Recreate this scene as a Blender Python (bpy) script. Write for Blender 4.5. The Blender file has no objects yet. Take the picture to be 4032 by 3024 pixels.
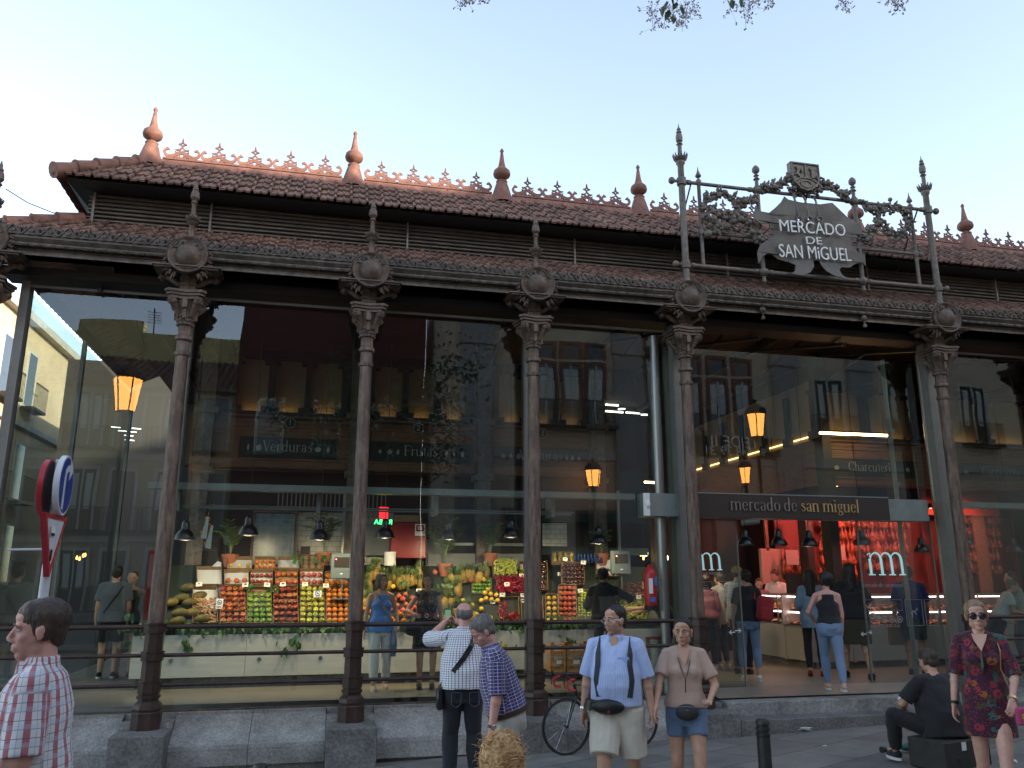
import bpy, bmesh, math, random
import numpy as np
from mathutils import Vector, Matrix
rnd = random.Random(7)
scene = bpy.context.scene
C = scene.collection
R = math.radians
# ---------------------------------------------------------------- camera
F_PX, PITCH, YAW = 3204.35, 0.236589614, 0.229174159
CAM = Vector((1.93226306, -11.3345482, 1.75716632))
cam_d = bpy.data.cameras.new('camera'); cam = bpy.data.objects.new('camera', cam_d); C.objects.link(cam)
cam_d.sensor_width = 36; cam_d.lens = F_PX/4032*36; cam_d.clip_start = 0.05; cam_d.clip_end = 2000
FW = Vector((math.sin(YAW)*math.cos(PITCH), math.cos(YAW)*math.cos(PITCH), math.sin(PITCH)))
RT = Vector((math.cos(YAW), -math.sin(YAW), 0)); UP = RT.cross(FW)
cam.matrix_world = Matrix(((RT.x, UP.x, -FW.x, CAM.x), (RT.y, UP.y, -FW.y, CAM.y), (RT.z, UP.z, -FW.z, CAM.z), (0, 0, 0, 1)))
scene.camera = cam
# ---------------------------------------------------------------- world, sun, exposure
SUN_EL, SUN_AZ = 14.0, 134.0      # azimuth measured from +Y towards +X
w = bpy.data.worlds.new('World'); scene.world = w; w.use_nodes = True
nt = w.node_tree; bg = nt.nodes['Background']
sky = nt.nodes.new('ShaderNodeTexSky'); sky.sky_type = 'NISHITA'; sky.sun_disc = False
sky.sun_elevation = R(SUN_EL); sky.sun_rotation = R(SUN_AZ)
sky.air_density = 1.0; sky.dust_density = 1.2; sky.ozone_density = 1.0; sky.altitude = 650
hs = nt.nodes.new('ShaderNodeHueSaturation'); hs.inputs['Saturation'].default_value = .74
nt.links.new(sky.outputs[0], hs.inputs['Color']); nt.links.new(hs.outputs[0], bg.inputs[0]); bg.inputs[1].default_value = 0.15
sd = bpy.data.lights.new('sun', 'SUN'); sd.energy = 2.6; sd.angle = R(0.5); sd.color = (1.0, .86, .68)
sun = bpy.data.objects.new('sun', sd); C.objects.link(sun)
sdir = Vector((math.sin(R(SUN_AZ))*math.cos(R(SUN_EL)), math.cos(R(SUN_AZ))*math.cos(R(SUN_EL)), math.sin(R(SUN_EL))))
sun.rotation_euler = (-sdir).to_track_quat('-Z', 'Y').to_euler(); sun.location = (0, 0, 30)
scene.view_settings.view_transform = 'Standard'; scene.view_settings.look = 'None'
scene.view_settings.exposure = 1.92; scene.view_settings.gamma = 1
scene.render.engine = 'CYCLES'
scene.cycles.max_bounces = 8; scene.cycles.transparent_max_bounces = 24; scene.cycles.diffuse_bounces = 3
scene.cycles.glossy_bounces = 3; scene.cycles.sample_clamp_indirect = 4; scene.cycles.caustics_reflective = False
scene.cycles.use_denoising = True
# ---------------------------------------------------------------- pixel helpers (photo shown 2212 px wide)
K = 4032/2212
def ray(x, y):
    return FW + RT*((x*K-2016)/F_PX) - UP*((y*K-1512)/F_PX)
def aty(x, y, Y):
    d = ray(x, y); return CAM + d*((Y-CAM.y)/d.y)
def atz(x, y, Z):
    d = ray(x, y); return CAM + d*((Z-CAM.z)/d.z)
def atd(x, y, D): return CAM + ray(x, y)*D
def gz(X, Y): return -0.405 + .03*(X-4.85) - .05*(Y+.25)
# ---------------------------------------------------------------- mesh builder
class MB:
    def __init__(s): s.v = []; s.f = []; s.m = []; s.uv = None
    def add(s, vs, fs, mi=0):
        o = len(s.v); s.v += [tuple(q) for q in vs]
        for f in fs: s.f.append(tuple(i+o for i in f)); s.m.append(mi)
        return s
    def box(s, x0, x1, y0, y1, z0, z1, mi=0, M=None):
        vs = [(x, y, z) for z in (z0, z1) for y in (y0, y1) for x in (x0, x1)]
        if M: vs = [M @ Vector(q) for q in vs]
        return s.add(vs, [(0, 2, 3, 1), (4, 5, 7, 6), (0, 1, 5, 4), (1, 3, 7, 5), (3, 2, 6, 7), (2, 0, 4, 6)], mi)
    def bbox(s, c, h, M=None, b=.01, mi=0):      # chamfered box: centre, half sizes
        hx, hy, hz = h; vs = []; idx = {}
        for sx in (-1, 1):
            for sy in (-1, 1):
                for sz in (-1, 1):
                    for a in range(3):
                        q = [sx*(hx-b), sy*(hy-b), sz*(hz-b)]; q[a] = (sx, sy, sz)[a]*h[a]
                        idx[(sx, sy, sz, a)] = len(vs); vs.append(Vector(q)+Vector(c) if not M else M @ (Vector(q)+Vector(c)))
        fs = []
        for a in range(3):
            b1, c1 = (a+1) % 3, (a+2) % 3
            for sg in (-1, 1):
                q = []
                for (p, r) in ((-1, -1), (1, -1), (1, 1), (-1, 1)):
                    t = [0, 0, 0]; t[a] = sg; t[b1] = p; t[c1] = r; q.append(idx[(t[0], t[1], t[2], a)])
                fs.append(q if sg > 0 else q[::-1])
            for p in (-1, 1):
                for r in (-1, 1):
                    t1 = [0, 0, 0]; t2 = [0, 0, 0]; t1[a] = -1; t2[a] = 1
                    for t in (t1, t2): t[b1] = p; t[c1] = r
                    q = [idx[(*t1, b1)], idx[(*t2, b1)], idx[(*t2, c1)], idx[(*t1, c1)]]
                    fs.append(q if p*r > 0 else q[::-1])
        for sx in (-1, 1):
            for sy in (-1, 1):
                for sz in (-1, 1):
                    q = [idx[(sx, sy, sz, a)] for a in range(3)]
                    fs.append(q if sx*sy*sz > 0 else q[::-1])
        return s.add(vs, fs, mi)
    def lathe(s, prof, n=16, c=(0, 0, 0), M=None, mi=0, flute=0, a0=0, cap=True):   # prof [(r,z)]
        vs = []; fs = []
        for r, z in prof:
            for k in range(n):
                a = a0+2*math.pi*k/n; rr = r*(1-flute*(k % 2))
                q = Vector((c[0]+rr*math.cos(a), c[1]+rr*math.sin(a), c[2]+z)); vs.append(M @ q if M else q)
        for i in range(len(prof)-1):
            for k in range(n):
                fs.append((i*n+k, i*n+(k+1) % n, (i+1)*n+(k+1) % n, (i+1)*n+k))
        if cap:
            fs.append(tuple(range(n))[::-1]); fs.append(tuple((len(prof)-1)*n+k for k in range(n)))
        return s.add(vs, fs, mi)
    def tube(s, pts, r, n=8, mi=0, cap=True):
        pts = [Vector(p) for p in pts]; rs = r if isinstance(r, (list, tuple)) else [r]*len(pts)
        vs = []; fs = []; prev = None
        for i, p in enumerate(pts):
            t = (pts[min(i+1, len(pts)-1)]-pts[max(i-1, 0)]).normalized()
            if prev is None:
                ref = Vector((0, 0, 1)) if abs(t.z) < .9 else Vector((1, 0, 0)); u = t.cross(ref).normalized()
            else:
                u = prev - t*prev.dot(t); u.normalize()
            prev = u; v = t.cross(u)
            for k in range(n):
                a = 2*math.pi*k/n; vs.append(p+(u*math.cos(a)+v*math.sin(a))*rs[i])
        for i in range(len(pts)-1):
            for k in range(n): fs.append((i*n+k, i*n+(k+1) % n, (i+1)*n+(k+1) % n, (i+1)*n+k))
        if cap: fs.append(tuple(range(n))[::-1]); fs.append(tuple((len(pts)-1)*n+k for k in range(n)))
        return s.add(vs, fs, mi)
    def ball(s, c, r, n=10, m=7, M=None, mi=0, sq=None):
        rx, ry, rz = (r, r, r) if not isinstance(r, (tuple, list)) else r
        vs = []; fs = []
        for i in range(1, m):
            ph = math.pi*i/m
            for k in range(n):
                a = 2*math.pi*k/n
                vs.append(Vector((rx*math.sin(ph)*math.cos(a), ry*math.sin(ph)*math.sin(a), rz*math.cos(ph))))
        vs += [Vector((0, 0, rz)), Vector((0, 0, -rz))]; t = len(vs)-2; bt = t+1
        for i in range(m-2):
            for k in range(n): fs.append((i*n+k, (i+1)*n+k, (i+1)*n+(k+1) % n, i*n+(k+1) % n))
        for k in range(n):
            fs.append((t, k, (k+1) % n)); fs.append((bt, (m-2)*n+(k+1) % n, (m-2)*n+k))
        cv = Vector(c)
        vs = [(M @ q if M else q)+cv for q in vs]
        return s.add(vs, fs, mi)
    def prism(s, out, d0, d1, fn, mi=0):      # out: 2-D outline, fn(u,v,d)->xyz
        n = len(out); vs = [fn(u, v, d0) for u, v in out]+[fn(u, v, d1) for u, v in out]
        fs = [tuple(range(n)), tuple(range(n, 2*n))[::-1]]+[(i, i+n, (i+1) % n+n, (i+1) % n) for i in range(n)]
        return s.add(vs, fs, mi)
    def ribbon(s, pts, wd, d0, d1, fn, mi=0, closed=False):
        n = len(pts); P = [Vector((p[0], p[1])) for p in pts]; L = []; Rr = []
        for i in range(n):
            if closed: t = P[(i+1) % n]-P[i-1]
            else: t = P[min(i+1, n-1)]-P[max(i-1, 0)]
            t.normalize(); nn = Vector((-t.y, t.x)); ww = (wd[i] if isinstance(wd, (list, tuple)) else wd)/2
            L.append(P[i]+nn*ww); Rr.append(P[i]-nn*ww)
        vs = []
        for i in range(n):
            for q in (L[i], Rr[i]):
                for d in (d0, d1): vs.append(fn(q.x, q.y, d))
        fs = []
        for i in range(n if closed else n-1):
            a = i*4; b = ((i+1) % n)*4
            fs += [(a, b, b+2, a+2), (a+1, a+3, b+3, b+1), (a, a+1, b+1, b), (a+2, b+2, b+3, a+3)]
        if not closed: fs += [(0, 2, 3, 1), (4*n-4, 4*n-3, 4*n-1, 4*n-2)]
        return s.add(vs, fs, mi)
    def build(s, name, mat, parent=None, smooth=False, loc=None, fixn=True):
        me = bpy.data.meshes.new(name); me.from_pydata(s.v, [], s.f)
        mats = mat if isinstance(mat, (list, tuple)) else [mat]
        for m in mats: me.materials.append(m)
        if len(mats) > 1: me.polygons.foreach_set('material_index', s.m)
        if fixn:
            bm = bmesh.new(); bm.from_mesh(me); bmesh.ops.recalc_face_normals(bm, faces=bm.faces); bm.to_mesh(me); bm.free()
        if smooth:
            me.polygons.foreach_set('use_smooth', [True]*len(me.polygons))
            if smooth != 'all': me.set_sharp_from_angle(angle=R(40))
        me.update()
        o = bpy.data.objects.new(name, me); C.objects.link(o)
        if parent: o.parent = parent
        if loc: o.location = loc
        return o
def tag(o, label=None, cat=None, group=None, kind=None):
    if label: o['label'] = label
    if cat: o['category'] = cat
    if group: o['group'] = group
    if kind: o['kind'] = kind
    return o
def empty(name, loc=(0, 0, 0), rz=0, label=None, cat=None, group=None):
    o = bpy.data.objects.new(name, None); C.objects.link(o); o.location = loc; o.rotation_euler = (0, 0, rz)
    o.empty_display_size = .1
    return tag(o, label, cat, group)
def kids(o): return [c for c in bpy.data.objects if c.parent == o]
def copy_tree(o, parent=None, loc=None, rz=None, label=None, ch=None):
    c = o.copy(); C.objects.link(c)
    if parent: c.parent = parent
    if loc is not None: c.location = loc
    if rz is not None: c.rotation_euler = (0, 0, rz)
    if label: c['label'] = label
    for k in (ch if ch is not None else kids(o)): copy_tree(k, c)
    return c
XZ = lambda y: (lambda u, v, d: (u, y+d, v))
# ---------------------------------------------------------------- materials
def lin(c): return tuple(((x/255)/12.92 if x/255 <= .04045 else (((x/255)+.055)/1.055)**2.4) for x in c)
def mat(name, col, rough=.6, metal=0, var=0, vscale=4, bump=0, bscale=40, col2=None, spec=.5, stretch=None, coat=0):
    m = bpy.data.materials.new(name); m.use_nodes = True; n = m.node_tree; b = n.nodes['Principled BSDF']
    b.inputs['Base Color'].default_value = (*col, 1); b.inputs['Roughness'].default_value = rough
    b.inputs['Metallic'].default_value = metal; b.inputs['Specular IOR Level'].default_value = spec
    if coat: b.inputs['Coat Weight'].default_value = coat; b.inputs['Coat Roughness'].default_value = .1
    if var or bump:
        tc = n.nodes.new('ShaderNodeTexCoord'); mp = n.nodes.new('ShaderNodeMapping')
        n.links.new(tc.outputs['Object'], mp.inputs[0])
        if stretch: mp.inputs['Scale'].default_value = stretch
    if var:
        t = n.nodes.new('ShaderNodeTexNoise'); t.inputs['Scale'].default_value = vscale; t.inputs['Detail'].default_value = 6
        t.inputs['Roughness'].default_value = .65
        n.links.new(mp.outputs[0], t.inputs[0])
        cr = n.nodes.new('ShaderNodeValToRGB'); cr.color_ramp.elements[0].position = .36; cr.color_ramp.elements[1].position = .66
        a = col2 if col2 else tuple(x*(1-var) for x in col)
        cr.color_ramp.elements[0].color = (*a, 1)
        cr.color_ramp.elements[1].color = (*(col if col2 else tuple(min(1, x*(1+var)) for x in col)), 1)
        n.links.new(t.outputs['Fac'], cr.inputs[0]); n.links.new(cr.outputs[0], b.inputs['Base Color'])
        if name in ('granite', 'granite_dark', 'old_brown_iron', 'dark_iron', 'worn_column_paint', 'maroon_iron_paint', 'clay_roof_tile', 'terracotta'):
            t3 = n.nodes.new('ShaderNodeTexNoise'); t3.inputs['Scale'].default_value = 1.7; t3.inputs['Detail'].default_value = 8; t3.inputs['Roughness'].default_value = .75; n.links.new(tc.outputs['Object'], t3.inputs[0])
            m3 = n.nodes.new('ShaderNodeMapRange'); m3.inputs['From Min'].default_value = .38; m3.inputs['From Max'].default_value = .62; m3.inputs['To Min'].default_value = .62; m3.inputs['To Max'].default_value = 1.15; n.links.new(t3.outputs['Fac'], m3.inputs[0])
            x3 = n.nodes.new('ShaderNodeMix'); x3.data_type = 'RGBA'; x3.blend_type = 'MULTIPLY'; x3.inputs[0].default_value = 1; n.links.new(cr.outputs[0], x3.inputs[6]); n.links.new(m3.outputs[0], x3.inputs[7]); n.links.new(x3.outputs[2], b.inputs['Base Color'])
    if bump:
        t2 = n.nodes.new('ShaderNodeTexNoise'); t2.inputs['Scale'].default_value = bscale; t2.inputs['Detail'].default_value = 5
        n.links.new(mp.outputs[0], t2.inputs[0])
        bp = n.nodes.new('ShaderNodeBump'); bp.inputs['Strength'].default_value = bump; bp.inputs['Distance'].default_value = .01
        n.links.new(t2.outputs['Fac'], bp.inputs['Height']); n.links.new(bp.outputs[0], b.inputs['Normal'])
    return m
def emis(name, col, st, base=(.8, .8, .8)):
    m = mat(name, base, .5); b = m.node_tree.nodes['Principled BSDF']
    b.inputs['Emission Color'].default_value = (*col, 1); b.inputs['Emission Strength'].default_value = st
    return m
def glass(name, fac=.09, tint=(.76, .82, .78), top=.75, dirt=0):
    m = bpy.data.materials.new(name); m.use_nodes = True; n = m.node_tree; n.nodes.clear()
    o = n.nodes.new('ShaderNodeOutputMaterial'); mx = n.nodes.new('ShaderNodeMixShader')
    tr = n.nodes.new('ShaderNodeBsdfTransparent'); tr.inputs[0].default_value = (*tint, 1)
    gl = n.nodes.new('ShaderNodeBsdfGlossy'); gl.inputs['Roughness'].default_value = 0.0; gl.inputs[0].default_value = (.92, .97, 1, 1)
    lw = n.nodes.new('ShaderNodeLayerWeight'); lw.inputs[0].default_value = .5
    p = n.nodes.new('ShaderNodeMath'); p.operation = 'POWER'; p.inputs[1].default_value = 3
    mr = n.nodes.new('ShaderNodeMapRange'); mr.inputs['To Min'].default_value = fac; mr.inputs['To Max'].default_value = top
    n.links.new(lw.outputs['Facing'], p.inputs[0]); n.links.new(p.outputs[0], mr.inputs[0]); n.links.new(mr.outputs[0], mx.inputs[0])
    tx = n.nodes.new('ShaderNodeTexNoise'); tx.inputs['Scale'].default_value = .9; tx.inputs['Detail'].default_value = 1; ge = n.nodes.new('ShaderNodeNewGeometry'); n.links.new(ge.outputs['Position'], tx.inputs[0])
    bu = n.nodes.new('ShaderNodeBump'); bu.inputs['Strength'].default_value = .12; bu.inputs['Distance'].default_value = .02; n.links.new(tx.outputs['Fac'], bu.inputs['Height']); n.links.new(bu.outputs[0], gl.inputs['Normal'])
    n.links.new(tr.outputs[0], mx.inputs[1]); n.links.new(gl.outputs[0], mx.inputs[2]); n.links.new(mx.outputs[0], o.inputs[0])
    return m
M = {}
M['iron'] = mat('old_brown_iron', (.20, .138, .10), .55, .2, .4, 9, .35, 60, col2=(.085, .06, .047))
M['iron_dark'] = mat('dark_iron', (.125, .104, .086), .5, .25, .35, 12, .3, 60)
M['shaft'] = mat('worn_column_paint', (.24, .165, .12), .55, .1, .5, 5, .3, 50, col2=(.06, .04, .034), stretch=(3, 3, .45))
M['ped'] = mat('maroon_iron_paint', (.055, .030, .024), .42, .15, .25, 8, .2, 60)
M['grey_iron'] = mat('grey_iron_paint', (.145, .122, .10), .55, .15, .3, 14, .3, 70)
M['zinc'] = mat('plaque_zinc', (.105, .094, .080), .6, .1, .3, 3.2, .2, 40)
M['tile'] = mat('clay_roof_tile', (.32, .175, .125), .8, 0, .45, 4.3, .4, 45, col2=(.14, .085, .065))
M['terracotta'] = mat('terracotta', (.33, .155, .11), .75, 0, .3, 7, .25, 50, col2=(.2, .09, .065))
M['louvre'] = mat('louvre_slats', (.21, .18, .15), .5, .2, .2, 6, .1, 50)
M['black'] = mat('near_black', (.012, .012, .012), .6)
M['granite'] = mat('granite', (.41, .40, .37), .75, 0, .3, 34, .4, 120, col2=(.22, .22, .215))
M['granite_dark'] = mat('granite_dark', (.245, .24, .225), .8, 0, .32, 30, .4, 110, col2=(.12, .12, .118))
M['steel'] = mat('brushed_steel', (.30, .31, .30), .38, .8, .1, 30, .05, 90, stretch=(1, 1, .1))
M['post'] = mat('grey_post_paint', (.20, .20, .185), .45, .3, .1, 5)
M['beam'] = mat('pale_green_steel', (.22, .26, .25), .4, .3, .1, 5)
M['glass'] = glass('window_glass')
M['glass_clear'] = glass('clear_glass', .045, (.95, .97, .96), .5)
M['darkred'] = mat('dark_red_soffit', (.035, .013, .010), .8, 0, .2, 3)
M['wood'] = mat('stall_wood', (.16, .075, .04), .55, 0, .3, 3, .1, 40, stretch=(1, 1, 8))
M['wood_pale'] = mat('crate_wood', (.24, .15, .08), .7, 0, .25, 12, .2, 60, stretch=(1, 6, 6))
M['slate'] = mat('sign_slate', (.012, .016, .016), .6)
M['cream'] = mat('cream_panel', (.26, .21, .14), .8, 0, .08, 3)
M['white_m'] = mat('white_counter', (.56, .59, .57), .4, 0, .08, 3, stretch=(.5, 1, 4))
M['grey_counter'] = mat('grey_counter', (.33, .34, .32), .35)
M['letter_w'] = mat('white_lettering', (.75, .75, .72), .5)
M['letter_g'] = mat('grey_lettering', (.30, .33, .33), .5)
M['brass'] = mat('brass_lettering', (.72, .55, .30), .3, .8)
M['chrome'] = mat('chrome', (.7, .7, .7), .12, 1)
M['tube'] = emis('warm_tube', (1, .62, .28), 8)
M['tube_w'] = emis('white_tube', (1, .95, .85), 1.6)
M['tube_p'] = emis('pink_tube', (1, .55, .5), 4)
M['tealfilm'] = emis('frosted_glow_film', (.35, .62, .60), .12, (.5, .72, .70))  # film is given a faint glow of its own, it is no lamp
# ================================================================ GROUND
S = 2.45
CX = [-S, 0, S, 2*S, 3*S, 3*S+4.65, 4*S+4.65, 5*S+4.65]
def paving_mat():
    m = mat('granite_paving', (.28, .27, .245), .62, 0, .3, 1.6, .25, 90, col2=(.19, .185, .17)); n = m.node_tree
    b = n.nodes['Principled BSDF']; cr = b.inputs['Base Color'].links[0].from_node
    tc = n.nodes.new('ShaderNodeTexCoord'); mp = n.nodes.new('ShaderNodeMapping'); mp.inputs['Rotation'].default_value = (0, 0, R(-24))
    br = n.nodes.new('ShaderNodeTexBrick'); br.inputs['Scale'].default_value = 1; br.inputs['Mortar Size'].default_value = .009
    br.inputs['Brick Width'].default_value = 1.25; br.inputs['Row Height'].default_value = .8
    br.inputs['Color1'].default_value = (1, 1, 1, 1); br.inputs['Color2'].default_value = (.68, .68, .68, 1); br.inputs['Mortar'].default_value = (.22, .22, .22, 1)
    mx = n.nodes.new('ShaderNodeMix'); mx.data_type = 'RGBA'; mx.blend_type = 'MULTIPLY'; mx.inputs[0].default_value = 1
    sp = n.nodes.new('ShaderNodeTexNoise'); sp.inputs['Scale'].default_value = 160; sp.inputs['Detail'].default_value = 2
    rr = n.nodes.new('ShaderNodeMapRange'); rr.inputs['From Min'].default_value = .3; rr.inputs['From Max'].default_value = .7; rr.inputs['To Min'].default_value = .75; rr.inputs['To Max'].default_value = 1.25
    mx2 = n.nodes.new('ShaderNodeMix'); mx2.data_type = 'RGBA'; mx2.blend_type = 'MULTIPLY'; mx2.inputs[0].default_value = 1
    L = n.links.new
    vo = n.nodes.new('ShaderNodeTexVoronoi'); vo.inputs['Scale'].default_value = 2.6; L(tc.outputs['Object'], vo.inputs[0]); gm = n.nodes.new('ShaderNodeMapRange'); gm.inputs['From Min'].default_value = .045; gm.inputs['From Max'].default_value = .075; gm.inputs['To Min'].default_value = .45; gm.inputs['To Max'].default_value = 1; L(vo.outputs['Distance'], gm.inputs[0])
    mx3 = n.nodes.new('ShaderNodeMix'); mx3.data_type = 'RGBA'; mx3.blend_type = 'MULTIPLY'; mx3.inputs[0].default_value = 1
    L(tc.outputs['Object'], mp.inputs[0]); L(mp.outputs[0], br.inputs[0]); L(tc.outputs['Object'], sp.inputs[0])
    L(cr.outputs[0], mx.inputs[6]); L(br.outputs[0], mx.inputs[7]); L(sp.outputs[0], rr.inputs[0])
    L(mx.outputs[2], mx2.inputs[6]); L(rr.outputs[0], mx2.inputs[7]); L(mx2.outputs[2], mx3.inputs[6]); L(gm.outputs[0], mx3.inputs[7]); L(mx3.outputs[2], b.inputs['Base Color'])
    return m
g = MB(); n = 60
xs = [-400, -60, -25]+[x for x in range(-12, 34, 4)]+[60, 400]; ys = [-400, -60]+list(range(-30, 2, 4))+[.3]
def gz2(x, y):
    return gz(max(-15, min(40, x)), max(-34, min(.3, y)))
for y in ys:
    for x in xs: g.v.append((x, y, gz2(x, y)))
nx = len(xs)
for j in range(len(ys)-1):
    for i in range(nx-1): g.f.append((j*nx+i, j*nx+i+1, (j+1)*nx+i+1, (j+1)*nx+i)); g.m.append(0)
tag(g.build('pavement', paving_mat()), kind='structure')
g = MB(); g.add([(-400, .3, -1.2), (400, .3, -1.2), (400, 400, -1.2), (-400, 400, -1.2)], [(0, 1, 2, 3)])
tag(g.build('ground', M['granite_dark']), kind='structure')

# ================================================================ MARKET HALL
hall = empty('market_hall', (0, 0, 0), 0, 'iron and glass market hall with clay tiled roofs, louvres and cast iron columns', 'market hall')
XE = 19.5
# --- plinth, piers, steps, floor
def plinth(x0, x1):
    b = MB(); b.box(x0, x1, -.16, .34, -1.3, -.42+.0); b.box(x0, x1, -.24, .34, -.415, -.235)
    # weathered sloping top
    b.prism([(-.24, -.232), (.30, -.232), (.30, .10), (.22, .10), (.18, .045), (-.235, -.18)], x0, x1, lambda u, v, d: (d, u, v))
    b.box(x0, x1, .302, .48, -1.2, .13)
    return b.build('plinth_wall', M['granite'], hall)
for i in range(0, 4):
    x0, x1 = CX[i]+.31, CX[i+1]-.31
    if i == 0: x0 = CX[0]-.5
    plinth(x0, (x0+x1)/2-.003); plinth((x0+x1)/2+.003, x1)
plinth(CX[5]+.31, CX[6]-.31); plinth(CX[6]+.31, XE)
for i, x in enumerate(CX[1:7]):
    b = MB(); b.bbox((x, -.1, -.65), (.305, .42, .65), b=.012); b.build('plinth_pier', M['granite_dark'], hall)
    b = MB(); b.box(x-.302, x+.302, .322, .478, -1.2, .132); b.box(x-.302, x+.302, .0, .32, -.2, .06); b.build('plinth_sill', M['granite'], hall)
x0, x1 = CX[4]+.31, CX[5]-.31
stp = [(-.18, -1.3, -.10), ]
b = MB(); b.bbox(((x0+x1)/2, -.17, -.66), ((x1-x0)/2, .33, .56), b=.012); b.build('entrance_step', M['granite_dark'], hall)
b = MB(); b.bbox((x0+1.8-.003, .17, -.53), (1.8-.003, .33, .61), b=.012); b.build('entrance_step', M['granite'], hall)
b = MB(); b.bbox(((x0+3.6+x1)/2, .17, -.53), ((x1-x0-3.6)/2, .33, .61), b=.012); b.build('entrance_step', M['granite'], hall)
floor = MB(); floor.add([(-2.1, .5, .2), (XE+6, .5, .2), (XE+6, 16, .2), (-2.1, 16, .2)], [(0, 1, 2, 3)])
floor.add([(CX[4]+.3, .1, .104), (CX[5]-.3, .1, .104), (CX[5]-.3, .5, .2), (CX[4]+.3, .5, .2)], [(0, 1, 2, 3)])
fm = mat('stone_floor', (.26, .235, .18), .35, 0, .25, 1.2, .05, 60, col2=(.18, .165, .13))
tag(floor.build('floor', fm), kind='structure')
# --- columns (template at origin)
def make_column():
    c = MB()   # shaft
    c.lathe([(.098, 1.24), (.098, 1.3), (.090, 3.2), (.083, 4.69)], 20)
    c.lathe([(.083, 4.69), (.1, 4.70), (.104, 4.72), (.104, 4.745), (.09, 4.76), (.083, 4.78), (.083, 4.9), (.095, 4.905), (.112, 4.92), (.112, 4.955), (.098, 4.975), (.086, 4.98)], 20)
    col = c.build('column', M['shaft'], hall, smooth=True)
    b = MB(); o = math.pi/8
    b.lathe([(.178, 0), (.178, .19), (.165, .205), (.175, .235), (.165, .285), (.125, .325), (.125, .35), (.142, .355), (.142, .385), (.125, .39), (.125, .41), (.135, .415), (.135, .44), (.118, .445), (.118, .49)], 8, a0=o)
    for z in (.44, .79, 1.12): b.lathe([(.118, z-.005), (.136, z), (.136, z+.09), (.145, z+.095), (.145, z+.11), (.118, z+.112)], 8, a0=o)
    b.lathe([(.118, .4), (.112, 1.24), (.1, 1.242)], 8, a0=o)
    b.build('base', M['ped'], col)
    b = MB()    # capital
    b.lathe([(.086, 4.98), (.086, 5.13)], 24, flute=.12)
    b.lathe([(.088, 5.12), (.105, 5.135), (.1, 5.16), (.108, 5.18), (.1, 5.2), (.1, 5.22), (.12, 5.3), (.15, 5.36), (.17, 5.42), (.185, 5.45)], 16)
    for k in range(12):
        a = 2*math.pi*k/12
        for zz, rr in ((5.135, .103), (5.185, .106), (5.24, .108)):
            b.ball((rr*math.cos(a+zz*9), rr*math.sin(a+zz*9), zz), (.019, .019, .023), 6, 4)
    for k in range(4):     # corner volutes with rosettes
        a = math.pi/4+k*math.pi/2; dx, dy = math.cos(a), math.sin(a)
        b.tube([(dx*.1, dy*.1, 5.24), (dx*.13, dy*.13, 5.31), (dx*.18, dy*.18, 5.37), (dx*.225, dy*.225, 5.42)], [.028, .04, .052, .05], 8)
        b.ball((dx*.222, dy*.222, 5.425), (.066, .066, .062), 10, 7)
        for e in (-1, 1):
            a2 = a+e*math.pi/4; nx_, ny_ = math.cos(a2), math.sin(a2)
            cx_, cy_ = dx*.235+nx_*.03, dy*.235+ny_*.03
            b.ball((cx_+nx_*.022, cy_+ny_*.022, 5.43), .016, 6, 4)
            for q in range(6):
                t = q*math.pi/3; b.ball((cx_+nx_*.012-ny_*.032*math.cos(t), cy_+ny_*.012+nx_*.032*math.cos(t), 5.43+.032*math.sin(t)), .014, 6, 4)
        a = k*math.pi/2; b.box(-.032, .032, .13, .185, 5.34, 5.46, M=Matrix.Rotation(a, 4, 'Z'))
        b.box(-.022, .022, .1, .15, 5.2, 5.35, M=Matrix.Rotation(a, 4, 'Z'))
    for z0, z1, h in ((5.455, 5.495, .225), (5.5, 5.535, .25), (5.54, 5.575, .27)):     # concave abacus
        out = []
        for k in range(4):
            a = math.pi/4+k*math.pi/2; rc = h*1.25
            out += [(rc*math.cos(a-.13), rc*math.sin(a-.13)), (rc*math.cos(a+.13), rc*math.sin(a+.13))]
            a2 = a+math.pi/4; out.append((h*.8*math.cos(a2), h*.8*math.sin(a2)))
        b.prism(out, z0, z1, lambda u, v, d: (u, v, d))
    b.build('capital', M['iron'], col, smooth=True)
    b = MB()   # impost block with brackets
    b.bbox((0, 0, 5.66), (.1, .1, .085), b=.006); b.bbox((0, 0, 5.6), (.125, .125, .018), b=.005); b.bbox((0, 0, 5.69), (.118, .118, .013), b=.004)
    b.bbox((0, 0, 5.79), (.095, .095, .075), b=.006)
    for k in range(4):
        Mr = Matrix.Rotation(k*math.pi/2, 4, 'Z')
        b.add([Mr @ Vector(q) for q in ((-.04, -.096, 5.76), (.04, -.096, 5.76), (.04, -.096, 5.84), (-.04, -.096, 5.84), (0, -.135, 5.80))], [(0, 1, 4), (1, 2, 4), (2, 3, 4), (3, 0, 4)])
        b.box(-.016, .016, -.112, -.09, 5.62, 5.76, M=Mr)
    for sx in (-1, 1):
        b.tube([(sx*.09, 0, 5.70), (sx*.16, 0, 5.735), (sx*.24, 0, 5.79), (sx*.33, 0, 5.82)], [.035, .042, .04, .036], 8)
        b.ball((sx*.345, 0, 5.80), (.055, .055, .05), 10, 7); b.ball((sx*.39, 0, 5.795), .022, 6, 4)
        for q in range(5):
            t = q*1.25; b.tube([(sx*.3, .03*math.cos(t), 5.805+.03*math.sin(t)), (sx*.36, .05*math.cos(t), 5.8+.045*math.sin(t)), (sx*.395, .015*math.cos(t), 5.795+.01*math.sin(t))], [.01, .014, .004], 5)
    b.tube([(0, .09, 5.62), (0, .3, 5.72), (0, .5, 5.84)], [.03, .04, .04], 8)
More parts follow.
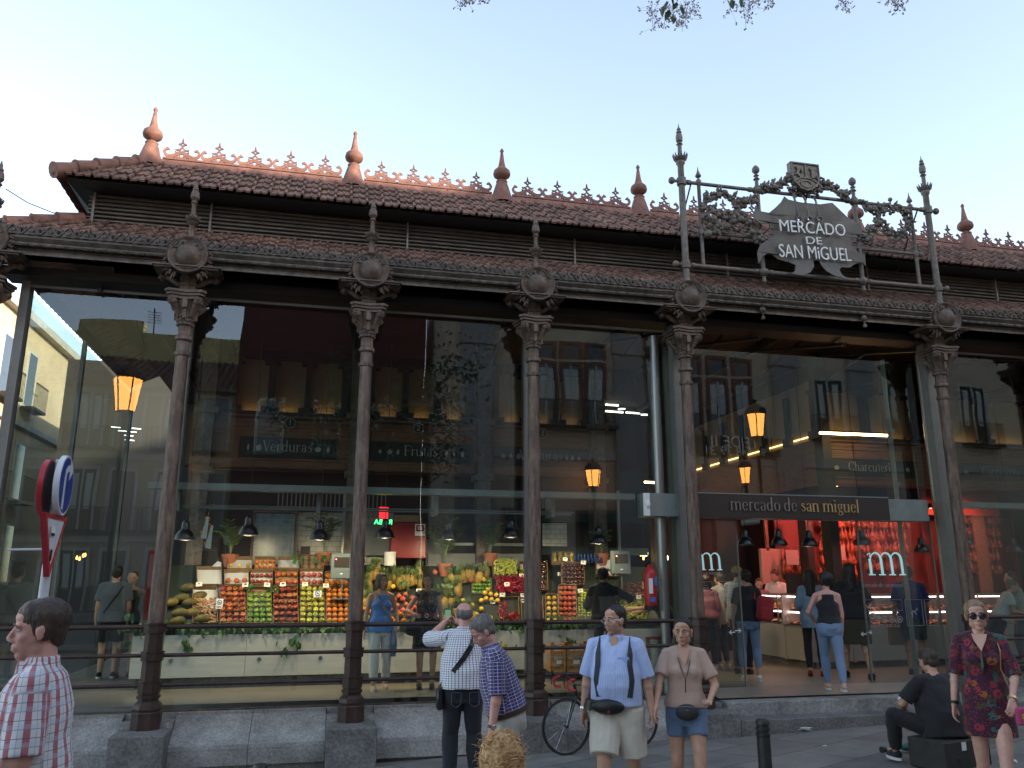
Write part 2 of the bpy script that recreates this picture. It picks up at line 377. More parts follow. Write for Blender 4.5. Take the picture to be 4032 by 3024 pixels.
    b.box(-.44, .44, -.34, .1, 5.868, 5.888); b.box(-.41, .41, -.32, .1, 5.845, 5.866)
    b.build('bracket', M['iron'], col, smooth=True)
    b = MB(); Mx = Matrix.Translation((0, -.20, 6.04)) @ Matrix.Rotation(math.pi/2, 4, 'X')     # medallion facing -y
    b.lathe([(.2, -.1), (.235, -.02), (.255, .06), (.266, .11), (.266, .13), (.255, .145), (.238, .14), (.225, .125), (.205, .11), (.185, .10), (.172, .098), (.165, .105), (.152, .13), (.12, .162), (.08, .185), (.04, .195), (.002, .197)], 32, M=Mx)
    md = b.build('medallion', M['iron'], col, smooth=True)
    for k in range(26):       # leaf wreath
        a = R(-60)+k*R(300)/25+R(0); a = math.pi/2+(k-12.5)*R(11.6)
        if k in (12, 13): continue
        lw = .15 if abs(k-12.5) > 8.5 else .095
        for s_ in (0, 1):
            r0, r1 = .25, .25+lw*(1-.25*s_); aa = a+(.1 if k > 12 else -.1)*(1+s_)*.8
            p0 = Vector((-r0*math.cos(a), -.22-.02*s_, 6.04+r0*math.sin(a))); p1 = Vector((-r1*math.cos(aa), -.25-.03*s_, 6.04+r1*math.sin(aa)))
            pm = (p0+p1)/2+Vector((0, -.02, 0)); b2 = b if False else None
            WR.tube([p0, pm, p1], [.012, .03, .003], 5)
    WR.build('leaf_wreath', M['iron'], col, smooth=True)
    b = MB()    # finial above the medallion
    b.lathe([(.075, 6.28), (.085, 6.31), (.06, 6.33), (.045, 6.35), (.04, 6.37), (.04, 6.5), (.045, 6.51), (.075, 6.53), (.085, 6.55), (.055, 6.57)], 12, c=(0, -.2, 0))
    for k in range(16):
        a = k*math.pi/8; b.tube([(.04*math.cos(a), -.2+.04*math.sin(a), 6.565), (.08*math.cos(a), -.2+.08*math.sin(a), 6.6), (.1*math.cos(a), -.2+.1*math.sin(a), 6.64)], [.012, .015, .004], 5)
    b.lathe([(.055, 6.57), (.065, 6.62), (.06, 6.66), (.04, 6.675), (.033, 6.68), (.031, 6.82), (.035, 6.83), (.052, 6.845), (.04, 6.865), (.03, 6.88), (.05, 6.905), (.06, 6.92)], 12, c=(0, -.2, 0))
    b.lathe([(.06, 6.92), (.062, 6.94), (.055, 7.0), (.04, 7.03)], 20, c=(0, -.2, 0), flute=.1)
    b.lathe([(.03, 7.03), (.04, 7.045), (.042, 7.06), (.028, 7.085), (.022, 7.1), (.026, 7.12), (.015, 7.15), (.003, 7.2)], 12, c=(0, -.2, 0))
    b.build('finial', M['iron'], col, smooth=True)
    return col
WR = MB()
col0 = make_column(); col0.location.x = CX[0]
colk = kids(col0)
for i, x in enumerate(CX[1:]):
    ks = [k for k in colk if not (i in (3, 4) and k.name.startswith('finial'))]
    copy_tree(col0, hall, (x, 0, 0), ch=ks)
# --- entablature per bay: beam, leaf crest, bead moulding
def bay_trim(x0, x1):
    b = MB()
    b.box(x0, x1, -.20, -.02, 5.89, 6.02); b.box(x0, x1, -.225, -.02, 5.89, 5.915); b.box(x0, x1, -.215, -.02, 5.965, 5.985)
    b.box(x0, x1, -.26, -.02, 6.022, 6.05); b.box(x0, x1, -.30, -.02, 6.10, 6.13)
    b.prism([(-.26, 6.052), (-.03, 6.052), (-.03, 6.098), (-.30, 6.098)], x0, x1, lambda u, v, d: (d, u, v))
    b.build('entablature', M['iron_dark'], hall)
    L = x1-x0; b = MB(); n_ = max(4, int(L/.05)); st = L/n_; prof = []
    k = 0; pts = []; rs = []
    x = x0
    while x < x1-.02:
        l = .105 if k % 3 == 0 else .026
        for t in (0, .12, .5, .88, 1):
            pts.append((min(x1, x+l*t), -.275, 6.012)); rs.append(.013+.017*(math.sin(math.pi*t))**.5)
        x += l; k += 1
    b.tube(pts, rs, 7); b.build('bead_moulding', M['iron_dark'], hall, smooth=True)
    b = MB(); n_ = int(L/.108); st = L/n_; out = [(x0, 6.132)]
    fr = XZ(-.30)
    pl = [(x0, 6.135)]
    for k in range(n_):
        xa = x0+k*st; pl += [(xa, 6.205), (xa+st/2, 6.265)]
    pl += [(x1, 6.205), (x1, 6.135)]
    for k in range(n_):
        xa = x0+k*st
        b.prism([(xa, 6.135), (xa+st, 6.135), (xa+st, 6.205), (xa+st/2, 6.262), (xa, 6.205)], -.012, .012, fr)
    for k in range(n_):
        xa = x0+k*st
        if k % 2 == 0:
            b.ribbon([(xa-st*.45, 6.14), (xa+st/2, 6.265)], .013, -.03, -.013, fr)
            b.ribbon([(xa+st/2, 6.268), (xa+st*1.45, 6.14)], .013, -.032, -.014, fr)
            for a in (-.6, 0, .6):
                b.ribbon([(xa+st/2, 6.15), (xa+st/2+.035*math.sin(a), 6.15+.042*math.cos(a)), (xa+st/2+.058*math.sin(a), 6.15+.06*math.cos(a))], [.008, .024, .006], -.034, -.0135, fr)
            b.box(xa+st*.2, xa+st*.8, -.33, -.31, 6.136, 6.152)
        else:
            for a in (-.55, -.28, 0, .28, .55):
                b.ribbon([(xa+st/2, 6.17), (xa+st/2+.045*math.sin(a), 6.17+.045*math.cos(a)), (xa+st/2+.085*math.sin(a), 6.17+.085*math.cos(a))], [.006, .02, .008], -.026, -.0125, fr)
    b.build('leaf_cresting', M['iron_dark'], hall)
for i in range(len(CX)-1): bay_trim(CX[i]+.02, CX[i+1]-.02)
bay_trim(CX[0]-.42, CX[0]-.02)
# --- roofs
def tile_roof(x0, x1, y0, z0, y1, z1, name, rows, cw=.235, hipl=None):
    """rows of interlocking clay tiles from eave (y0,z0) up to (y1,z1); hipl: x = x0 + (y-y0)*hipl on the left"""
    b = MB(); L = math.hypot(y1-y0, z1-z0); ty, tz = (y1-y0)/L, (z1-z0)/L; ny, nz = -tz, ty
    rl = L/rows; n_ = int((x1-x0)/cw)
    prof = [(0, 0), (.04, .0), (.10, .006), (.36, .006), (.41, .022), (.49, .022), (.54, .006), (.80, .006), (.83, .03), (.87, .045), (.95, .045), (.99, .03)]
    for r in range(rows):
        sA = r*rl; sB = (r+1)*rl+.03; off = (r % 2)*.0; hA, hB = .038, .004
        for k in range(n_):
            xa = x0+k*cw+off+rnd.uniform(-.004, .004); dz = rnd.uniform(-.004, .006)
            if hipl is not None and (xa-x0) < ((sA+.1)*ty)*hipl-.1: continue
            vs = []
            for t, h in prof:
                for s_, hh in ((sA, hA), (sB, hB)):
                    for q in (h+hh+dz, h+hh+dz-.028):
                        vs.append((xa+t*cw, y0+ty*s_+ny*q, z0+tz*s_+nz*q))
            fs = []
            for i in range(len(prof)-1):
                a = i*4; c = a+4
                fs += [(a, c, c+2, a+2), (a, a+1, c+1, c), (a+1, a+3, c+3, c+1)]
            e = (len(prof)-1)*4
            fs += [(0, 2, 3, 1), (e, e+1, e+3, e+2)]
            b.add(vs, fs)
    return b.build(name, M['tile'], hall)
UE, UR = (0.0, 7.17), (.95, 7.97)       # upper eave, ridge
XL = -1.84
tile_roof(XL, XE, UE[0], UE[1], UR[0], UR[1], 'upper_roof', 4, hipl=1)
tile_roof(-2.62, XE, -.27, 6.20, .45, 6.70, 'lower_roof', 3, hipl=1)
b = MB()
b.add([(XL+.1, .03, 7.15), (XE, .03, 7.15), (XE, .95, 7.93), (-.85, .95, 7.93)], [(0, 1, 2, 3)])
b.add([(XL+.1, .03, 7.149), (XE, .03, 7.149), (XE, .45, 7.149), (-1.45, .45, 7.149)], [(0, 1, 2, 3)])
b.add([(-.85, .95, 7.93), (XE, .95, 7.93), (XE, 2, 7.0), (.3, 2, 7.0)], [(0, 1, 2, 3)])
b.add([(XL+.1, .03, 7.15), (-.85, .95, 7.93), (XL+.1, 9, 7.93), (XL+.1, 9, 7.15)], [(0, 1, 2, 3)])
b.add([(-.85, .95, 7.93), (-.85, 9, 7.93), (XL+.1, 9, 7.15)], [(0, 1, 2)])
b.box(-1.4, XE, .535, .6, 6.6, 7.5); b.build('roof_lining_and_block', M['black'], hall)  # black box added behind the louvres to block a leak of sky light
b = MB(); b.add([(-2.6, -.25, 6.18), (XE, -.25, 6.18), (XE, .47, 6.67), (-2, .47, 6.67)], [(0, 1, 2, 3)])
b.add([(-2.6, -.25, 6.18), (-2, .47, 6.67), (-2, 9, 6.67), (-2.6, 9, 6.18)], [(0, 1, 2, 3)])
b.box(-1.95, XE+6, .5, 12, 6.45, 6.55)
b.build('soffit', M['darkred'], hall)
# hip caps
def hipcap(p0, p1, n_, r):
    b = MB(); p0, p1 = Vector(p0), Vector(p1); t = (p1-p0)
    for k in range(n_):
        a, c = p0+t*(k/n_), p0+t*((k+1.12)/n_)
        b.tube([a+Vector((0, 0, .02)), a+(c-a)*.12+Vector((0, 0, .012)), c], [r*1.12, r*1.05, r*.86], 12)
    return b.build('hip_tiles', M['terracotta'], hall, smooth=True)
hipcap((XL-.04, -.03, 7.2), (-.85, .95, 8.0), 5, .105)
hipcap((-2.62, -.22, 6.22), (-1.6, .45, 6.74), 4, .1)
# side roofs in perspective on the left
def side_tiles(xe, ze, xr, zr, ya, yb, name, hip=True):
    b = MB(); 
    b.add([(xe, ya, ze), (xr, ya+(abs(xr-xe) if hip else 0), zr), (xr, yb, zr), (xe, yb, ze)], [(0, 1, 2, 3)])
    k = ya
    while k < yb:
        b.tube([(xe-.02, k, ze+.02), (xr, k+.0, zr+.02)] if k > ya+1 else [(xe-.02, k, ze+.02), (xe+(k-ya), k, ze+(zr-ze)*(k-ya)/abs(xr-xe)+.02)], .035, 6); k += .22
    return b.build(name, M['tile'], hall, smooth=True)
side_tiles(XL-.03, 7.17, -.85, 7.97, .0, 9, 'side_roof')
side_tiles(-2.65, 6.2, -1.62, 6.7, -.25, 9, 'side_roof')
# ridge band
segs = []; x = -.93
b = MB()
while x < XE:
    l = .66; b.prism([(.80, 7.80), (.84, 7.90), (.90, 8.03), (.95, 8.06), (1.0, 8.03), (1.10, 7.80)], x+.004, min(x+l, XE), lambda u, v, d: (d, u, v)); x += l
b.build('ridge_tiles', M['terracotta'], hall)
def ridge_finial(x):
    b = MB()
    b.lathe([(.19, 7.9), (.175, 8.0), (.105, 8.24), (.09, 8.27), (.098, 8.29), (.098, 8.305), (.05, 8.32), (.045, 8.34), (.08, 8.36), (.135, 8.40), (.148, 8.44), (.135, 8.50), (.09, 8.545), (.062, 8.57), (.062, 8.6), (.055, 8.61), (.024, 8.82), (.022, 8.845), (.035, 8.87), (.026, 8.9), (.004, 8.93)], 20)
    return b
fb = ridge_finial(0).build('ridge_finial', M['terracotta'], hall, smooth=True, loc=(-.9, .95, 0))
FX = [-.9, 2.16, 4.62, 7.09, 11.43, 13.85, 16.3, 18.75]
for x in FX[1:]:
    c = fb.copy(); C.objects.link(c); c.location = (x, .95, 0)
    if x == 11.43: c.location.z = .0
# cresting ornament
def cresting():
    b = MB(); fr = XZ(0)
    b.box(-.27, .27, -.014, .014, 8.055, 8.085)
    def arc(cx, cz, r, a0, a1, n_=9, rz=None):
        return [(cx+r*math.cos(R(a0+(a1-a0)*i/n_)), cz+(rz or r)*math.sin(R(a0+(a1-a0)*i/n_))) for i in range(n_+1)]
    for s_ in (-1, 1):
        q = [(.0, 8.19), (.05, 8.165), (.1, 8.135), (.15, 8.115), (.2, 8.115), (.24, 8.14), (.255, 8.18), (.235, 8.22), (.2, 8.235), (.185, 8.215)]
        b.ribbon([(s_*u, v) for u, v in q], [.06, .055, .05, .048, .048, .045, .042, .038, .036, .028], -.012, .012, fr)
        b.ribbon([(s_*.215, 8.225), (s_*.225, 8.265)], [.03, .008], -.0115, .0115, fr)
        b.ribbon([(s_*.035, 8.085), (s_*.09, 8.115), (s_*.14, 8.09), (s_*.20, 8.095), (s_*.24, 8.13)], [.026, .024, .024, .028, .026], -.011, .011, fr)
        b.ribbon([(s_*.005, 8.085), (s_*.03, 8.12), (s_*.07, 8.16), (s_*.1, 8.2)], [.022, .022, .03, .016], -.013, .013, fr)
        b.ribbon([(s_*.06, 8.22), (s_*.1, 8.235)], [.03, .012], -.0125, .0125, fr)
    for cz, h in ((8.23, .042), (8.325, .034)):
        b.ribbon([(0, cz-h), (h, cz), (0, cz+h), (-h, cz)], .028, -.0122, .0122, fr, closed=True)
        for s_ in (-1, 1): b.ribbon([(s_*h*.9, cz), (s_*(h+.028), cz)], [.034, .014], -.0118, .0118, fr)
    b.ribbon([(0, 8.355), (0, 8.385), (0, 8.43)], [.032, .026, .008], -.0121, .0121, fr)
    return b
cb = cresting().build('ridge_cresting', M['terracotta'], hall, loc=(-.5, .93, 0))
CR = [(-.9, 2.16, 5), (2.16, 4.62, 4), (4.62, 7.09, 4), (7.09, 11.43, 7), (11.43, 13.85, 4), (13.85, 16.3, 4), (16.3, 18.75, 4)]
first = True
for a, c_, n_ in CR:
    L = (c_-a)-.36; st = L/n_
    for k in range(n_):
        x = a+.18+st*(k+.5)
        if first: cb.location.x = x; first = False; continue
        c = cb.copy(); C.objects.link(c); c.location.x = x
# louvres
lx = [-1.46, .12, 3.0, 5.7, 8.4, 11.1, 13.8, 16.5, XE]
for a, c_ in zip(lx[:-1], lx[1:]):
    b = MB(); z = 6.72
    b.box(a, a+.03, .40, .52, 6.62, 7.16); b.box(a, c_, .5, .53, 6.6, 7.16); b.box(a, c_-.002, .41, .45, 6.66, 6.69)
    while z < 7.14:
        b.prism([(.405, z), (.415, z-.006), (.475, z+.052), (.465, z+.058)], a+.032, c_-.004, lambda u, v, d: (d, u, v)); z += .062
    b.build('louvre_panel', M['louvre'], hall)
b = MB(); b.box(-1.47, -1.46, .42, 9, 6.6, 7.16)
z = 6.72
while z < 7.14: b.box(-1.53, -1.475, .45, 9, z, z+.012); z += .062
b.build('louvre_panel', M['louvre'], hall)
# --- glazing
GX0 = -2.1
def pane(x0, x1, z0=.14, z1=5.6, y=.42, m='glass', nm='glass_pane'):
    b = MB(); b.add([(x0, y, z0), (x1, y, z0), (x1, y, z1), (x0, y, z1)], [(0, 1, 2, 3)])
    return b.build(nm, M[m], hall, fixn=False)
pane(GX0, CX[1]); 
for i in (1, 2, 3): pane(CX[i]+.002, CX[i+1])
pane(CX[5]+.1, CX[6]); pane(CX[6]+.002, XE)
b = MB(); b.add([(GX0, .42, .14), (GX0, 3.2, .14), (GX0, 3.2, 5.6), (GX0, .42, 5.6)], [(0, 1, 2, 3)]); b.build('glass_pane', M['glass'], hall, fixn=False)
b = MB(); b.add([(GX0, 3.202, .14), (GX0, 7, .14), (GX0, 7, 5.6), (GX0, 3.202, 5.6)], [(0, 1, 2, 3)]); b.build('glass_pane', M['glass'], hall, fixn=False)
def post(x, y0=.30, y1=.41, w_=.05, z1=5.7, z0=.13):
    b = MB(); b.box(x-w_, x+w_, y0, y1, z0, z1); return b.build('steel_post', M['post'], hall)
post(GX0-.03, .33, .5, .055, 5.72)
for i in (1, 2, 3): post(CX[i])
for x in (CX[4]-.02, CX[5]+.02): post(x, .24, .41, .075, 5.75)
post(CX[6])
for xa_, xb_ in ((GX0, CX[4]), (CX[5], XE)): b = MB(); b.tube([(xa_, .36, 5.66), (xb_, .36, 5.66)], .022, 8); b.build('glazing_rail', M['post'], hall, smooth=True)
b = MB(); b.box(GX0, CX[4]-.1, .38, .46, .115, .15); b.build('glazing_sill', M['iron_dark'], hall)
for y in (3.2, 7): 
    b = MB(); b.box(GX0-.03, GX0+.03, y-.05, y+.05, .13, 5.7); b.build('steel_post', M['post'], hall)
b = MB(); b.box(-.36, 6.66, .55, .75, 2.97, 3.06); b.tube([(-.1, .95, 2.78), (5.8, .95, 2.78)], .018, 6); b.tube([(-.1, 1.1, 2.76), (5.8, 1.1, 2.76)], .014, 6)
for x in (.0, 1.9, 3.6, 5.4): b.box(x-.03, x+.03, .75, 1.1, 2.7, 3.0)
b.build('stiffening_beam', M['beam'], hall)
b = MB(); b.box(12.3, XE, .55, .75, 2.97, 3.06); b.build('stiffening_beam', M['beam'], hall)
# --- entrance portal
for p in ((1411, 735, .47), (1986, 770, .47)):
    x = aty(p[0], p[1], p[2]).x; b = MB(); b.tube([(x, .47, .1), (x, .47, 5.6)], .075, 18); b.build('portal_pole', M['steel'], hall, smooth=True)
# lay the rails between columns
rl = empty('handrail', (0, 0, 0), 0, 'dark iron handrail of three bars running between the columns at the glass', 'railing')
def rail(x0, x1):
    for z, r_ in ((1.19, .03), (.85, .024), (.5, .024)):
        b = MB(); b.tube([(x0, 0, z), (x1, 0, z)], r_, 10); b.build('rail', M['ped'], rl, smooth=True)
for i in (0, 1, 2, 3): rail(CX[i]+.1, CX[i+1]-.1)
rail(CX[5]+.1, CX[6]-.1); rail(CX[6]+.1, CX[7]-.1)
# --- soffit trusses inside, dark
b = MB()
for x in [CX[1]-1.2, CX[1], CX[2], CX[3], CX[4], CX[4]+1.5, CX[4]+3.1, CX[5], CX[6]]:
    b.tube([(x, .3, 5.65), (x, 3.5, 6.4)], .035, 5); b.tube([(x, .3, 6.3), (x, 3.5, 5.7)], .03, 5); b.box(x-.04, x+.04, .2, 10, 6.3, 6.44)
b.box(-1.2, XE, .9, 1.0, 5.95, 6.3)
for k in range(14):
    x = -1+k*1.4; b.tube([(x, .95, 5.95), (x+.7, .95, 6.3)], .02, 5); b.tube([(x+.7, .95, 6.3), (x+1.4, .95, 5.95)], .02, 5)
b.box(-2.4, XE, .2, .6, 5.76, 5.88)
b.build('roof_truss', M['black'], hall)
for x in (9.05, 10.6):
    pass
def pendant_boss(x):
    b = MB(); b.ball((x, -.27, 5.93), (.055, .04, .055), 12, 8); b.lathe([(.012, -.05), (.02, -.07), (.012, -.09), (.03, -.12), (.035, -.15), (.02, -.16)], 10, c=(x, -.27, 5.93))
    b.build('boss', M['iron_dark'], hall, smooth=True)
pendant_boss(aty(1648, 680, -.27).x); pendant_boss(aty(1868, 702, -.27).x)
# dark hall walls at the back
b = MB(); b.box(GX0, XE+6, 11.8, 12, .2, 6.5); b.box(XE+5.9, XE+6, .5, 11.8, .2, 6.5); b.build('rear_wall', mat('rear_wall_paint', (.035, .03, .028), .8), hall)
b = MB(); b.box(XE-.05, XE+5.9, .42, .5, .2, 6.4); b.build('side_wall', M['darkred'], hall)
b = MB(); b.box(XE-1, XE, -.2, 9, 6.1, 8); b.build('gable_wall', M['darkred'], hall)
# ================================================================ STREET OPPOSITE (behind the camera, seen mirrored in the glass)
def plaster(name, col): return mat(name, col, .85, 0, .12, .8, .1, 30)
P = {k: plaster(k+'_plaster', c) for k, c in dict(ochre=(.38, .32, .19), yellow=(.55, .46, .22), maroon=(.09, .022, .022), sand=(.52, .44, .34), brown=(.20, .07, .04), cream=(.62, .50, .34), grey=(.30, .30, .29)).items()}
GLD = mat('dark_window_glass', (.03, .035, .04), .08, 0, spec=.8); FRM = mat('window_frame_paint', (.14, .06, .04), .6); SHUT = mat('white_shutter', (.5, .52, .5), .6)
STN = mat('pale_stone', (.48, .46, .42), .8, 0, .12, 3); BLK = mat('black_ironwork', (.02, .02, .02), .5)
def facade(name, label, x0, x1, yf, yb, zt, wall, wins, stone_bands=(), roof=None, rot=None):
    """wins: list of (xc, zb, w, h, kind); front faces +y at yf"""
    t = empty(name, (0, 0, 0), 0, label, 'building')
    b = MB(); b.box(x0, x1, yb, yf, -1.5, zt); b.build('wall', wall, t)
    for z, h in stone_bands:
        b = MB(); b.box(x0, x1, yf+.002, yf+.09, z, z+h); b.build('string_course', STN, t)
    for xc, zb, w_, h, kind in wins:
        b = MB(); fm_ = FRM if 'd' in kind else STN
        e = .14
        b.box(xc-w_/2-e, xc-w_/2, yf+.003, yf+.06, zb, zb+h+e); b.box(xc+w_/2, xc+w_/2+e, yf+.003, yf+.06, zb, zb+h+e)
        b.box(xc-w_/2, xc+w_/2, yf+.003, yf+.06, zb+h, zb+h+e)
        wo = b.build('window', fm_, t)
        b = MB(); b.box(xc-w_/2, xc+w_/2, yf+.004, yf+.012, zb, zb+h); b.build('pane', GLD if 's' not in kind else FRM, wo)
        if 'm' in kind:
            b = MB(); b.box(xc-.03, xc+.03, yf+.013, yf+.05, zb, zb+h)
            for s_ in (-1, 1):
                b.box(xc+s_*w_*.27-.12, xc+s_*w_*.27+.12, yf+.013, yf+.02, zb+.9, zb+h-.15)
            b.build('curtain', SHUT, wo)
        if 'b' in kind:
            b = MB(); xa, xb = xc-w_/2-.35, xc+w_/2+.35
            b.box(xa, xb, yf+.1, yf+.55, zb-.1, zb-.01); b.box(xa, xb, yf+.52, yf+.55, zb+.93, zb+.96)
            k = xa
            while k <= xb: b.box(k, k+.014, yf+.53, yf+.544, zb, zb+.93); k += .11
            for s_ in (xa, xb-.014):
                for q in range(4): b.box(s_, s_+.014, yf+.12+q*.11, yf+.134+q*.11, zb, zb+.93)
                b.box(s_, s_+.02, yf+.1, yf+.52, zb+.93, zb+.96)
            b.build('balcony', BLK, t)
    if roof:
        zr, over = roof
        b = MB(); b.prism([(yf+over, zt-.05), (yf+over, zt+.08), (yf-4, zr), (yf-4, zr-.15)], x0-.3, x1+.3, lambda u, v, d: (d, u, v))
        k = x0-.3
        while k < x1+.3: b.tube([(k, yf+over, zt+.1), (k, yf-4, zr+.02)], .07, 5); k += .3
        b.build('roof', M['tile'], t)
    return t
Yf = -25.2
wins = []
for k, xc in enumerate((-14.0, -11.6, -9.6, -7.85, -6.3, -4.5, -2.75)):
    for zb in (7.1, 3.7, .4): wins.append((xc, zb+.1, .95, 2.45, 'mb' if k % 2 else 'b'))
A = facade('apartment_building', 'ochre apartment house with stone framed balcony windows under a clay tile roof', -15, -1.9, Yf, Yf-9, 9.9, P['ochre'], wins, ((9.6, .3), (6.75, .25), (3.3, .25)), (12.2, .7))
pent = empty('rooftop_extension', (0, 0, 0), 0, 'plain yellow rooftop extension behind the tiled roof of the ochre house', 'building')
b = MB(); b.box(-14, -1.95, Yf-8, Yf-4.2, 11, 13.6); b.build('wall', P['yellow'], pent)
b = MB(); b.box(-10.0, -7, Yf-5, Yf-4.1, 12, 14.2); b.build('stair_block', P['yellow'], pent)
b = MB(); b.tube([(-6.6, Yf-4.5, 13), (-6.6, Yf-4.5, 15)], .03, 5)
for k in range(5): b.tube([(-6.9, Yf-4.5+.0, 14.3+k*.13), (-6.3, Yf-4.5, 14.3+k*.13)], .015, 4)
b.build('aerial', BLK, pent)
b = MB(); b.ball((-5.3, Yf-4.4, 14.6), (.4, .06, .42), 14, 8); b.tube([(-5.3, Yf-4.45, 13.5), (-5.3, Yf-4.45, 14.4)], .03, 5); b.build('satellite_dish', STN, pent, smooth=True)
facade('red_tower', 'tall maroon painted house between the ochre house and the arcade', -1.85, 6.2, Yf+1.4, Yf-8, 14.2, P['maroon'], [(-.4, 7, .9, 2.3, 'b'), (2, 7, .9, 2.3, 'b'), (4.4, 7, .9, 2.3, 'b')], ())
wins = []
for xc in (10.1, 11.1, 12.05): wins += [(xc+.05, 7.6, .62, 2.3, 'dm'), (xc+.05, 10.15, .62, .55, 'd')]
for xc in (16.3, 17.4, 18.5): wins += [(xc, 7.4, .65, 2.3, 'dm'), (xc, 9.95, .65, .6, 'd')]
for xc in (9.3, 12.2, 16, 19, 22): wins.append((xc, 1.2, 1.6, 3.0, 'd'))
for xc in (22.5, 26, 29.5): wins.append((xc, 7.4, 1.2, 2.6, 'bm'))
c_ = facade('corner_building', 'sandy corner house with grey pilasters and brown framed bay windows', 6.6, 33, -17.2, -27, 14.5, P['sand'], wins, ((6.2, .3),))
b = MB()
for xp in (7.4, 13.45, 14.9, 20.4, 24): b.box(xp-.62, xp+.62, -17.195, -16.95, 0, 11.4); b.box(xp-.7, xp+.7, -17.19, -16.85, 10.4, 10.7); b.box(xp-.7, xp+.7, -17.19, -16.85, 11.4, 11.9)
b.build('pilaster', P['grey'], c_)
b = MB(); b.box(9.4, 12.8, -17.0, -16.5, 7.35, 7.5); b.box(9.4, 12.8, -16.54, -16.5, 8.35, 8.4)
k = 9.4
while k < 12.8: b.box(k, k+.02, -16.53, -16.51, 7.5, 8.35); k += .12
b.build('balcony', BLK, c_)
b = MB(); b.box(15.3, 19.9, -17.0, -16.9, 6.6, 7.35); sb = b.build('shop_board', mat('black_board', (.015, .015, .018), .5), c_)
# text helper
def text_mesh(s, size, mat_, name, parent=None, ext=.004, loc=(0, 0, 0), rot=(math.pi/2, 0, 0), align='CENTER', sx=1, offset=0):
    cu = bpy.data.curves.new(name, 'FONT'); cu.body = s; cu.size = size; cu.extrude = ext; cu.align_x = align; cu.align_y = 'CENTER'; cu.offset = offset
    to = bpy.data.objects.new(name+'_tmp', cu); C.objects.link(to); bpy.context.view_layer.update()
    me = bpy.data.meshes.new_from_object(to.evaluated_get(bpy.context.evaluated_depsgraph_get()))
    bpy.data.objects.remove(to); bpy.data.curves.remove(cu); me.name = name
    me.materials.clear(); me.materials.append(mat_)
    for v in me.vertices: v.co.x *= sx
    o = bpy.data.objects.new(name, me); C.objects.link(o); o.location = loc; o.rotation_euler = rot
    if parent: o.parent = parent
    return o
text_mesh('TEIDE II', .62, M['letter_w'], 'lettering', c_, loc=(17.9, -16.88, 7.12), rot=(math.pi/2, 0, math.pi))
text_mesh('91 548 39 31', .5, M['letter_w'], 'lettering', c_, loc=(17.9, -16.88, 6.74), rot=(math.pi/2, 0, math.pi))
facade('sun_block_house', 'added unseen cream house blocking the low sun at the right end of the street', 36, 50, 6, -30, 20, P['cream'], [(38+k*3, z, 1, 2.2, 'b') for k in range(4) for z in (1, 5, 9)])  # out of view, added to keep the low sun off the street
# far left cream house, seen past the corner column
t = empty('cream_house', (0, 0, 0), 0, 'pale cream house with balconies past the left corner column', 'building')
b = MB(); b.box(-26, -9.2, 13, 28, -1.5, 11.2); b.build('wall', P['cream'], t)
b = MB(); b.box(-26, -8.9, 12.7, 28, 11.2, 11.5); b.box(-26, -9.05, 12.85, 28, 7.3, 7.5); b.build('cornice', STN, t)
for k in range(4):
    for z in (1.6, 4.6, 8.1):
        yc = 14.6+k*2.6; b = MB(); b.box(-9.2, -9.16, yc-.5, yc+.5, z, z+2.2); wo = b.build('window', SHUT, t)
        b = MB(); b.box(-9.158, -9.15, yc-.4, yc+.4, z+.1, z+2.1); b.build('pane', GLD, wo)
        b = MB(); b.box(-9.15, -8.7, yc-.7, yc+.7, z-.12, z-.02); b.box(-8.73, -8.7, yc-.7, yc+.7, z+.85, z+.9)
        for q in range(13): b.box(-8.725, -8.71, yc-.7+q*.115, yc-.69+q*.115, z, z+.88)
        b.build('balcony', BLK, t)
        xc = -10.6-k*2.6; b = MB(); b.box(xc-.5, xc+.5, 12.96, 13, z, z+2.2); wo = b.build('window', SHUT, t)
        b = MB(); b.box(xc-.4, xc+.4, 12.95, 12.958, z+.1, z+2.1); b.build('pane', GLD, wo)
        b = MB(); b.box(xc-.7, xc+.7, 12.5, 12.95, z-.12, z-.02); b.box(xc-.7, xc+.7, 12.5, 12.53, z+.85, z+.9)
        for q in range(13): b.box(xc-.7+q*.115, xc-.69+q*.115, 12.505, 12.52, z, z+.88)
        b.build('balcony', BLK, t)
facade('shade_dark_house', 'added house painted dark for shade across the side street behind the corner glass', -6.6, 12, 17.8, 30, 9, mat('dark_plaster', (.05, .045, .04), .8), [], ())  # added backdrop, its plaster colour darkened to stand for a shaded side street
# orange block peeping over the lower hip
t = empty('distant_house', (0, 0, 0), 0, 'sunlit orange chimney top of a distant house above the lower tiled hip', 'building')
p = aty(103, 484, 20); b = MB(); b.box(p.x-.18, p.x+.3, 20, 21, p.z-1.2, p.z+.2)
b.build('wall', mat('orange_plaster', (.7, .35, .12), .8), t)
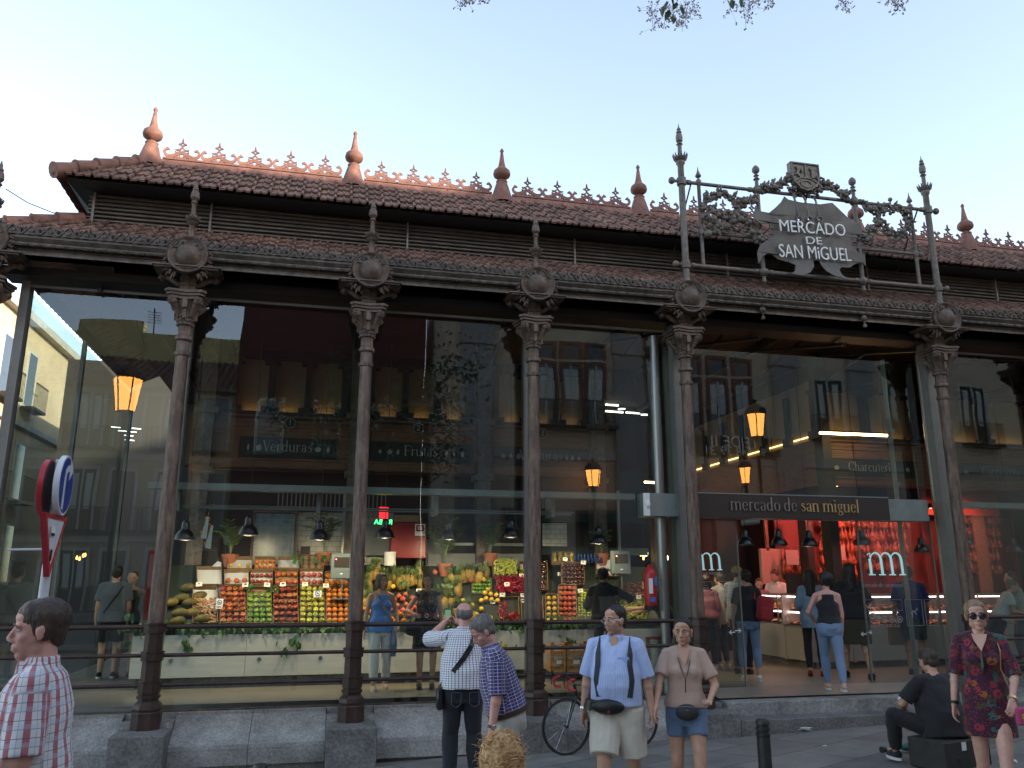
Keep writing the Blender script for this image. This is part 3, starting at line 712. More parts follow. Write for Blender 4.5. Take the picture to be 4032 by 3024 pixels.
# ---------------------------------------------------------------- street lanterns
def lantern(x, y, zb, zt, label, first=None):
    base = gz2(x, y)
    t = empty('street_lamp', (x, y, base), 0, label, 'street lamp', 'street lamps across the road')
    h = zt-zb; zb -= base; zt -= base
    b = MB(); b.lathe([(.16, 0), (.16, .5), (.11, .55), (.09, 1.0), (.075, 1.1), (.06, 1.15), (.045, zb-.35), (.07, zb-.3), (.04, zb-.25), (.09, zb-.08), (.1, zb-.04)], 12); b.build('pole', BLK, t, smooth=True)
    b = MB()
    for k in range(6):
        a = k*math.pi/3; b.tube([(.30*h*math.cos(a), .30*h*math.sin(a), zb-.02), (.455*h*math.cos(a), .455*h*math.sin(a), zt)], .012*h*2, 5)
    b.lathe([(.25*h, zb-.04), (.31*h, zb-.02), (.31*h, zb)], 6, a0=0); b.lathe([(.46*h, zt), (.52*h, zt+.05*h), (.47*h, zt+.1*h), (.42*h, zt+.28*h), (.24*h, zt+.45*h), (.06*h, zt+.5*h), (.05*h, zt+.6*h), (.11*h, zt+.68*h), (.03*h, zt+.72*h)], 12)
    for k in range(6):
        a = k*math.pi/3; b.tube([(.45*h*math.cos(a), .45*h*math.sin(a), zt+.03), (.52*h*math.cos(a), .52*h*math.sin(a), zt+.16*h)], [.03, .01], 5)
    b.build('frame', BLK, t)
    b = MB(); b.lathe([(.29*h, zb), (.44*h, zt)], 6); b.build('lamp_shade', LMP, t)
    return t
LMP = emis('lit_lantern_glass', (1, .36, .07), 4.2, (.8, .5, .25))
lantern(-2.45, -7.16, 5.46, 6.15, 'lit lantern on a black post mirrored in the left glass bay')
lantern(14.4, -9.16, 5.9, 6.55, 'lit lantern mirrored above the entrance sign')
lantern(-3.9, -24, 6.1, 6.7, 'small lit lantern beside the ochre house')
lantern(11.63, -16.2, 5.1, 5.7, 'small lit lantern beside the sandy corner house')
lantern(17.62, -15.8, 5.3, 5.9, 'small lit lantern under the black shop board')
# ---------------------------------------------------------------- tree behind the camera
LEAF = mat('tree_leaf', (.055, .085, .028), .6, 0, .35, 2, col2=(.03, .05, .018)); BARK = mat('bark', (.10, .08, .06), .9, 0, .3, 6, .5, 30)
FLO = mat('dry_flower_sprays', (.50, .47, .50), .8, 0, .2, 40)
def leaf(b, p, d, l, w_, mi=0):
    d = d.normalized(); s_ = d.cross(Vector((rnd.uniform(-1, 1), rnd.uniform(-1, 1), rnd.uniform(-.3, 1)))).normalized()*w_
    nn = d.cross(s_).normalized()*l*.08
    b.add([p, p+d*l*.35+s_, p+d*l*.4+nn, p+d*l*.35-s_, p+d*l, p+d*l*.75+s_*.55, p+d*l*.75-s_*.55], [(0, 1, 2), (0, 2, 3), (1, 5, 2), (2, 6, 3), (2, 5, 4), (2, 4, 6)], mi)
tree = empty('street_tree', (3.4, -13.9, gz2(3.4, -13.9)), 0, 'leafy street tree behind the viewer whose flowering twigs hang in at the top', 'tree')
b = MB(); gt = -tree.location.z
b.tube([(0, 0, 0), (.05, .02, 2), (0, 0, 4.3), (.1, 0, 6)], [.22, .17, .14, .09], 10)
tips = []
for k in range(9):
    a = k*2.4; L = rnd.uniform(2, 3.2); z0 = 4+k*.25
    p1 = Vector((L*.5*math.cos(a), L*.5*math.sin(a), z0+1)); p2 = Vector((L*math.cos(a), L*math.sin(a), z0+1.5+rnd.uniform(0, .8)))
    b.tube([(0, 0, z0), p1, p2], [.08, .05, .015], 6); tips += [p1, p2, (p1+p2)/2]
BRANCH_PX = [(1452, 30, 5.2), (1600, 25, 5.6), (1020, 5, 5.2), (1905, 10, 5.8), (1820, 5, 5.6)]
toloc = lambda p: p-Vector(tree.location)
for x, y, D in BRANCH_PX:
    e = toloc(atd(x, y-60, D)); b.tube([(0, 0, 5), (e.x*.4, e.y*.4, e.z+.9), (e.x*.8, e.y*.8, e.z+.5), e], [.06, .04, .02, .006], 6)
b.build('trunk', BARK, tree, smooth=True)
b = MB()
for k in range(5200):
    c0 = tips[rnd.randrange(len(tips))]; p = c0+Vector((rnd.gauss(0, .55), rnd.gauss(0, .55), rnd.gauss(.1, .45)))
    if p.z < 4.2: continue
    leaf(b, p, Vector((rnd.uniform(-1, 1), rnd.uniform(-1, 1), rnd.uniform(-1.2, .4))), rnd.uniform(.12, .2), rnd.uniform(.035, .06))
LF = [(1432, 12), (1447, 20), (1455, 32), (1462, 4), (1472, 10), (1440, 2), (1485, 14), (1580, -2), (1452, -8), (1600, -10), (1466, -14), (1475, -20)]
for x, y in LF:
    p = toloc(atd(x, y, 5.2)); leaf(b, p, Vector((rnd.uniform(-.4, .4), rnd.uniform(-.3, .3), -1)), rnd.uniform(.07, .1), .022)
b.build('crown', LEAF, tree, fixn=False)
b = MB()
SPR = [(1425, 8, 1410, 62), (1440, 15, 1435, 55), (1450, 20, 1455, 45), (1470, 12, 1480, 55), (1480, 8, 1492, 30), (1462, 20, 1474, 68), (1410, 12, 1402, 30), (1500, 0, 1490, 40),
       (1570, -5, 1580, 25), (1600, -5, 1612, 48), (1630, -5, 1640, 20), (1590, -5, 1622, 38), (1655, -6, 1662, 12), (1000, -6, 995, 10), (1015, -8, 1012, 8), (1040, -8, 1043, 3),
       (1800, -8, 1830, 16), (1815, -8, 1822, 8), (1905, -8, 1940, 14), (1920, -8, 1950, 18), (1925, -8, 1930, 10)]
for x0, y0, x1, y1 in SPR:
    D = 5.2+rnd.uniform(-.15, .3); p0, p1 = toloc(atd(x0, y0-8, D)), toloc(atd(x1, y1, D)); b.tube([p0, (p0+p1)/2+Vector((rnd.gauss(0, .01), 0, 0)), p1], .0016, 4)
    for k in range(15):
        q = p0.lerp(p1, rnd.uniform(.15, 1)); e = q+Vector((rnd.gauss(0, .03), rnd.gauss(0, .03), rnd.gauss(-.01, .02))); b.tube([q, e], .001, 3)
        for _ in range(3): b.ball(e+Vector((rnd.gauss(0, .006), rnd.gauss(0, .006), rnd.gauss(0, .006))), rnd.uniform(.0035, .0065), 5, 4)
b.build('flower_spray', FLO, tree)
# ================================================================ LETTERING in a thin book face, made of strokes
def E_(cx, cy, rx, ry, a0, a1, w0, w1, n_=14):
    pts = []; ws = []
    for i in range(n_+1):
        a = R(a0+(a1-a0)*i/n_); pts.append((cx+rx*math.cos(a), cy+ry*math.sin(a))); t = abs(math.cos(a)); ws.append(w0+(w1-w0)*t**1.5)
    return (pts, ws)
def glyph(c):
    T, N = .15, .045
    st = lambda x, y0=0, y1=1, w_=T: ([(x, y0), (x, y1)], w_)
    sf = lambda x, y=0, h=.17: ([(x-h, y+.02), (x+h, y+.02)], .04)
    fl = lambda x, y=1: ([(x-.17, y-.06), (x, y-.02)], .05)
    arch = lambda x0, x1: ([(x0+.03, .70), (x0+.1, .86), (x0+.22, .97), ((x0+x1)/2+.05, .985), (x1-.06, .9), (x1, .72)], [.03, .05, .07, .1, .14, T])
    if c == 'm': return [st(.1), st(.66, 0, .74), st(1.22, 0, .74), sf(.1), sf(.66), sf(1.22), fl(.1), arch(.1, .66), arch(.66, 1.22)], 1.5
    if c == 'n': return [st(.1), st(.66, 0, .74), sf(.1), sf(.66), fl(.1), arch(.1, .66)], .92
    if c == 'u': return [st(.1, .25, 1), st(.66, 0, 1), fl(.1), fl(.66), ([(.1, .27), (.16, .1), (.3, .02), (.45, .06), (.62, .25)], [T, .13, .09, .05, .03]), ([(.66, .02), (.82, .05)], .05)], .95
    if c == 'r': return [st(.1), sf(.1), fl(.1), ([(.12, .68), (.22, .88), (.38, .97), (.5, .92)], [.03, .05, .08, .14])], .66
    if c == 'i': return [st(.1), sf(.1), fl(.1), E_(.1, 1.38, .05, .05, 0, 360, .1, .1)], .4
    if c == 'l': return [st(.1, 0, 1.62), sf(.1), fl(.1, 1.62)], .4
    if c == 'd': return [st(.62, 0, 1.62), ([(.62, .02), (.78, .04)], .05), fl(.62, 1.62), E_(.32, .49, .28, .49, 30, 330, N, T)], .92
    if c == 'h': return [st(.1, 0, 1.62), st(.66, 0, .74), sf(.1), sf(.66), fl(.1, 1.62), arch(.1, .66)], .92
    if c == 'o': return [E_(.36, .49, .32, .49, 0, 360, N, T, 20)], .85
    if c == 'e': return [E_(.34, .49, .3, .49, 20, 325, N, T), ([(.08, .55), (.62, .55)], .04), ([(.63, .54), (.6, .72), (.5, .9)], [.12, .12, .06])], .8
    if c == 'c': return [E_(.34, .49, .3, .49, 45, 318, N, T), E_(.53, .8, .03, .03, 0, 360, .09, .09)], .75
    if c == 'a': return [st(.55, .1, .68), ([(.55, .66), (.5, .9), (.33, .98), (.17, .9), (.13, .76)], [T, .1, .05, .08, .13]), E_(.3, .27, .22, .26, 60, 330, N, .13), ([(.55, .12), (.62, .02), (.74, .06)], [.1, .07, .03])], .82
    if c == 's': return [([(.5, .78), (.42, .94), (.27, .97), (.13, .87), (.14, .7), (.3, .57), (.46, .44), (.52, .26), (.42, .06), (.24, .01), (.1, .1), (.06, .26)], [.05, .04, .05, .09, .12, .14, .14, .12, .07, .04, .04, .06])], .66
    if c == 'g': return [E_(.32, .66, .22, .31, 0, 360, N, .13, 18), ([(.5, .88), (.62, .98), (.72, .95)], [.05, .06, .09]), ([(.2, .37), (.12, .26), (.2, .14), (.45, .1), (.62, .0), (.62, -.2), (.45, -.36), (.2, -.36), (.06, -.24), (.1, -.08), (.22, .06)], [.05, .07, .1, .13, .13, .12, .07, .05, .08, .08, .05])], .78
    if c == 't': return [st(.22, .15, 1.3, .13), ([(.02, .97), (.45, .97)], .05), ([(.22, .17), (.3, .02), (.46, .1)], [.12, .08, .03])], .55
    if c == 'V': return [([(.08, 1.5), (.5, .0)], .17), ([(.5, 0), (.92, 1.5)], .05), sf(.08, 1.48, .18), sf(.92, 1.48, .15)], 1.02
    if c == 'F': return [st(.2, 0, 1.5, .18), sf(.2), sf(.15, 1.48, .15), ([(.2, 1.48), (.95, 1.48)], .06), ([(.95, 1.5), (.95, 1.2)], .05), ([(.2, .8), (.7, .8)], .05), ([(.7, .95), (.7, .65)], .04)], 1.05
    if c == 'C': return [E_(.6, .75, .5, .76, 45, 318, N, .18), ([(1.0, 1.5), (.98, 1.1)], .05)], 1.2
    return [], .45
def serif_text(s, xh, mat_, name, parent, org, right=Vector((1, 0, 0)), up=Vector((0, 0, 1)), out=Vector((0, -1, 0)), th=.006, center=True):
    b = MB(); x = 0; gl = []
    for ch in s:
        if ch == 'í': g_, adv = glyph('i'); g_ = g_[:-1]+[([(.1, 1.25), (.2, 1.5)], .07)]
        else: g_, adv = glyph(ch)
        gl.append((x, g_)); x += adv+(.05 if ch != ' ' else 0)
    x0 = -x/2 if center else 0; org = Vector(org); k = 0
    for gx, g_ in gl:
        for pts, ws in g_:
            k += 1; q = th*(1+.04*(k % 5))
            b.ribbon([((p[0]+gx+x0)*xh, p[1]*xh) for p in pts], [w_*xh for w_ in ws] if isinstance(ws, list) else ws*xh, 0, q, lambda u, v, d: org+right*u+up*v+out*d)
    return b.build(name, mat_, parent)
# ================================================================ ENTRANCE
ent = empty('entrance_sign', (0, 0, 0), 0, 'long dark fascia sign lettered in metal across the open market entrance', 'sign')
yl = .22
def px_box(name, x0, y0, x1, y1, Y, d, m_, parent, b_=.004):
    p, q = aty(x0, y0, Y), aty(x1, y1, Y); bb = MB(); bb.bbox(((p.x+q.x)/2, Y+d/2, (p.z+q.z)/2), (abs(q.x-p.x)/2, d/2, abs(p.z-q.z)/2), b=b_); return bb.build(name, m_, parent)
XSa, XSb = aty(1508, 1090, .22).x, aty(1920, 1100, .22).x
XL_, XR_ = aty(1392, 1090, .25).x, aty(2008, 1100, .25).x
zt, zb = aty(1512, 1066, .22).z, aty(1512, 1117, .22).z
b = MB(); b.bbox(((XSa+XSb)/2, .24, (zt+zb)/2), ((XSb-XSa)/2, .035, (zt-zb)/2), b=.004); b.build('board', mat('sign_board', (.045, .038, .036), .4, .3), ent)
b = MB(); b.bbox(((XL_+XR_)/2, .42, (zt+zb)/2), ((XR_-XL_)/2, .14, (zt-zb)/2-.005), b=.006); b.box(XSa, XSb, .2, .3, zt+.002, zt+.018); b.build('box_frame', M['beam'], ent)
# small emergency light on the left end
b = MB(); pz = (zt+zb)/2; b.box(XL_-.01, XL_+.09, .25, .275, zb+.01, zt-.01); b.ball((XL_+.06, .25, pz), (.04, .03, .06), 10, 6); b.build('wall_light', M['letter_w'], ent, smooth=True)
xt0, xt1 = aty(1578, 1100, .2).x, aty(1857, 1100, .2).x
tx = serif_text('mercado de ', .2, M['chrome'], 'lettering', ent, (0, 0, 0), center=False, th=.03)
# scale the words to the measured width
wtot = sum(glyph(c)[1]+(.05 if c != ' ' else 0) for c in 'mercado de san miguel'); xh = (xt1-xt0)/wtot
bpy.data.objects.remove(tx)
w1 = sum(glyph(c)[1]+(.05 if c != ' ' else 0) for c in 'mercado de ')*xh; zc = zb+(zt-zb)*.32
serif_text('mercado de ', xh, M['steel'], 'lettering', ent, (xt0, .204, zc), center=False, th=.022)
serif_text('san miguel', xh, M['brass'], 'lettering', ent, (xt0+w1, .204, zc), center=False, th=.022)
# door leaves with frosted film marks
def film(b, pts, w_, y, closed=False): b.ribbon(pts, w_, 0, .003, lambda u, v, d: (u, y-d, v), closed=closed)
def mm_mark(b, cx, z0, h, y):     # three linked arches
    s_ = h; xs_ = [-.62, -.1, .42, .94]
    for i, x in enumerate(xs_):
        b.ribbon([(cx+(x+.05*(i > 0))*s_, z0+.04*s_), (cx+(x-.03+.05*(i > 0))*s_, z0+.72*s_)], .13*s_, 0, .003+.0004*i, lambda u, v, d: (u, y-d, v))
        b.ribbon([(cx+(x-.14)*s_, z0+.03*s_), (cx+(x+.2)*s_, z0+.03*s_)], .05*s_, 0, .0022, lambda u, v, d: (u, y-d, v))
        if i < 3:
            pts = [(cx+(x+.02+.26*(1-math.cos(t)))*s_, z0+(.68+.3*math.sin(t))*s_) for t in [math.pi*k/10 for k in range(11)]]
            b.ribbon(pts, [(.03+.1*k/10)*s_ for k in range(11)], 0, .0026, lambda u, v, d: (u, y-d, v))
    b.ribbon([(cx-.76*s_, z0+.9*s_), (cx-.62*s_, z0+.97*s_), (cx-.6*s_, z0+.7*s_)], .06*s_, 0, .0024, lambda u, v, d: (u, y-d, v))
def frame(b, x0, x1, z0, z1, y, w_=.008): film(b, [(x0, z0), (x1, z0), (x1, z1), (x0, z1)], w_, y, True)
def door(x0, x1, label, nm='glass_door', y=.50, zt_=2.66):
    t = empty(nm, ((x0+x1)/2, y, .13), 0, label, 'door'); xm = (x0+x1)/2
    b = MB(); b.add([(x0-xm, 0, 0), (x1-xm, 0, 0), (x1-xm, 0, zt_), (x0-xm, 0, zt_)], [(0, 1, 2, 3)]); b.build('glass_pane', M['glass'], t, fixn=False)
    b = MB(); b.box(x0-xm, x0-xm+.015, -.015, .015, 0, zt_); b.box(x1-xm-.015, x1-xm, -.015, .015, 0, zt_); b.box(x0-xm+.016, x1-xm-.016, -.014, .014, 0, .07); b.build('door_frame', M['post'], t)
    return t, xm
y_ = .5; Fp = lambda x, y: aty(x, y, .49)
xd0, xd1 = CX[4]+.06, aty(1601, 1300, .5).x
dl, xm = door(xd0, xd1, 'left glass door leaf behind the brown column marked with frosted arches')
b = MB(); p = Fp(1531, 1232); h = Fp(1531, 1194).z-p.z
mm_mark(b, p.x-xm-.07, p.z-.13, h, -.006); b.build('frosted_logo', M['tealfilm'], dl)
q = Fp(1560, 1241); serif_text('mercado de san miguel', .035, M['letter_g'], 'lettering', dl, (q.x-xm-.34, -.006, q.z-.13), th=.003)
def lines(b, x0, x1, z0, z1, n_, y, w_=.006):
    for k in range(n_):
        z = z1-(z1-z0)*(k+.7)/n_; m_ = rnd.uniform(.0, .18)*(x1-x0); film(b, [(x0+m_, z), (x1-m_, z)], w_, y)
b = MB()
for xa, xb in ((1455, 1493), (1510, 1540), (1544, 1581)):
    a1, a2 = Fp(xa, 1290), Fp(xb, 1350-60+60*0+0); z1_, z0_ = Fp(xa, 1256).z-.13, Fp(xa, 1289).z-.13
    if Fp(xa, 1290).x < xd0-.3: continue
    frame(b, a1.x-xm, a2.x-xm, z0_, z1_, -.006); lines(b, a1.x-xm+.04, a2.x-xm-.04, z0_+.04, z1_-.04, 5, -.006)
b.build('frosted_notice', M['letter_g'], dl)
def arrows(b, cx, z, y):
    for s_ in (-1, 1):
        film(b, [(cx, z+s_*.012), (cx+s_*.09, z+s_*.012)], .014, y); film(b, [(cx+s_*.06, z+s_*.012+.03), (cx+s_*.1, z+s_*.012), (cx+s_*.06, z+s_*.012-.03)], .012, y-.001)
b = MB(); p = Fp(1592, 1364); arrows(b, p.x-xm-.03, p.z-.13, -.006); b.build('arrow_mark', M['letter_w'], dl)
xr0, xr1 = aty(1866, 1300, .5).x, CX[5]-.12
dr, xm = door(xr0, xr1, 'right glass door leaf with frosted arches, wheelchair mark and warning marks')
b = MB(); p = Fp(1907, 1250); h = Fp(1907, 1196).z-Fp(1907, 1250).z
mm_mark(b, p.x-xm+.03, p.z-.13+.13*h, h*.92, -.006); b.build('frosted_logo', M['tealfilm'], dr)
q = Fp(1908, 1268); serif_text('mercado de san miguel', .044, M['letter_g'], 'lettering', dr, (q.x-xm, -.006, q.z-.13), th=.003)
b = MB(); z1_, z0_ = Fp(1860, 1296).z-.13, Fp(1860, 1353).z-.13
X_ = lambda x: Fp(x, 1300).x-xm
frame(b, X_(1868), X_(1895), z0_, z1_, -.006)
frame(b, X_(1898), X_(1948), z0_+.27*(z1_-z0_)*2.2, z1_, -.006, .005)
frame(b, X_(1955), X_(1991), z0_, z1_, -.006); frame(b, X_(1997), X_(2002)+.16, z0_, z1_, -.006)
zc_ = (z0_+z1_)/2; xc_ = X_(1881)
film(b, E_(xc_, zc_-.03, .055, .055, 130, 400, .012, .012)[0], .012, -.006); film(b, [(xc_-.02, zc_+.09), (xc_-.01, zc_+.0), (xc_+.04, zc_-.0), (xc_+.06, zc_-.08)], .014, -.007); film(b, E_(xc_-.02, zc_+.12, .012, .012, 0, 360, .01, .01)[0], .02, -.006)
for k in range(3):
    xq = X_(1906+17*k); film(b, E_(xq, z0_+.1, .048, .048, 0, 360, 1, 1, 18)[0], .009, -.006); film(b, [(xq-.033, z0_+.133), (xq+.033, z0_+.067)], .009, -.007); film(b, [(xq-.02, z0_+.09), (xq+.02, z0_+.11)], .016, -.0065)
xq = X_(1972)
for pts in ([(xq-.06, zc_-.02), (xq-.02, zc_+.03), (xq+.03, zc_+.02), (xq+.07, zc_+.07)], [(xq-.02, zc_+.03), (xq-.04, zc_-.08)], [(xq, zc_+.02), (xq+.05, zc_-.03)]): film(b, pts, .014, -.006)
b.build('frosted_notice', M['letter_g'], dr)
b = MB(); p = Fp(1866, 1368); arrows(b, p.x-xm+.05, p.z-.13, -.006); b.build('arrow_mark', M['letter_w'], dr)
# glass above the entrance sign and beside the poles
pane(CX[4]+.06, CX[5]-.1, zt+.02, 5.45, .50)
pane(CX[3]+.002+2.0, CX[4]-.08, .14, 5.6, .46)
for x in (XR_-.35,):
    b = MB(); b.box(x, x+.015, .52, .62, .2, 5.5); b.box(x-.03, x+.05, .5, .56, 4.2, 4.26); b.box(x-.03, x+.05, .5, .56, 3.3, 3.36); b.build('glass_fin', M['beam'], hall)
b = MB(); x = aty(1411, 735, .47).x
for k in range(4): b.box(x+.2+k*.1, x+.2+k*.1+.012, .55+.15*k, .6+.15*k, .2, 5.5)
b.build('glass_fin', M['beam'], hall)

# ================================================================ ROOFTOP SIGN
rs = empty('rooftop_sign', (0, 0, 0), 0, 'iron pipe frame with garlands, city shield and zinc plaque reading MERCADO DE SAN MIGUEL', 'sign')
ys = -.25; GI = M['grey_iron']; Zt = 8.02; Zb = 6.585; Zm = 7.17
def sign_post(x, kind):
    b = MB(); c = (x, ys, 0)
    if kind == 'main':
        b.lathe([(.075, 6.27), (.06, 6.33), (.055, 6.36), (.052, 7.4), (.05, 8.3), (.07, 8.33), (.075, 8.37), (.055, 8.4)], 14, c=c)
        for k in range(14):
            a = k*math.pi/7; b.tube([(x+.05*math.cos(a), ys+.05*math.sin(a), 8.38), (x+.09*math.cos(a), ys+.09*math.sin(a), 8.42), (x+.125*math.cos(a), ys+.125*math.sin(a), 8.5)], [.016, .022, .006], 5)
        b.lathe([(.06, 8.38), (.075, 8.46), (.045, 8.48), (.036, 8.5), (.033, 8.66), (.04, 8.67), (.055, 8.685), (.035, 8.7), (.035, 8.73), (.052, 8.74), (.058, 8.80), (.05, 8.86), (.03, 8.88), (.045, 8.895), (.045, 8.91), (.028, 8.93), (.036, 8.95), (.025, 8.98), (.01, 9.0), (.004, 9.06)], 14, c=c)
        for z in (Zt, Zb): b.lathe([(.06, z-.07), (.075, z-.06), (.075, z+.06), (.06, z+.07)], 14, c=c); s_ = -1 if x < 9 else 1; b.ball((x+s_*.17, ys, z), (.055, .055, .06), 10, 7); b.tube([(x, ys, z), (x+s_*.13, ys, z)], .025, 8)
    elif kind == 'thin':
        b.lathe([(.035, Zb), (.03, Zb+.03), (.03, 8.0), (.045, 8.02), (.045, 8.07), (.03, 8.09), (.018, 8.1), (.018, 8.12), (.045, 8.14), (.05, 8.16), (.03, 8.2), (.012, 8.25), (.003, 8.32)], 10, c=c)
        b.lathe([(.04, Zm-.05), (.05, Zm), (.04, Zm+.05)], 10, c=c)
        s_ = -1 if x < 9 else 1; b.ball((x+s_*.1, ys, Zm), (.04, .04, .045), 8, 6)
    else:
        b.lathe([(.035, Zb), (.035, 8.0)], 10, c=c)
        for z in (Zt, Zb): b.ball((x, ys, z), (.09, .075, .075), 12, 8)
        b.lathe([(.05, 8.08), (.03, 8.12), (.03, 8.2), (.055, 8.22), (.03, 8.24), (.03, 8.27), (.048, 8.285), (.025, 8.3), (.025, 8.32), (.06, 8.36), (.062, 8.41), (.04, 8.45), (.01, 8.475)], 12, c=c)
        b.lathe([(.02, Zb-.2), (.045, Zb-.17), (.03, Zb-.12), (.035, Zb-.08)], 10, c=c)
    return b.build('sign_post', GI, rs, smooth=True)
for x, k in ((7.33, 'main'), (7.63, 'thin'), (8.68, 'mid'), (10.5, 'mid'), (11.6, 'thin'), (11.95, 'main')): sign_post(x, k)
for z, r_ in ((Zt, .03), (Zb, .035)):
    b = MB(); b.tube([(7.33, ys, z), (11.95, ys, z)], r_, 10)
    for x in (7.45, 8.55, 8.81, 10.37, 10.63, 11.83): b.lathe([(r_+.012, -.03), (r_+.012, .03)], 10, M=Matrix.Translation((x, ys, z)) @ Matrix.Rotation(math.pi/2, 4, 'Y'))
    b.build('sign_rail', GI, rs, smooth=True)
b = MB(); b.tube([(7.63, ys, Zm), (9.0, ys, Zm)], .028, 8); b.build('sign_rail', GI, rs, smooth=True)
b = MB(); b.tube([(10.3, ys, Zm), (11.6, ys, Zm)], .028, 8); b.build('sign_rail', GI, rs, smooth=True)
for x in (7.5, 9.6, 11.75):
    b = MB(); b.tube([(x, ys, Zt), (x-.1, .35, 7.0)], .014, 6); b.build('sign_stay', M['black'], rs)
# plaque outline from the photo at its own depth
PL = [(1691,427),(1699,434),(1726,441),(1767,445),(1793,441),(1808,454),(1827,471),(1855,487),(1859,509),(1848,510),(1849,516),(1835,518),(1836,533),(1844,536),(1850,547),(1864,551),(1866,577),(1860,569),(1846,571),(1830,581),(1811,581),(1805,588),(1808,599),(1823,613),(1808,608),(1789,602),(1775,591),(1767,577),(1765,566),(1752,566),(1751,580),(1740,595),(1721,603),(1699,598),(1708,591),(1712,577),(1699,569),(1680,563),(1666,552),(1653,551),(1642,558),(1629,577),(1631,547),(1639,530),(1653,524),(1658,517),(1668,514),(1668,499),(1661,495),(1658,484),(1639,487),(1623,478),(1624,465),(1627,448),(1633,459),(1658,462),(1672,451),(1685,438)]
b = MB(); out = [(lambda q: (q.x, q.z))(aty(x, y, ys-.06)) for x, y in PL]
me = bpy.data.meshes.new('plaque'); bm = bmesh.new(); 
from mathutils.geometry import tessellate_polygon
vs = [bm.verts.new((u, ys-.06, v)) for u, v in out]
for tr_ in tessellate_polygon([[Vector((u, v, 0)) for u, v in out]]):
    try: bm.faces.new([vs[i] for i in tr_])
    except ValueError: pass
bmesh.ops.recalc_face_normals(bm, faces=bm.faces); bmesh.ops.subdivide_edges(bm, edges=bm.edges[:], cuts=3, use_grid_fill=True)
cx_ = (out[0][0]+out[17][0])/2
for v in bm.verts:
    dx = v.co.x-9.62; e = abs(dx)/.95; v.co.y += -.05-.02*math.cos(dx*3)-.15*max(0, e-.8)
    if v.co.z < 6.8: v.co.y -= (6.8-v.co.z)*.35
ex = bmesh.ops.extrude_face_region(bm, geom=bm.faces[:]); bmesh.ops.translate(bm, verts=[v for v in ex['geom'] if isinstance(v, bmesh.types.BMVert)], vec=(0, .02, 0))
bmesh.ops.recalc_face_normals(bm, faces=bm.faces); bm.to_mesh(me); bm.free(); me.materials.append(M['zinc']); po = bpy.data.objects.new('plaque', me); C.objects.link(po)
hb0 = MB()
for x in (1718, 1740, 1762):
    p1 = aty(x+8, 470, ys-.14); hb0.lathe([(.042, -.3), (.042, .3)], 16, M=Matrix.Translation((p1.x, ys-.1, p1.z-.04)) @ Matrix.Rotation(math.pi/2, 4, 'X'))
ho_ = hb0.build('cutter', M['black']); mo_ = po.modifiers.new('b', 'BOOLEAN'); mo_.object = ho_; mo_.operation = 'DIFFERENCE'; mo_.solver = 'EXACT'
me2 = bpy.data.meshes.new_from_object(po.evaluated_get(bpy.context.evaluated_depsgraph_get())); me2.name = 'plaque'; po.modifiers.clear(); po.data = me2; bpy.data.objects.remove(ho_); po.parent = rs
def flat_text(s, x0, y0, x1, y1, hpx, name='lettering'):
    p, q = aty(x0, y0, ys-.12), aty(x1, y1, ys-.12); o = text_mesh(s, 1, M['letter_w'], name, rs, ext=.008, align='LEFT', offset=-.006)
    xs_ = [v.co.x for v in o.data.vertices]; yv = [v.co.y for v in o.data.vertices]
    H_ = abs(aty(x0, y0-hpx/2, ys-.12).z-aty(x0, y0+hpx/2, ys-.12).z); sx_ = (q.x-p.x)/(max(xs_)-min(xs_)); sy_ = H_/(max(yv)-min(yv))
    for v in o.data.vertices: v.co = Vector(((v.co.x-min(xs_))*sx_, (v.co.y-(max(yv)+min(yv))/2)*sy_, v.co.z))
    o.location = (p.x, ys-.165, p.z); o.rotation_euler = (math.pi/2, -math.atan2(q.z-p.z, q.x-p.x), 0); return o
flat_text('MERCADO', 1681, 489, 1822, 500, 25); flat_text('DE', 1738, 521, 1772, 523, 15); flat_text('SAN MiGUEL', 1680, 543, 1834, 553, 28)
# three hooks with rings over holes of sky colour
for x in (1718, 1740, 1762):
    p0, p1 = aty(x, 444-10, ys-.1), aty(x+8, 470, ys-.14); b = MB(); b.tube([(p0.x, ys-.03, Zt), (p0.x, ys-.1, p0.z), p1], .017, 6)
    b.tube([(p1.x+.05*math.cos(a), ys-.15, p1.z-.04+.05*math.sin(a)) for a in [k*math.pi/7 for k in range(15)]], .014, 6); b.build('hook', GI, rs, smooth=True)
# shield
b = MB(); p = aty(1738, 385, ys-.12)
def shp(s_): return [(-.27*s_, .24*s_), (.27*s_, .24*s_), (.265*s_, .0), (.22*s_, -.13*s_), (.1*s_, -.24*s_), (0, -.27*s_), (-.1*s_, -.24*s_), (-.22*s_, -.13*s_), (-.265*s_, 0)]
SH = lambda u, v, d: (p.x+u, ys-.1+d, p.z+v+.02)
b.prism(shp(1), -.05, .05, SH); b.build('shield', GI, rs)
b = MB()
b.ribbon(shp(.94), .025, -.07, -.05, SH, closed=True); b.ribbon([(0, .22), (0, -.02)], .022, -.069, -.05, SH); b.ribbon([(-.24, -.12), (-.1, -.04), (0, -.03), (.1, -.04), (.24, -.12)], .022, -.068, -.05, SH)
b.ribbon(E_(0, -.14, .1, .06, 0, 360, 1, 1, 16)[0], .022, -.066, -.05, SH, closed=True)
b.ribbon([(-.17, .16), (-.13, .1), (-.16, .03), (-.11, -.02)], [.03, .05, .04, .03], -.08, -.05, SH); b.ribbon([(-.13, .1), (-.08, .14), (-.07, .05)], [.03, .02, .02], -.078, -.05, SH); b.ribbon([(-.15, .04), (-.2, .0)], .02, -.076, -.05, SH); b.ribbon([(-.12, .13), (-.06, .08)], .02, -.074, -.05, SH)
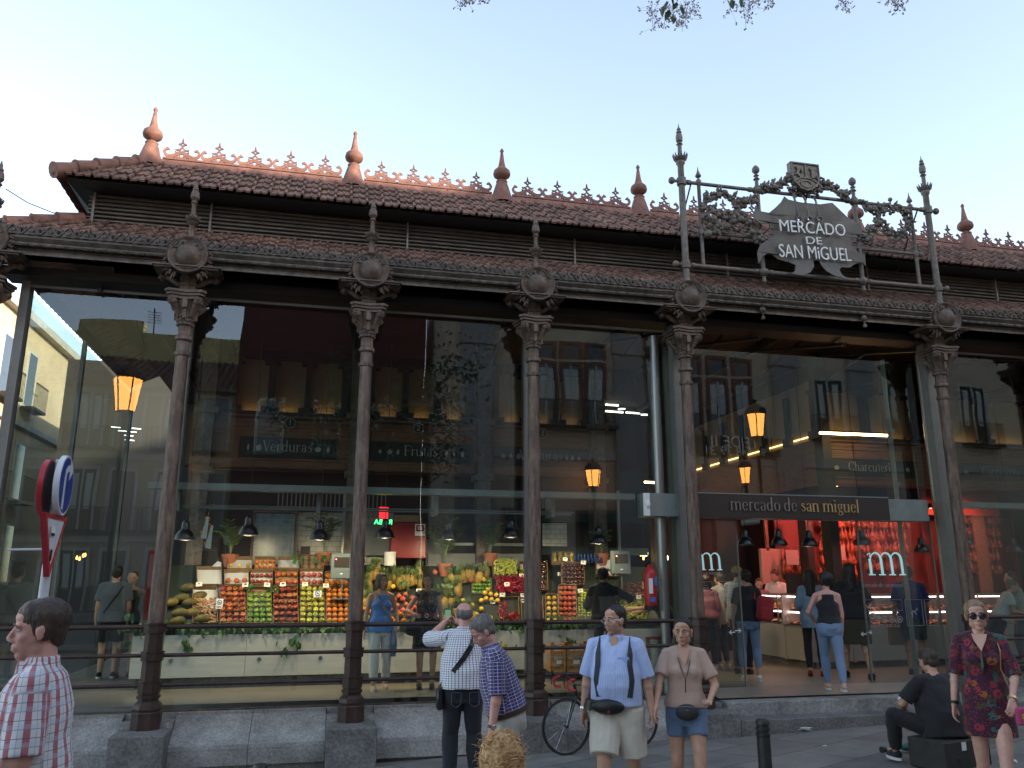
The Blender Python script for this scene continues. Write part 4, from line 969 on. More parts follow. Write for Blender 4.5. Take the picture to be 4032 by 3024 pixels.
b.ribbon([(.13, -.03), (.13, .13)], .06, -.08, -.05, SH); b.ribbon([(.08, .14), (.18, .14)], .04, -.082, -.05, SH); b.ribbon([(.15, .0), (.2, .06), (.21, -.03)], [.04, .05, .03], -.078, -.05, SH)
b.build('shield_relief', GI, rs)
# garlands: leaves, berries and fruit along a path
def garland(path, n_, seed, big=.05, wid=.07):
    n_ = int(n_*1.6); wid *= 1.15
    rr_ = random.Random(seed); b = MB(); P_ = [Vector((u, ys-.03, v)) for u, v in path]
    L = [(P_[i+1]-P_[i]).length for i in range(len(P_)-1)]; tot = sum(L)
    def at_(t):
        d = t*tot
        for i, l in enumerate(L):
            if d <= l: return P_[i].lerp(P_[i+1], d/l), (P_[i+1]-P_[i]).normalized()
            d -= l
        return P_[-1], (P_[-1]-P_[-2]).normalized()
    b.tube(P_, .018, 6)
    for k in range(n_):
        c_, t_ = at_((k+.5)/n_); e = Vector((rr_.gauss(0, wid*.5), rr_.uniform(-.07, .02), rr_.gauss(0, wid*.5)))
        if rr_.random() < .45: b.ball(c_+e, rr_.uniform(.022, big), 8, 6)
        else:
            a = rr_.uniform(-1.2, 1.2); nrm = Vector((-t_.z, 0, t_.x))*(1 if rr_.random() < .5 else -1); d_ = (t_*math.cos(a)*.6+nrm*.9+Vector((0, -.3, 0))).normalized(); l = rr_.uniform(.07, .14)
            q0 = c_+e*.3; b.tube([q0, q0+d_*l*.4, q0+d_*l*.8+t_*.015, q0+d_*l], [.008, .028, .016, .003], 5)
    return b.build('garland', GI, rs, smooth=True)
def PX(l): return [(lambda q: (q.x, q.z))(aty(x, y, ys-.03)) for x, y in l]
garland(PX([(1640, 410), (1660, 402), (1678, 403), (1695, 396), (1705, 380)]), 46, 1)
garland(PX([(1700, 405), (1720, 415), (1760, 418), (1772, 405)]), 26, 2)
garland(PX([(1768, 388), (1782, 400), (1800, 408), (1815, 418), (1832, 424)]), 46, 3)
garland(PX([(1520, 470), (1522, 440), (1532, 424), (1556, 418), (1580, 426), (1592, 440), (1586, 460), (1566, 470), (1550, 462), (1540, 448)]), 80, 4)
garland(PX([(1520, 470), (1535, 488), (1560, 494), (1580, 486), (1594, 462), (1612, 478), (1628, 500), (1642, 522)]), 90, 5, .065, .1)
garland(PX([(1585, 430), (1600, 440), (1618, 436), (1630, 428)]), 22, 6)
garland(PX([(1858, 438), (1875, 452), (1892, 456), (1900, 470), (1888, 492), (1872, 508), (1862, 522)]), 60, 7, .06, .08)
garland(PX([(1896, 458), (1912, 446), (1938, 448), (1956, 462), (1964, 486), (1952, 506), (1930, 512), (1910, 498), (1904, 482)]), 90, 8, .05, .09)
# ridge crest side cable at far left
cb2 = empty('overhead_cable', (0, 0, 0), 0, 'thin cable running from the corner finial to the louvre', 'cable')
b = MB(); b.tube([aty(12, 408, -.25), aty(60, 438, -.05), aty(110, 458, .2), aty(185, 482, .44)], .008, 5); b.build('cable', M['louvre'], cb2)
# ================================================================ STALL FASCIAS INSIDE
DK = M['slate']
def fascia(name, label, x0, x1, zs, panels, Y=3.6):
    t = empty(name, (0, 0, 0), 0, label, 'stall front')
    b = MB(); b.box(x0, x1, Y, Y+.2, 3.68, 4.62); 
    for z in (4.42, 4.50, 4.60, 3.7): b.box(x0, x1, Y-.03, Y-.002, z, z+.03)
    b.build('board', M['wood'], t)
    for xa, xb, wd, ic in panels:
        b = MB(); b.box(xa, xb, Y-.012, Y-.004, 3.84, 4.25); b.build('name_panel', DK, t)
        b = MB(); b.ribbon([(xa, 3.84), (xb, 3.84), (xb, 4.25), (xa, 4.25)], .03, -.03, -.003, XZ(Y), closed=True); b.build('panel_frame', M['wood'], t)
        serif_text(wd, .125, M['letter_g'], 'lettering', t, ((xa+xb)/2, Y-.016, 3.985))
        b = MB()
        for k, (u, s1, s2) in enumerate(ic):
            xc = (xa+xb)/2+u
            b.ball((xc, Y-.02, 4.04), (s1, .006, s2), 10, 6); b.tube([(xc, Y-.02, 4.04+s2*.8), (xc+.015, Y-.02, 4.04+s2+.02)], .005, 4)
        b.build('produce_emblem', M['letter_g'], t)
    return t
fas = fascia('stall_facade', 'brown greengrocer stall front with dark name panels Verduras and Frutas', -.4, 7.2, 0,
  [(.47, 2.15, 'Verduras', [(-.68, .02, .05), (-.5, .045, .055), (.52, .06, .045), (.7, .03, .045)]), (2.74, 4.63, 'Frutas', [(-.75, .03, .03), (-.58, .045, .045), (-.42, .03, .04), (.48, .025, .05), (.62, .02, .04), (.78, .035, .05)]),
   (5.04, 6.94, 'Verduras', [(-.75, .045, .045), (-.6, .03, .05), (-.45, .045, .055), (.5, .025, .06), (.62, .03, .05), (.75, .035, .045)])])
def numdisc(x, s_, t=fas):
    b = MB(); Mx = Matrix.Translation((x, 3.57, 4.5)) @ Matrix.Rotation(math.pi/2, 4, 'X'); b.lathe([(.1, 0), (.1, .02)], 20, M=Mx); b.build('number_disc', DK, t)
    b = MB(); b.ribbon(E_(x, 4.5, .092, .092, 0, 345, 1, 1, 22)[0], .01, -.056, -.05, XZ(3.6), closed=True); b.build('disc_ring', M['letter_g'], t)
    text_mesh(s_, .16, M['letter_g'], 'number', t, loc=(x, 3.542, 4.5))
numdisc(1.32, '1'); numdisc(3.62, '2'); numdisc(aty(1171, 918, 3.57).x, '3')
# lit cream panels above the fascia with stepped pilasters
STRIP = emis('hidden_strip_light', (1, .58, .2), 1.7)
def lit_bay(x0, x1, n_, Y=3.6, parent=fas, z0=4.72, z1=5.7):
    b = MB(); b.box(x0, x1, Y+.22, Y+.26, z0-.1, z1+.2); b.build('cream_panel', M['cream'], parent)
    w_ = (x1-x0)/n_; b = MB(); b.box(x0, x1, Y-.02, Y+.2, z0-.16, z0-.02)
    b.box(x0, x1, Y-.02, Y+.2, z1, z1+.14)
    for k in range(n_+1):
        x = x0+k*w_; b.box(x-.055, x+.055, Y-.03, Y+.19, z0-.01, z1-.005); b.box(x-.16, x+.16, Y-.035, Y+.18, z0-.012, z0+.07); b.box(x-.14, x+.14, Y-.035, Y+.18, z1-.1, z1-.003)
    b.build('pilaster_frame', M['black'], parent)
    b = MB(); b.box(x0+.05, x1-.05, Y+.1, Y+.13, z0-.015, z0-.005); b.build('strip_light', STRIP, parent)
lit_bay(.3, 2.25, 3); lit_bay(2.75, 4.6, 3); lit_bay(5.1, 6.95, 3)
b = MB()
for x in (-.1, 2.5, 4.85, 7.1): b.box(x-.13, x+.13, 3.45, 3.75, .2, 6.4); b.box(x-.18, x+.18, 3.42, 3.8, 3.55, 3.66); b.box(x-.2, x+.2, 3.4, 3.8, 4.6, 4.7)
b.build('stall_pier', M['iron_dark'], fas)
xr_ = aty(1762, 900, 3.6).x
fas2 = fascia('stall_facade', 'dark delicatessen stall front with name panels Charcuteria and Carnicería', xr_, 18.5, 0, [(xr_+.15, xr_+2.3, 'Charcuteria', [(-.85, .06, .05), (.86, .05, .05)]), (xr_+3.3, xr_+5.6, 'Carnicería', [(-.9, .06, .04), (.95, .08, .03)])])
lit_bay(xr_+.05, xr_+2.4, 2, parent=fas2); lit_bay(xr_+3, xr_+5.5, 2, parent=fas2)
b = MB(); b.box(xr_-.05, xr_, 3.6, 10, 3.68, 4.62)
b.build('side_board', M['wood'], fas2)
b = MB(); b.box(xr_, xr_+.02, 3.6, 10, 4.6, 5.9); b.build('cream_panel', M['cream'], fas2)
b = MB(); b.box(xr_-.03, xr_-.004, 3.6, 10, 4.71, 4.73); b.build('strip_light', STRIP, fas2)
b = MB()
for k in range(7): y = 3.6+k; b.box(xr_-.1, xr_-.03, y-.06, y+.06, 4.62, 5.7); b.box(xr_-.12, xr_-.03, y-.15, y+.15, 4.62, 4.8)
b.box(xr_-.1, xr_+.1, 3.3, 3.6, .2, 6.4)
b.build('pilaster_frame', M['black'], fas2)
# fluorescent tube
tl = empty('tube_light', (0, 0, 0), 0, 'long warm fluorescent tube hanging above the delicatessen name panel', 'light fitting')
p, q = aty(1771, 935, 2.9), aty(1919, 941, 2.9); b = MB(); b.tube([p, p.lerp(q, .485)], .024, 8); b.tube([p.lerp(q, .49), q], .024, 8); b.build('tube', M['tube'], tl, smooth=True)
b = MB(); b.box(p.x, q.x, 2.88, 2.94, p.z+.03, p.z+.06); b.tube([p+Vector((.1, 0, .05)), p+Vector((.1, 0, 2.2))], .006, 4); b.tube([q+Vector((-.1, 0, .05)), q+Vector((-.1, 0, 2.2))], .006, 4); b.build('fitting', M['black'], tl)
for i, (x0, y0, x1, y1) in enumerate([(1308, 858, 1362, 861), (1308, 866, 1358, 869), (1308, 874, 1336, 876), (1336, 884, 1350, 883), (1308, 888, 1346, 891), (1352, 891, 1382, 893), (1385, 896, 1398, 896), (1205, 909, 1247, 912), (1172, 1038, 1216, 1040), (1235, 1040, 1275, 1042), (1370, 1040, 1420, 1043)]):
    Y = 9+.12*i if i < 7 else 6; p, q = aty(x0, y0, Y), aty(x1, y1, Y); t = empty('tube_light', p, 0, 'short ceiling tube light deep in the hall', 'light fitting', 'ceiling tubes deep in the hall')
    b = MB(); b.tube([(0, 0, 0), q-p], .022, 6); b.build('tube', M['tube_w'] if i < 7 else M['tube'], t); b = MB(); b.box(0, (q-p).x, -.03, .03, .03, .06); b.tube([(.1, 0, .05), (.1, 0, 6.4-p.z)], .006, 4); b.build('fitting', M['black'], t)
for i, (x, y) in enumerate([(240, 922), (255, 930), (275, 932), (268, 940), (285, 925), (270, 950)]):
    p = aty(x, y, 9); t = empty('tube_light', p, 0, 'small white tube light low behind the left glass bay', 'light fitting', 'tubes behind the left bay')
    b = MB(); b.tube([(0, 0, 0), (.2, 0, -.01)], .010, 6); b.build('tube', M['tube_w'], t)
# ================================================================ INTERIOR BACKDROP OF THE GREENGROCER
gr = empty('greengrocer_shop', (0, 0, 0), 0, 'back wall of the greengrocer with white tiles, blue tile picture and grey cabinets', 'shop interior')
WT = mat('white_wall_tile', (.42, .42, .37), .3)
n = WT.node_tree; bt = n.nodes.new('ShaderNodeTexBrick'); bt.inputs['Scale'].default_value = 1; bt.inputs['Brick Width'].default_value = .18; bt.inputs['Row Height'].default_value = .09; bt.inputs['Mortar Size'].default_value = .006
bt.inputs['Color1'].default_value = (.42, .42, .36, 1); bt.inputs['Color2'].default_value = (.36, .37, .32, 1); bt.inputs['Mortar'].default_value = (.2, .2, .18, 1)
tc = n.nodes.new('ShaderNodeTexCoord'); mp = n.nodes.new('ShaderNodeMapping'); mp.inputs['Rotation'].default_value = (R(90), 0, 0); n.links.new(tc.outputs['Object'], mp.inputs[0]); n.links.new(mp.outputs[0], bt.inputs[0]); n.links.new(bt.outputs[0], n.nodes['Principled BSDF'].inputs['Base Color'])
def rect(name, m_, x0, y0, x1, y1, Y, d=.04, par=gr):
    p, q = aty(x0, y0, Y), aty(x1, y1, Y); b = MB(); b.box(min(p.x, q.x), max(p.x, q.x), Y, Y+d, min(p.z, q.z), max(p.z, q.z)); return b.build(name, m_, par)
YB = 3.75
b = MB(); b.box(-.1, 7.1, YB+.3, YB+.35, .2, 3.68); b.build('back_panel', M['black'], gr)
rect('tiled_wall', WT, 640, 1105, 745, 1225, YB); rect('tiled_wall', WT, 1172, 1130, 1225, 1180, YB); rect('tiled_wall', WT, 780, 1105, 835, 1220, YB+.1)
BT = mat('blue_tile_picture', (.09, .15, .19), .25, 0, .5, 9, col2=(.20, .27, .29)); rect('tile_picture', BT, 552, 1108, 632, 1222, YB-.05)
b = MB(); p, q = aty(549, 1105, YB-.06), aty(636, 1224, YB-.06); b.ribbon([(p.x, q.z), (q.x, q.z), (q.x, p.z), (p.x, p.z)], .04, -.03, 0, XZ(YB-.06), closed=True)
b.build('picture_frame', M['wood'], gr)
b = MB()
for k in range(1, 6): xk = p.x+(q.x-p.x)*k/6; b.box(xk-.004, xk+.004, YB-.058, YB-.052, q.z+.03, p.z-.03)
for k in range(1, 7): zk = q.z+(p.z-q.z)*k/7; b.box(p.x+.03, q.x-.03, YB-.0585, YB-.0525, zk-.004, zk+.004)
b.build('grout_lines', M['beam'], gr)
REDC = mat('red_cabinet_paint', (.24, .012, .016), .35); GRC = mat('grey_cabinet', (.17, .19, .20), .5); TEAL = mat('dark_teal_curtain', (.02, .045, .045), .8)
b = MB(); pp, qq = aty(846, 1128, 3.1), aty(920, 1206, 3.1); b.bbox(((pp.x+qq.x)/2, 3.3, (pp.z+qq.z)/2), ((qq.x-pp.x)/2, .2, (pp.z-qq.z)/2)); b.box(pp.x+.02, qq.x-.02, 3.085, 3.098, pp.z-.06, pp.z-.05)
rc = empty('red_cabinet', (0, 0, 0), 0, 'red metal cabinet with a white notice above the pineapples', 'cabinet'); b.build('cabinet_body', REDC, rc)
rect('notice', M['letter_w'], 897, 1132, 918, 1157, 3.08, .004, rc); rect('notice_print', REDC, 899, 1134, 916, 1148, 3.077, .002, rc); rect('notice_print', M['letter_w'], 903, 1137, 911, 1144, 3.074, .002, rc)
for k in range(4): rect('notice_print', M['black'], 905+k*.7, 1139+k*.6, 909, 1142, 3.0735-.001*k, .0005, rc) if k == 0 else None
rect('grey_cabinet', GRC, 780, 1130, 840, 1200, YB-.15); rect('grey_cabinet', GRC, 921, 1165, 960, 1225, YB-.12); rect('shelf', M['beam'], 960, 1172, 1150, 1180, YB-.1); rect('counter_back', GRC, 925, 1195, 1155, 1228, YB-.2)
rect('curtain', TEAL, 1170, 1010, 1395, 1130, YB+.1); rect('curtain', TEAL, 1170, 1182, 1400, 1200, YB); rect('slat_screen', M['black'], 600, 1060, 780, 1104, YB-.1)
b = MB()
for k in range(26): x = aty(600, 1080, YB-.12).x+k*.075; b.box(x, x+.02, YB-.13, YB-.11, aty(600, 1100, YB).z, aty(600, 1066, YB).z)
b.build('hanging_slats', M['louvre'], gr)
for (x0, y0, x1, y1, m_) in [(852, 1112, 905, 1128, M['wood_pale']), (820, 1108, 850, 1125, GRC), (650, 1180, 668, 1220, M['black'])]: rect('storage_box', m_, x0, y0, x1, y1, 3.3, .3)
# dark hanging roll-lamps background globes
for x, y in [(1181, 1188), (1208, 1196), (1180, 1199), (1262, 1187), (1288, 1187), (1284, 1200), (1436, 1205), (1392, 1195)]:
    p = aty(x, y, 6.2); t = empty('globe_lamp', p, 0, 'small glowing globe lamp hanging behind the fruit stall', 'lamp', 'globe lamps behind the fruit stall')
    b = MB(); b.ball((0, 0, 0), (.085, .085, .075), 12, 8); b.build('globe', emis('globe_glass', (1, .72, .34), 5) if 'globe_glass' not in bpy.data.materials else bpy.data.materials['globe_glass'], t, smooth=True); b = MB(); b.tube([(0, 0, .07), (0, 0, 1.2)], .006, 4); b.build('cord', M['black'], t)
for x, y in [(1376, 1190), (1384, 1198), (1398, 1197), (1390, 1206), (815, 1065), (997, 1048), (1035, 1030), (166, 1205), (172, 1207), (180, 1200), (184, 1199), (1808, 1048), (100, 1208), (1716, 916)]:
    p = aty(x, y, 5.2); t = empty('filament_bulb', p, 0, 'bare orange filament bulb glowing in the dark hall', 'lamp', 'bare bulbs in the dark hall')
    b = MB(); b.lathe([(.006, .04), (.022, .0), (.016, -.025), (.004, -.035)], 8); b.build('bulb', emis('bulb_glass', (1, .38, .07), 3.5) if 'bulb_glass' not in bpy.data.materials else bpy.data.materials['bulb_glass'], t, smooth=True); b = MB(); b.tube([(0, 0, .04), (0, 0, .9)], .005, 4); b.build('cord', M['black'], t)
# ================================================================ FRUIT COUNTER
fc_ = empty('fruit_counter', (0, 0, 0), 0, 'long pale green counter with leafy garland carrying the fruit crates', 'counter')
X0c, X1c = -.66, 7.95
segs_ = [X0c, .95, 2.55, 4.15, 5.6, 6.7, X1c]
for a, c in zip(segs_[:-1], segs_[1:]):
    b = MB(); b.box(a+.003, c-.003, 2.1, 2.16, .36, .96); b.build('front_panel', M['white_m'], fc_)
b = MB(); b.box(X0c, X0c+.03, 2.17, 3.4, .36, .96); b.build('side_panel', M['white_m'], fc_)
b = MB(); b.box(X0c+.08, X1c-.08, 2.22, 3.3, .2, .36); b.build('plinth', M['granite_dark'], fc_)
b = MB(); b.box(X0c+.05, X1c-.05, 2.18, 3.3, .97, 1.1); b.add([(X0c+.05, 2.16, 1.1), (X1c-.05, 2.16, 1.1), (X1c-.05, 3.2, 2.0), (X0c+.05, 3.2, 2.0)], [(0, 1, 2, 3)]); b.build('display_base', mat('dark_green_base', (.02, .03, .022), .6), fc_)
b = MB()
for x in (-.1, 1.15, 2.05, 3.0, 4.8, 6.4): b.lathe([(.03, 0), (.03, .01)], 14, M=Matrix.Translation((x, 2.099, .6)) @ Matrix.Rotation(math.pi/2, 4, 'X'))
b.build('lock_disc', M['chrome'], fc_)
IVY = mat('ivy_leaf', (.05, .14, .035), .5, 0, .4, 20)
b = MB()
for k in range(700):
    x = rnd.uniform(X0c-.05, 6.6); z = rnd.gauss(1.04, .04)
    if k % 9 == 0: z = rnd.uniform(.72, 1.0) if rnd.random() < .25 else z
    leaf(b, Vector((x, 2.1+rnd.uniform(-.04, .05), z+.05)), Vector((rnd.uniform(-.6, .6), rnd.uniform(-.6, .1), -1)), rnd.uniform(.06, .11), rnd.uniform(.03, .045))
for x, z in ((aty(400, 1385, 2.05).x, .9), (aty(400, 1385, 2.05).x+.05, .82), (1.72, .84), (1.5, .74), (1.62, .9), (6.0, .85), (6.05, .78), (-.75, .9), (-.8, 1.1), (-.7, 1.25)):
    for q in range(5): leaf(b, Vector((x+rnd.uniform(-.05, .05), 2.07, z+rnd.uniform(-.03, .05))), Vector((rnd.uniform(-.5, .5), -.2, -1)), .12, .045)
for k in range(200):
    leaf(b, Vector((rnd.uniform(.3, 6.9), rnd.uniform(2.6, 3.1), 0))+Vector((0, 0, 0)), Vector((0, 0, -1)), .001, .0005) if False else None
for u, v in [(960, 1262), (870, 1258), (640, 1205), (690, 1200), (745, 1208), (700, 1240), (830, 1238), (1215, 1240), (1168, 1300), (995, 1300), (540, 1262), (592, 1268), (740, 1290), (1300, 1232), (1322, 1225), (610, 1232), (975, 1225), (1130, 1230), (1240, 1330)]:
    for q in range(7):
        p = aty(u+rnd.gauss(0, 7), v+rnd.gauss(0, 5), 2.55 if v > 1255 else 2.85); leaf(b, p, Vector((rnd.uniform(-1, 1), -.5, -.8)), .09, .035)
b.build('leaf_garland', IVY, fc_, fixn=False)
# ---------------------------------------------------------------- fruit kinds
def fm_(name, col, col2=None, rough=.35, sc=9, var=.25):
    m = mat(name, col, rough, 0, var, sc, .05, 120, col2=col2); n = m.node_tree; b = n.nodes['Principled BSDF']; src = b.inputs['Base Color'].links[0].from_socket
    oi = n.nodes.new('ShaderNodeObjectInfo'); hv = n.nodes.new('ShaderNodeHueSaturation'); r1 = n.nodes.new('ShaderNodeMapRange'); r1.inputs['To Min'].default_value = .6; r1.inputs['To Max'].default_value = 1.2; r2 = n.nodes.new('ShaderNodeMapRange'); r2.inputs['To Min'].default_value = .515; r2.inputs['To Max'].default_value = .49
    L = n.links.new; L(oi.outputs['Random'], r1.inputs[0]); L(oi.outputs['Random'], r2.inputs[0]); L(r1.outputs[0], hv.inputs['Value']); L(r2.outputs[0], hv.inputs['Hue']); L(src, hv.inputs['Color']); L(hv.outputs[0], b.inputs['Base Color']); return m
FM = dict(redapple=fm_('red_apple_skin', (.36, .02, .025), (.45, .22, .06), sc=22), darkapple=fm_('dark_apple_skin', (.20, .008, .018), (.34, .08, .035), sc=22), green=fm_('green_apple_skin', (.13, .27, .03), (.18, .34, .05), sc=20), yellow=fm_('yellow_apple_skin', (.46, .45, .07), (.38, .42, .06)),
  orange=fm_('orange_peel', (.62, .19, .015), rough=.45, sc=50, var=.1), peach=fm_('peach_skin', (.60, .20, .09), (.45, .06, .04), .8), lime=fm_('lime_peel', (.14, .30, .02)), plum=fm_('greengage_skin', (.38, .46, .06)),
  dark=fm_('dark_plum_skin', (.045, .01, .018), rough=.2), pom=fm_('pomegranate_skin', (.50, .035, .04), (.55, .16, .10)), lemon=fm_('lemon_peel', (.80, .52, .04)), melon=fm_('melon_rind', (.22, .16, .035), (.07, .075, .02), .7, 9), mango=fm_('mango_skin', (.45, .22, .03), (.25, .30, .05), .4, 6),
  grape=fm_('green_grape', (.42, .46, .10), rough=.25), currant=fm_('red_berries', (.22, .008, .015), rough=.15), nut=fm_('walnut_shell', (.42, .26, .13), rough=.8), pine=fm_('pineapple_skin', (.45, .26, .05), (.14, .13, .03), .7, 30), pineleaf=fm_('pineapple_leaf', (.13, .20, .07)), chestnut=fm_('brown_fruit', (.22, .07, .03)))
STEM = mat('stem', (.06, .04, .02), .8)
def fruit_proto(kind, r, m_, nm):
    b = MB()
    if kind == 'apple':
        b.lathe([(.002, .55*r), (.18*r, .62*r), (.45*r, .82*r), (.8*r, .72*r), (1.0*r, .25*r), (.97*r, -.2*r), (.75*r, -.7*r), (.4*r, -.92*r), (.1*r, -.82*r), (.002, -.78*r)], 12); b.tube([(0, 0, .5*r), (.1*r, 0, 1.05*r)], .05*r, 4, mi=1)
    elif kind == 'peach':
        n_ = 12; b.lathe([(.002, .7*r), (.25*r, .86*r), (.6*r, .8*r), (.95*r, .35*r), (1.0*r, -.1*r), (.8*r, -.6*r), (.4*r, -.9*r), (.002, -.95*r)], n_)
    elif kind == 'lemon': b.lathe([(.002, 1.3*r), (.15*r, 1.2*r), (.3*r, 1.05*r), (.75*r, .7*r), (1.0*r, .1*r), (.85*r, -.6*r), (.35*r, -1.02*r), (.15*r, -1.15*r), (.002, -1.2*r)], 10)
    elif kind == 'pom':
        b.ball((0, 0, 0), r, 12, 8); b.lathe([(.3*r, .85*r), (.2*r, 1.02*r), (.34*r, 1.3*r), (.25*r, 1.1*r), (.12*r, .95*r)], 6)
    elif kind == 'pineapple':
        vs = []; n_, m2 = 14, 12
        prof = []
        for i in range(m2+1):
            t = i/m2; rr = r*(.55+.48*math.sin(math.pi*(.12+.82*t))); prof.append((rr, -1.35*r+2.7*r*t))
        for i, (rr, z) in enumerate(prof):
            for k in range(n_): a = 2*math.pi*(k+.5*(i % 2))/n_; q = rr*(1.05 if (i+k) % 2 else .94); vs.append((q*math.cos(a), q*math.sin(a), z))
        fs = [(i*n_+k, i*n_+(k+1) % n_, (i+1)*n_+(k+1) % n_, (i+1)*n_+k) for i in range(m2) for k in range(n_)]+[tuple(range(n_)), tuple(m2*n_+k for k in range(n_))]
        b.add(vs, fs)
    elif kind == 'long': b.ball((0, 0, 0), (r, r*.8, r*1.35), 12, 8)
    elif kind == 'bunch':
        rr_ = random.Random(5)
        for k in range(46):
            t = rr_.random(); w_ = r*(1-.75*t); a = rr_.uniform(0, 6.28); q = w_*rr_.uniform(.3, 1); b.ball((q*math.cos(a), q*math.sin(a)*.7, r*(.6-1.7*t)), r*.17, 7, 5)
    else: b.ball((0, 0, 0), r, 12, 8)
    o = b.build(nm, [m_, STEM] if kind == 'apple' else m_, None, smooth=True); o.location = (0, -60, -3); return o
protos = {}
def put(kind, r, mk_, nm, loc, label, cat, group, rot=None, sc=1):
    key = (kind, r, mk_, nm)
    if key not in protos:
        o = fruit_proto(kind, r, FM[mk_], nm); protos[key] = o
        if kind == 'pineapple':
            b = MB()
            for k in range(26):
                a = k*2.4; L = r*(1.1+1.2*(k/26)); e = .75*(1-k/26)+.12
                leaf(b, Vector((.15*r*math.cos(a), .15*r*math.sin(a), 1.3*r)), Vector((e*math.cos(a), e*math.sin(a), 1)), L, r*.13)
            b.build('leaf_tuft', FM['pineleaf'], o, fixn=False)
        first = True
    else: o = copy_tree(protos[key])
    o.location = loc; o.rotation_euler = rot or (rnd.uniform(-.5, .5), rnd.uniform(-.5, .5), rnd.uniform(0, 6)); o.scale = (sc, sc, sc)
    return tag(o, label, cat, group)
TIER = {0: ((2.16, 1.0), None)}
LINER = mat('white_tray_liner', (.55, .58, .60), .3)
def crate(xl, xr, yb, yt, Yb, Yt, label, deep=.07, m_=None, liner=False, group='fruit crates on the sloping counter', nm='fruit_crate'):
    """crate filling the photo rectangle, its floor sloping from depth Yb (low) to Yt (high)"""
    A, B_, D_, Cc = aty(xl, yb, Yb), aty(xr, yb, Yb), aty(xl, yt, Yt), aty(xr, yt, Yt)
    t = empty(nm, A, 0, label, 'crate', group); ux = (B_-A); uy = (D_-A); L1, L2 = ux.length, uy.length; ux.normalize(); uy.normalize(); nz = ux.cross(uy).normalized()
    fr = lambda u, v, d: ux*u+uy*v+nz*d
    W_ = m_ or M['wood_pale']
    b = MB(); b.prism([(0, 0), (L1, 0), (L1, L2), (0, L2)], -deep, -deep+.006, fr); b.build('crate_floor', LINER if liner else W_, t)
    b = MB(); b.prism([(.006, -.008), (L1-.006, -.008), (L1-.006, 0), (.006, 0)], -deep, .012, fr); b.prism([(.006, L2), (L1-.006, L2), (L1-.006, L2+.008), (.006, L2+.008)], -deep, .02, fr); b.build('crate_end', W_, t)
    b = MB(); b.prism([(0, 0), (.008, 0), (.008, L2), (0, L2)], -deep+.001, .022, fr); b.prism([(L1-.008, 0), (L1, 0), (L1, L2), (L1-.008, L2)], -deep+.001, .022, fr); b.build('crate_side', W_, t)
    return A, ux, uy, nz, L1, L2
def fill(cr, kind, r, mks, nm, label, cat, group, nx_, ny_, fill_to=1.0, jit=.1, z=-.03, up=None):
    A, ux, uy, nz, L1, L2 = cr
    for j in range(ny_):
        for i in range(nx_):
            u = L1*(i+.5+(0.0))/nx_; v = (j+.5)/ny_*L2*fill_to
            p = A+ux*(u+rnd.uniform(-jit, jit)*r)+uy*(v+rnd.uniform(-jit, jit)*r)+nz*(z+r*.4+rnd.uniform(0, .15)*r)
            mk_ = mks if isinstance(mks, str) else mks[rnd.randrange(len(mks))]
            put(kind, r, mk_, nm, p, label, cat, group, rot=(R(50)+rnd.uniform(-.35, .35), rnd.uniform(-.35, .35), rnd.uniform(-.3, .3)) if kind in ('apple', 'peach', 'pom') else None, sc=rnd.uniform(.93, 1.06))
def row(i): return None
YB0, YT0 = 2.16, 2.62
c = crate(866/K, 968/K, 1345, 1266, YB0, YT0, 'crate of red and yellow streaked apples beside the walnuts'); fill(c, 'apple', .042, ['redapple', 'redapple', 'darkapple'], 'apple', 'red streaked apple in the crate right of the walnuts', 'apple', 'apples in the crate right of the walnuts', 4, 7)
c = crate(972/K, 1072/K, 1345, 1268, YB0, YT0, 'crate of green apples between two crates of red apples'); fill(c, 'apple', .041, 'green', 'apple', 'green apple in the crate between the red apples', 'apple', 'green apples on the sloping counter', 4, 6, .85)
c = crate(1077/K, 1176/K, 1345, 1266, YB0, YT0, 'crate of dark red apples left of the yellow apples'); fill(c, 'apple', .041, ['darkapple', 'darkapple', 'redapple'], 'apple', 'dark red apple in the crate left of the yellow apples', 'apple', 'dark apples left of the yellow ones', 4, 6)
c = crate(1181/K, 1280/K, 1345, 1266, YB0, YT0, 'crate of yellow apples left of the oranges'); fill(c, 'apple', .041, 'yellow', 'apple', 'yellow apple in the crate left of the oranges', 'apple', 'yellow apples on the sloping counter', 4, 7)
c = crate(1284/K, 1400/K, 1345, 1268, YB0, YT0, 'crate of stacked oranges beside the second column'); fill(c, 'ball', .043, 'orange', 'orange', 'orange in the crate by the second column', 'orange', 'oranges by the second column', 5, 7)
c = crate(758/K, 858/K, 1345, 1268, YB0, YT0, 'crate half filled with walnuts next to the melons', liner=True)
b = MB(); A, ux, uy, nz, L1, L2 = c
for k in range(230): b.ball(A+ux*rnd.uniform(.02, L1-.02)+uy*rnd.uniform(.01, L2*.72)+nz*rnd.uniform(-.05, -.01), (.017, .015, .014), 6, 4)
tag(b.build('walnuts', FM['nut'], None, smooth=True), 'heap of brown walnuts in the crate next to the melons', 'walnuts', kind='stuff')
# melons
for i, (x, y, Y) in enumerate([(370, 1322, 2.2), (396, 1322, 2.3), (365, 1340, 2.1), (392, 1300, 2.45), (374, 1290, 2.5), (413, 1285, 2.6), (388, 1268, 2.7), (418, 1335, 2.2), (350, 1300, 2.4)]):
    put('long', .088, 'melon', 'melon', aty(x+18, y+2, Y), 'large brown striped melon piled behind the first column', 'melon', 'melons piled behind the first column', rot=(R(80), rnd.uniform(-.3, .3), R(90)+rnd.uniform(-.5, .5)))
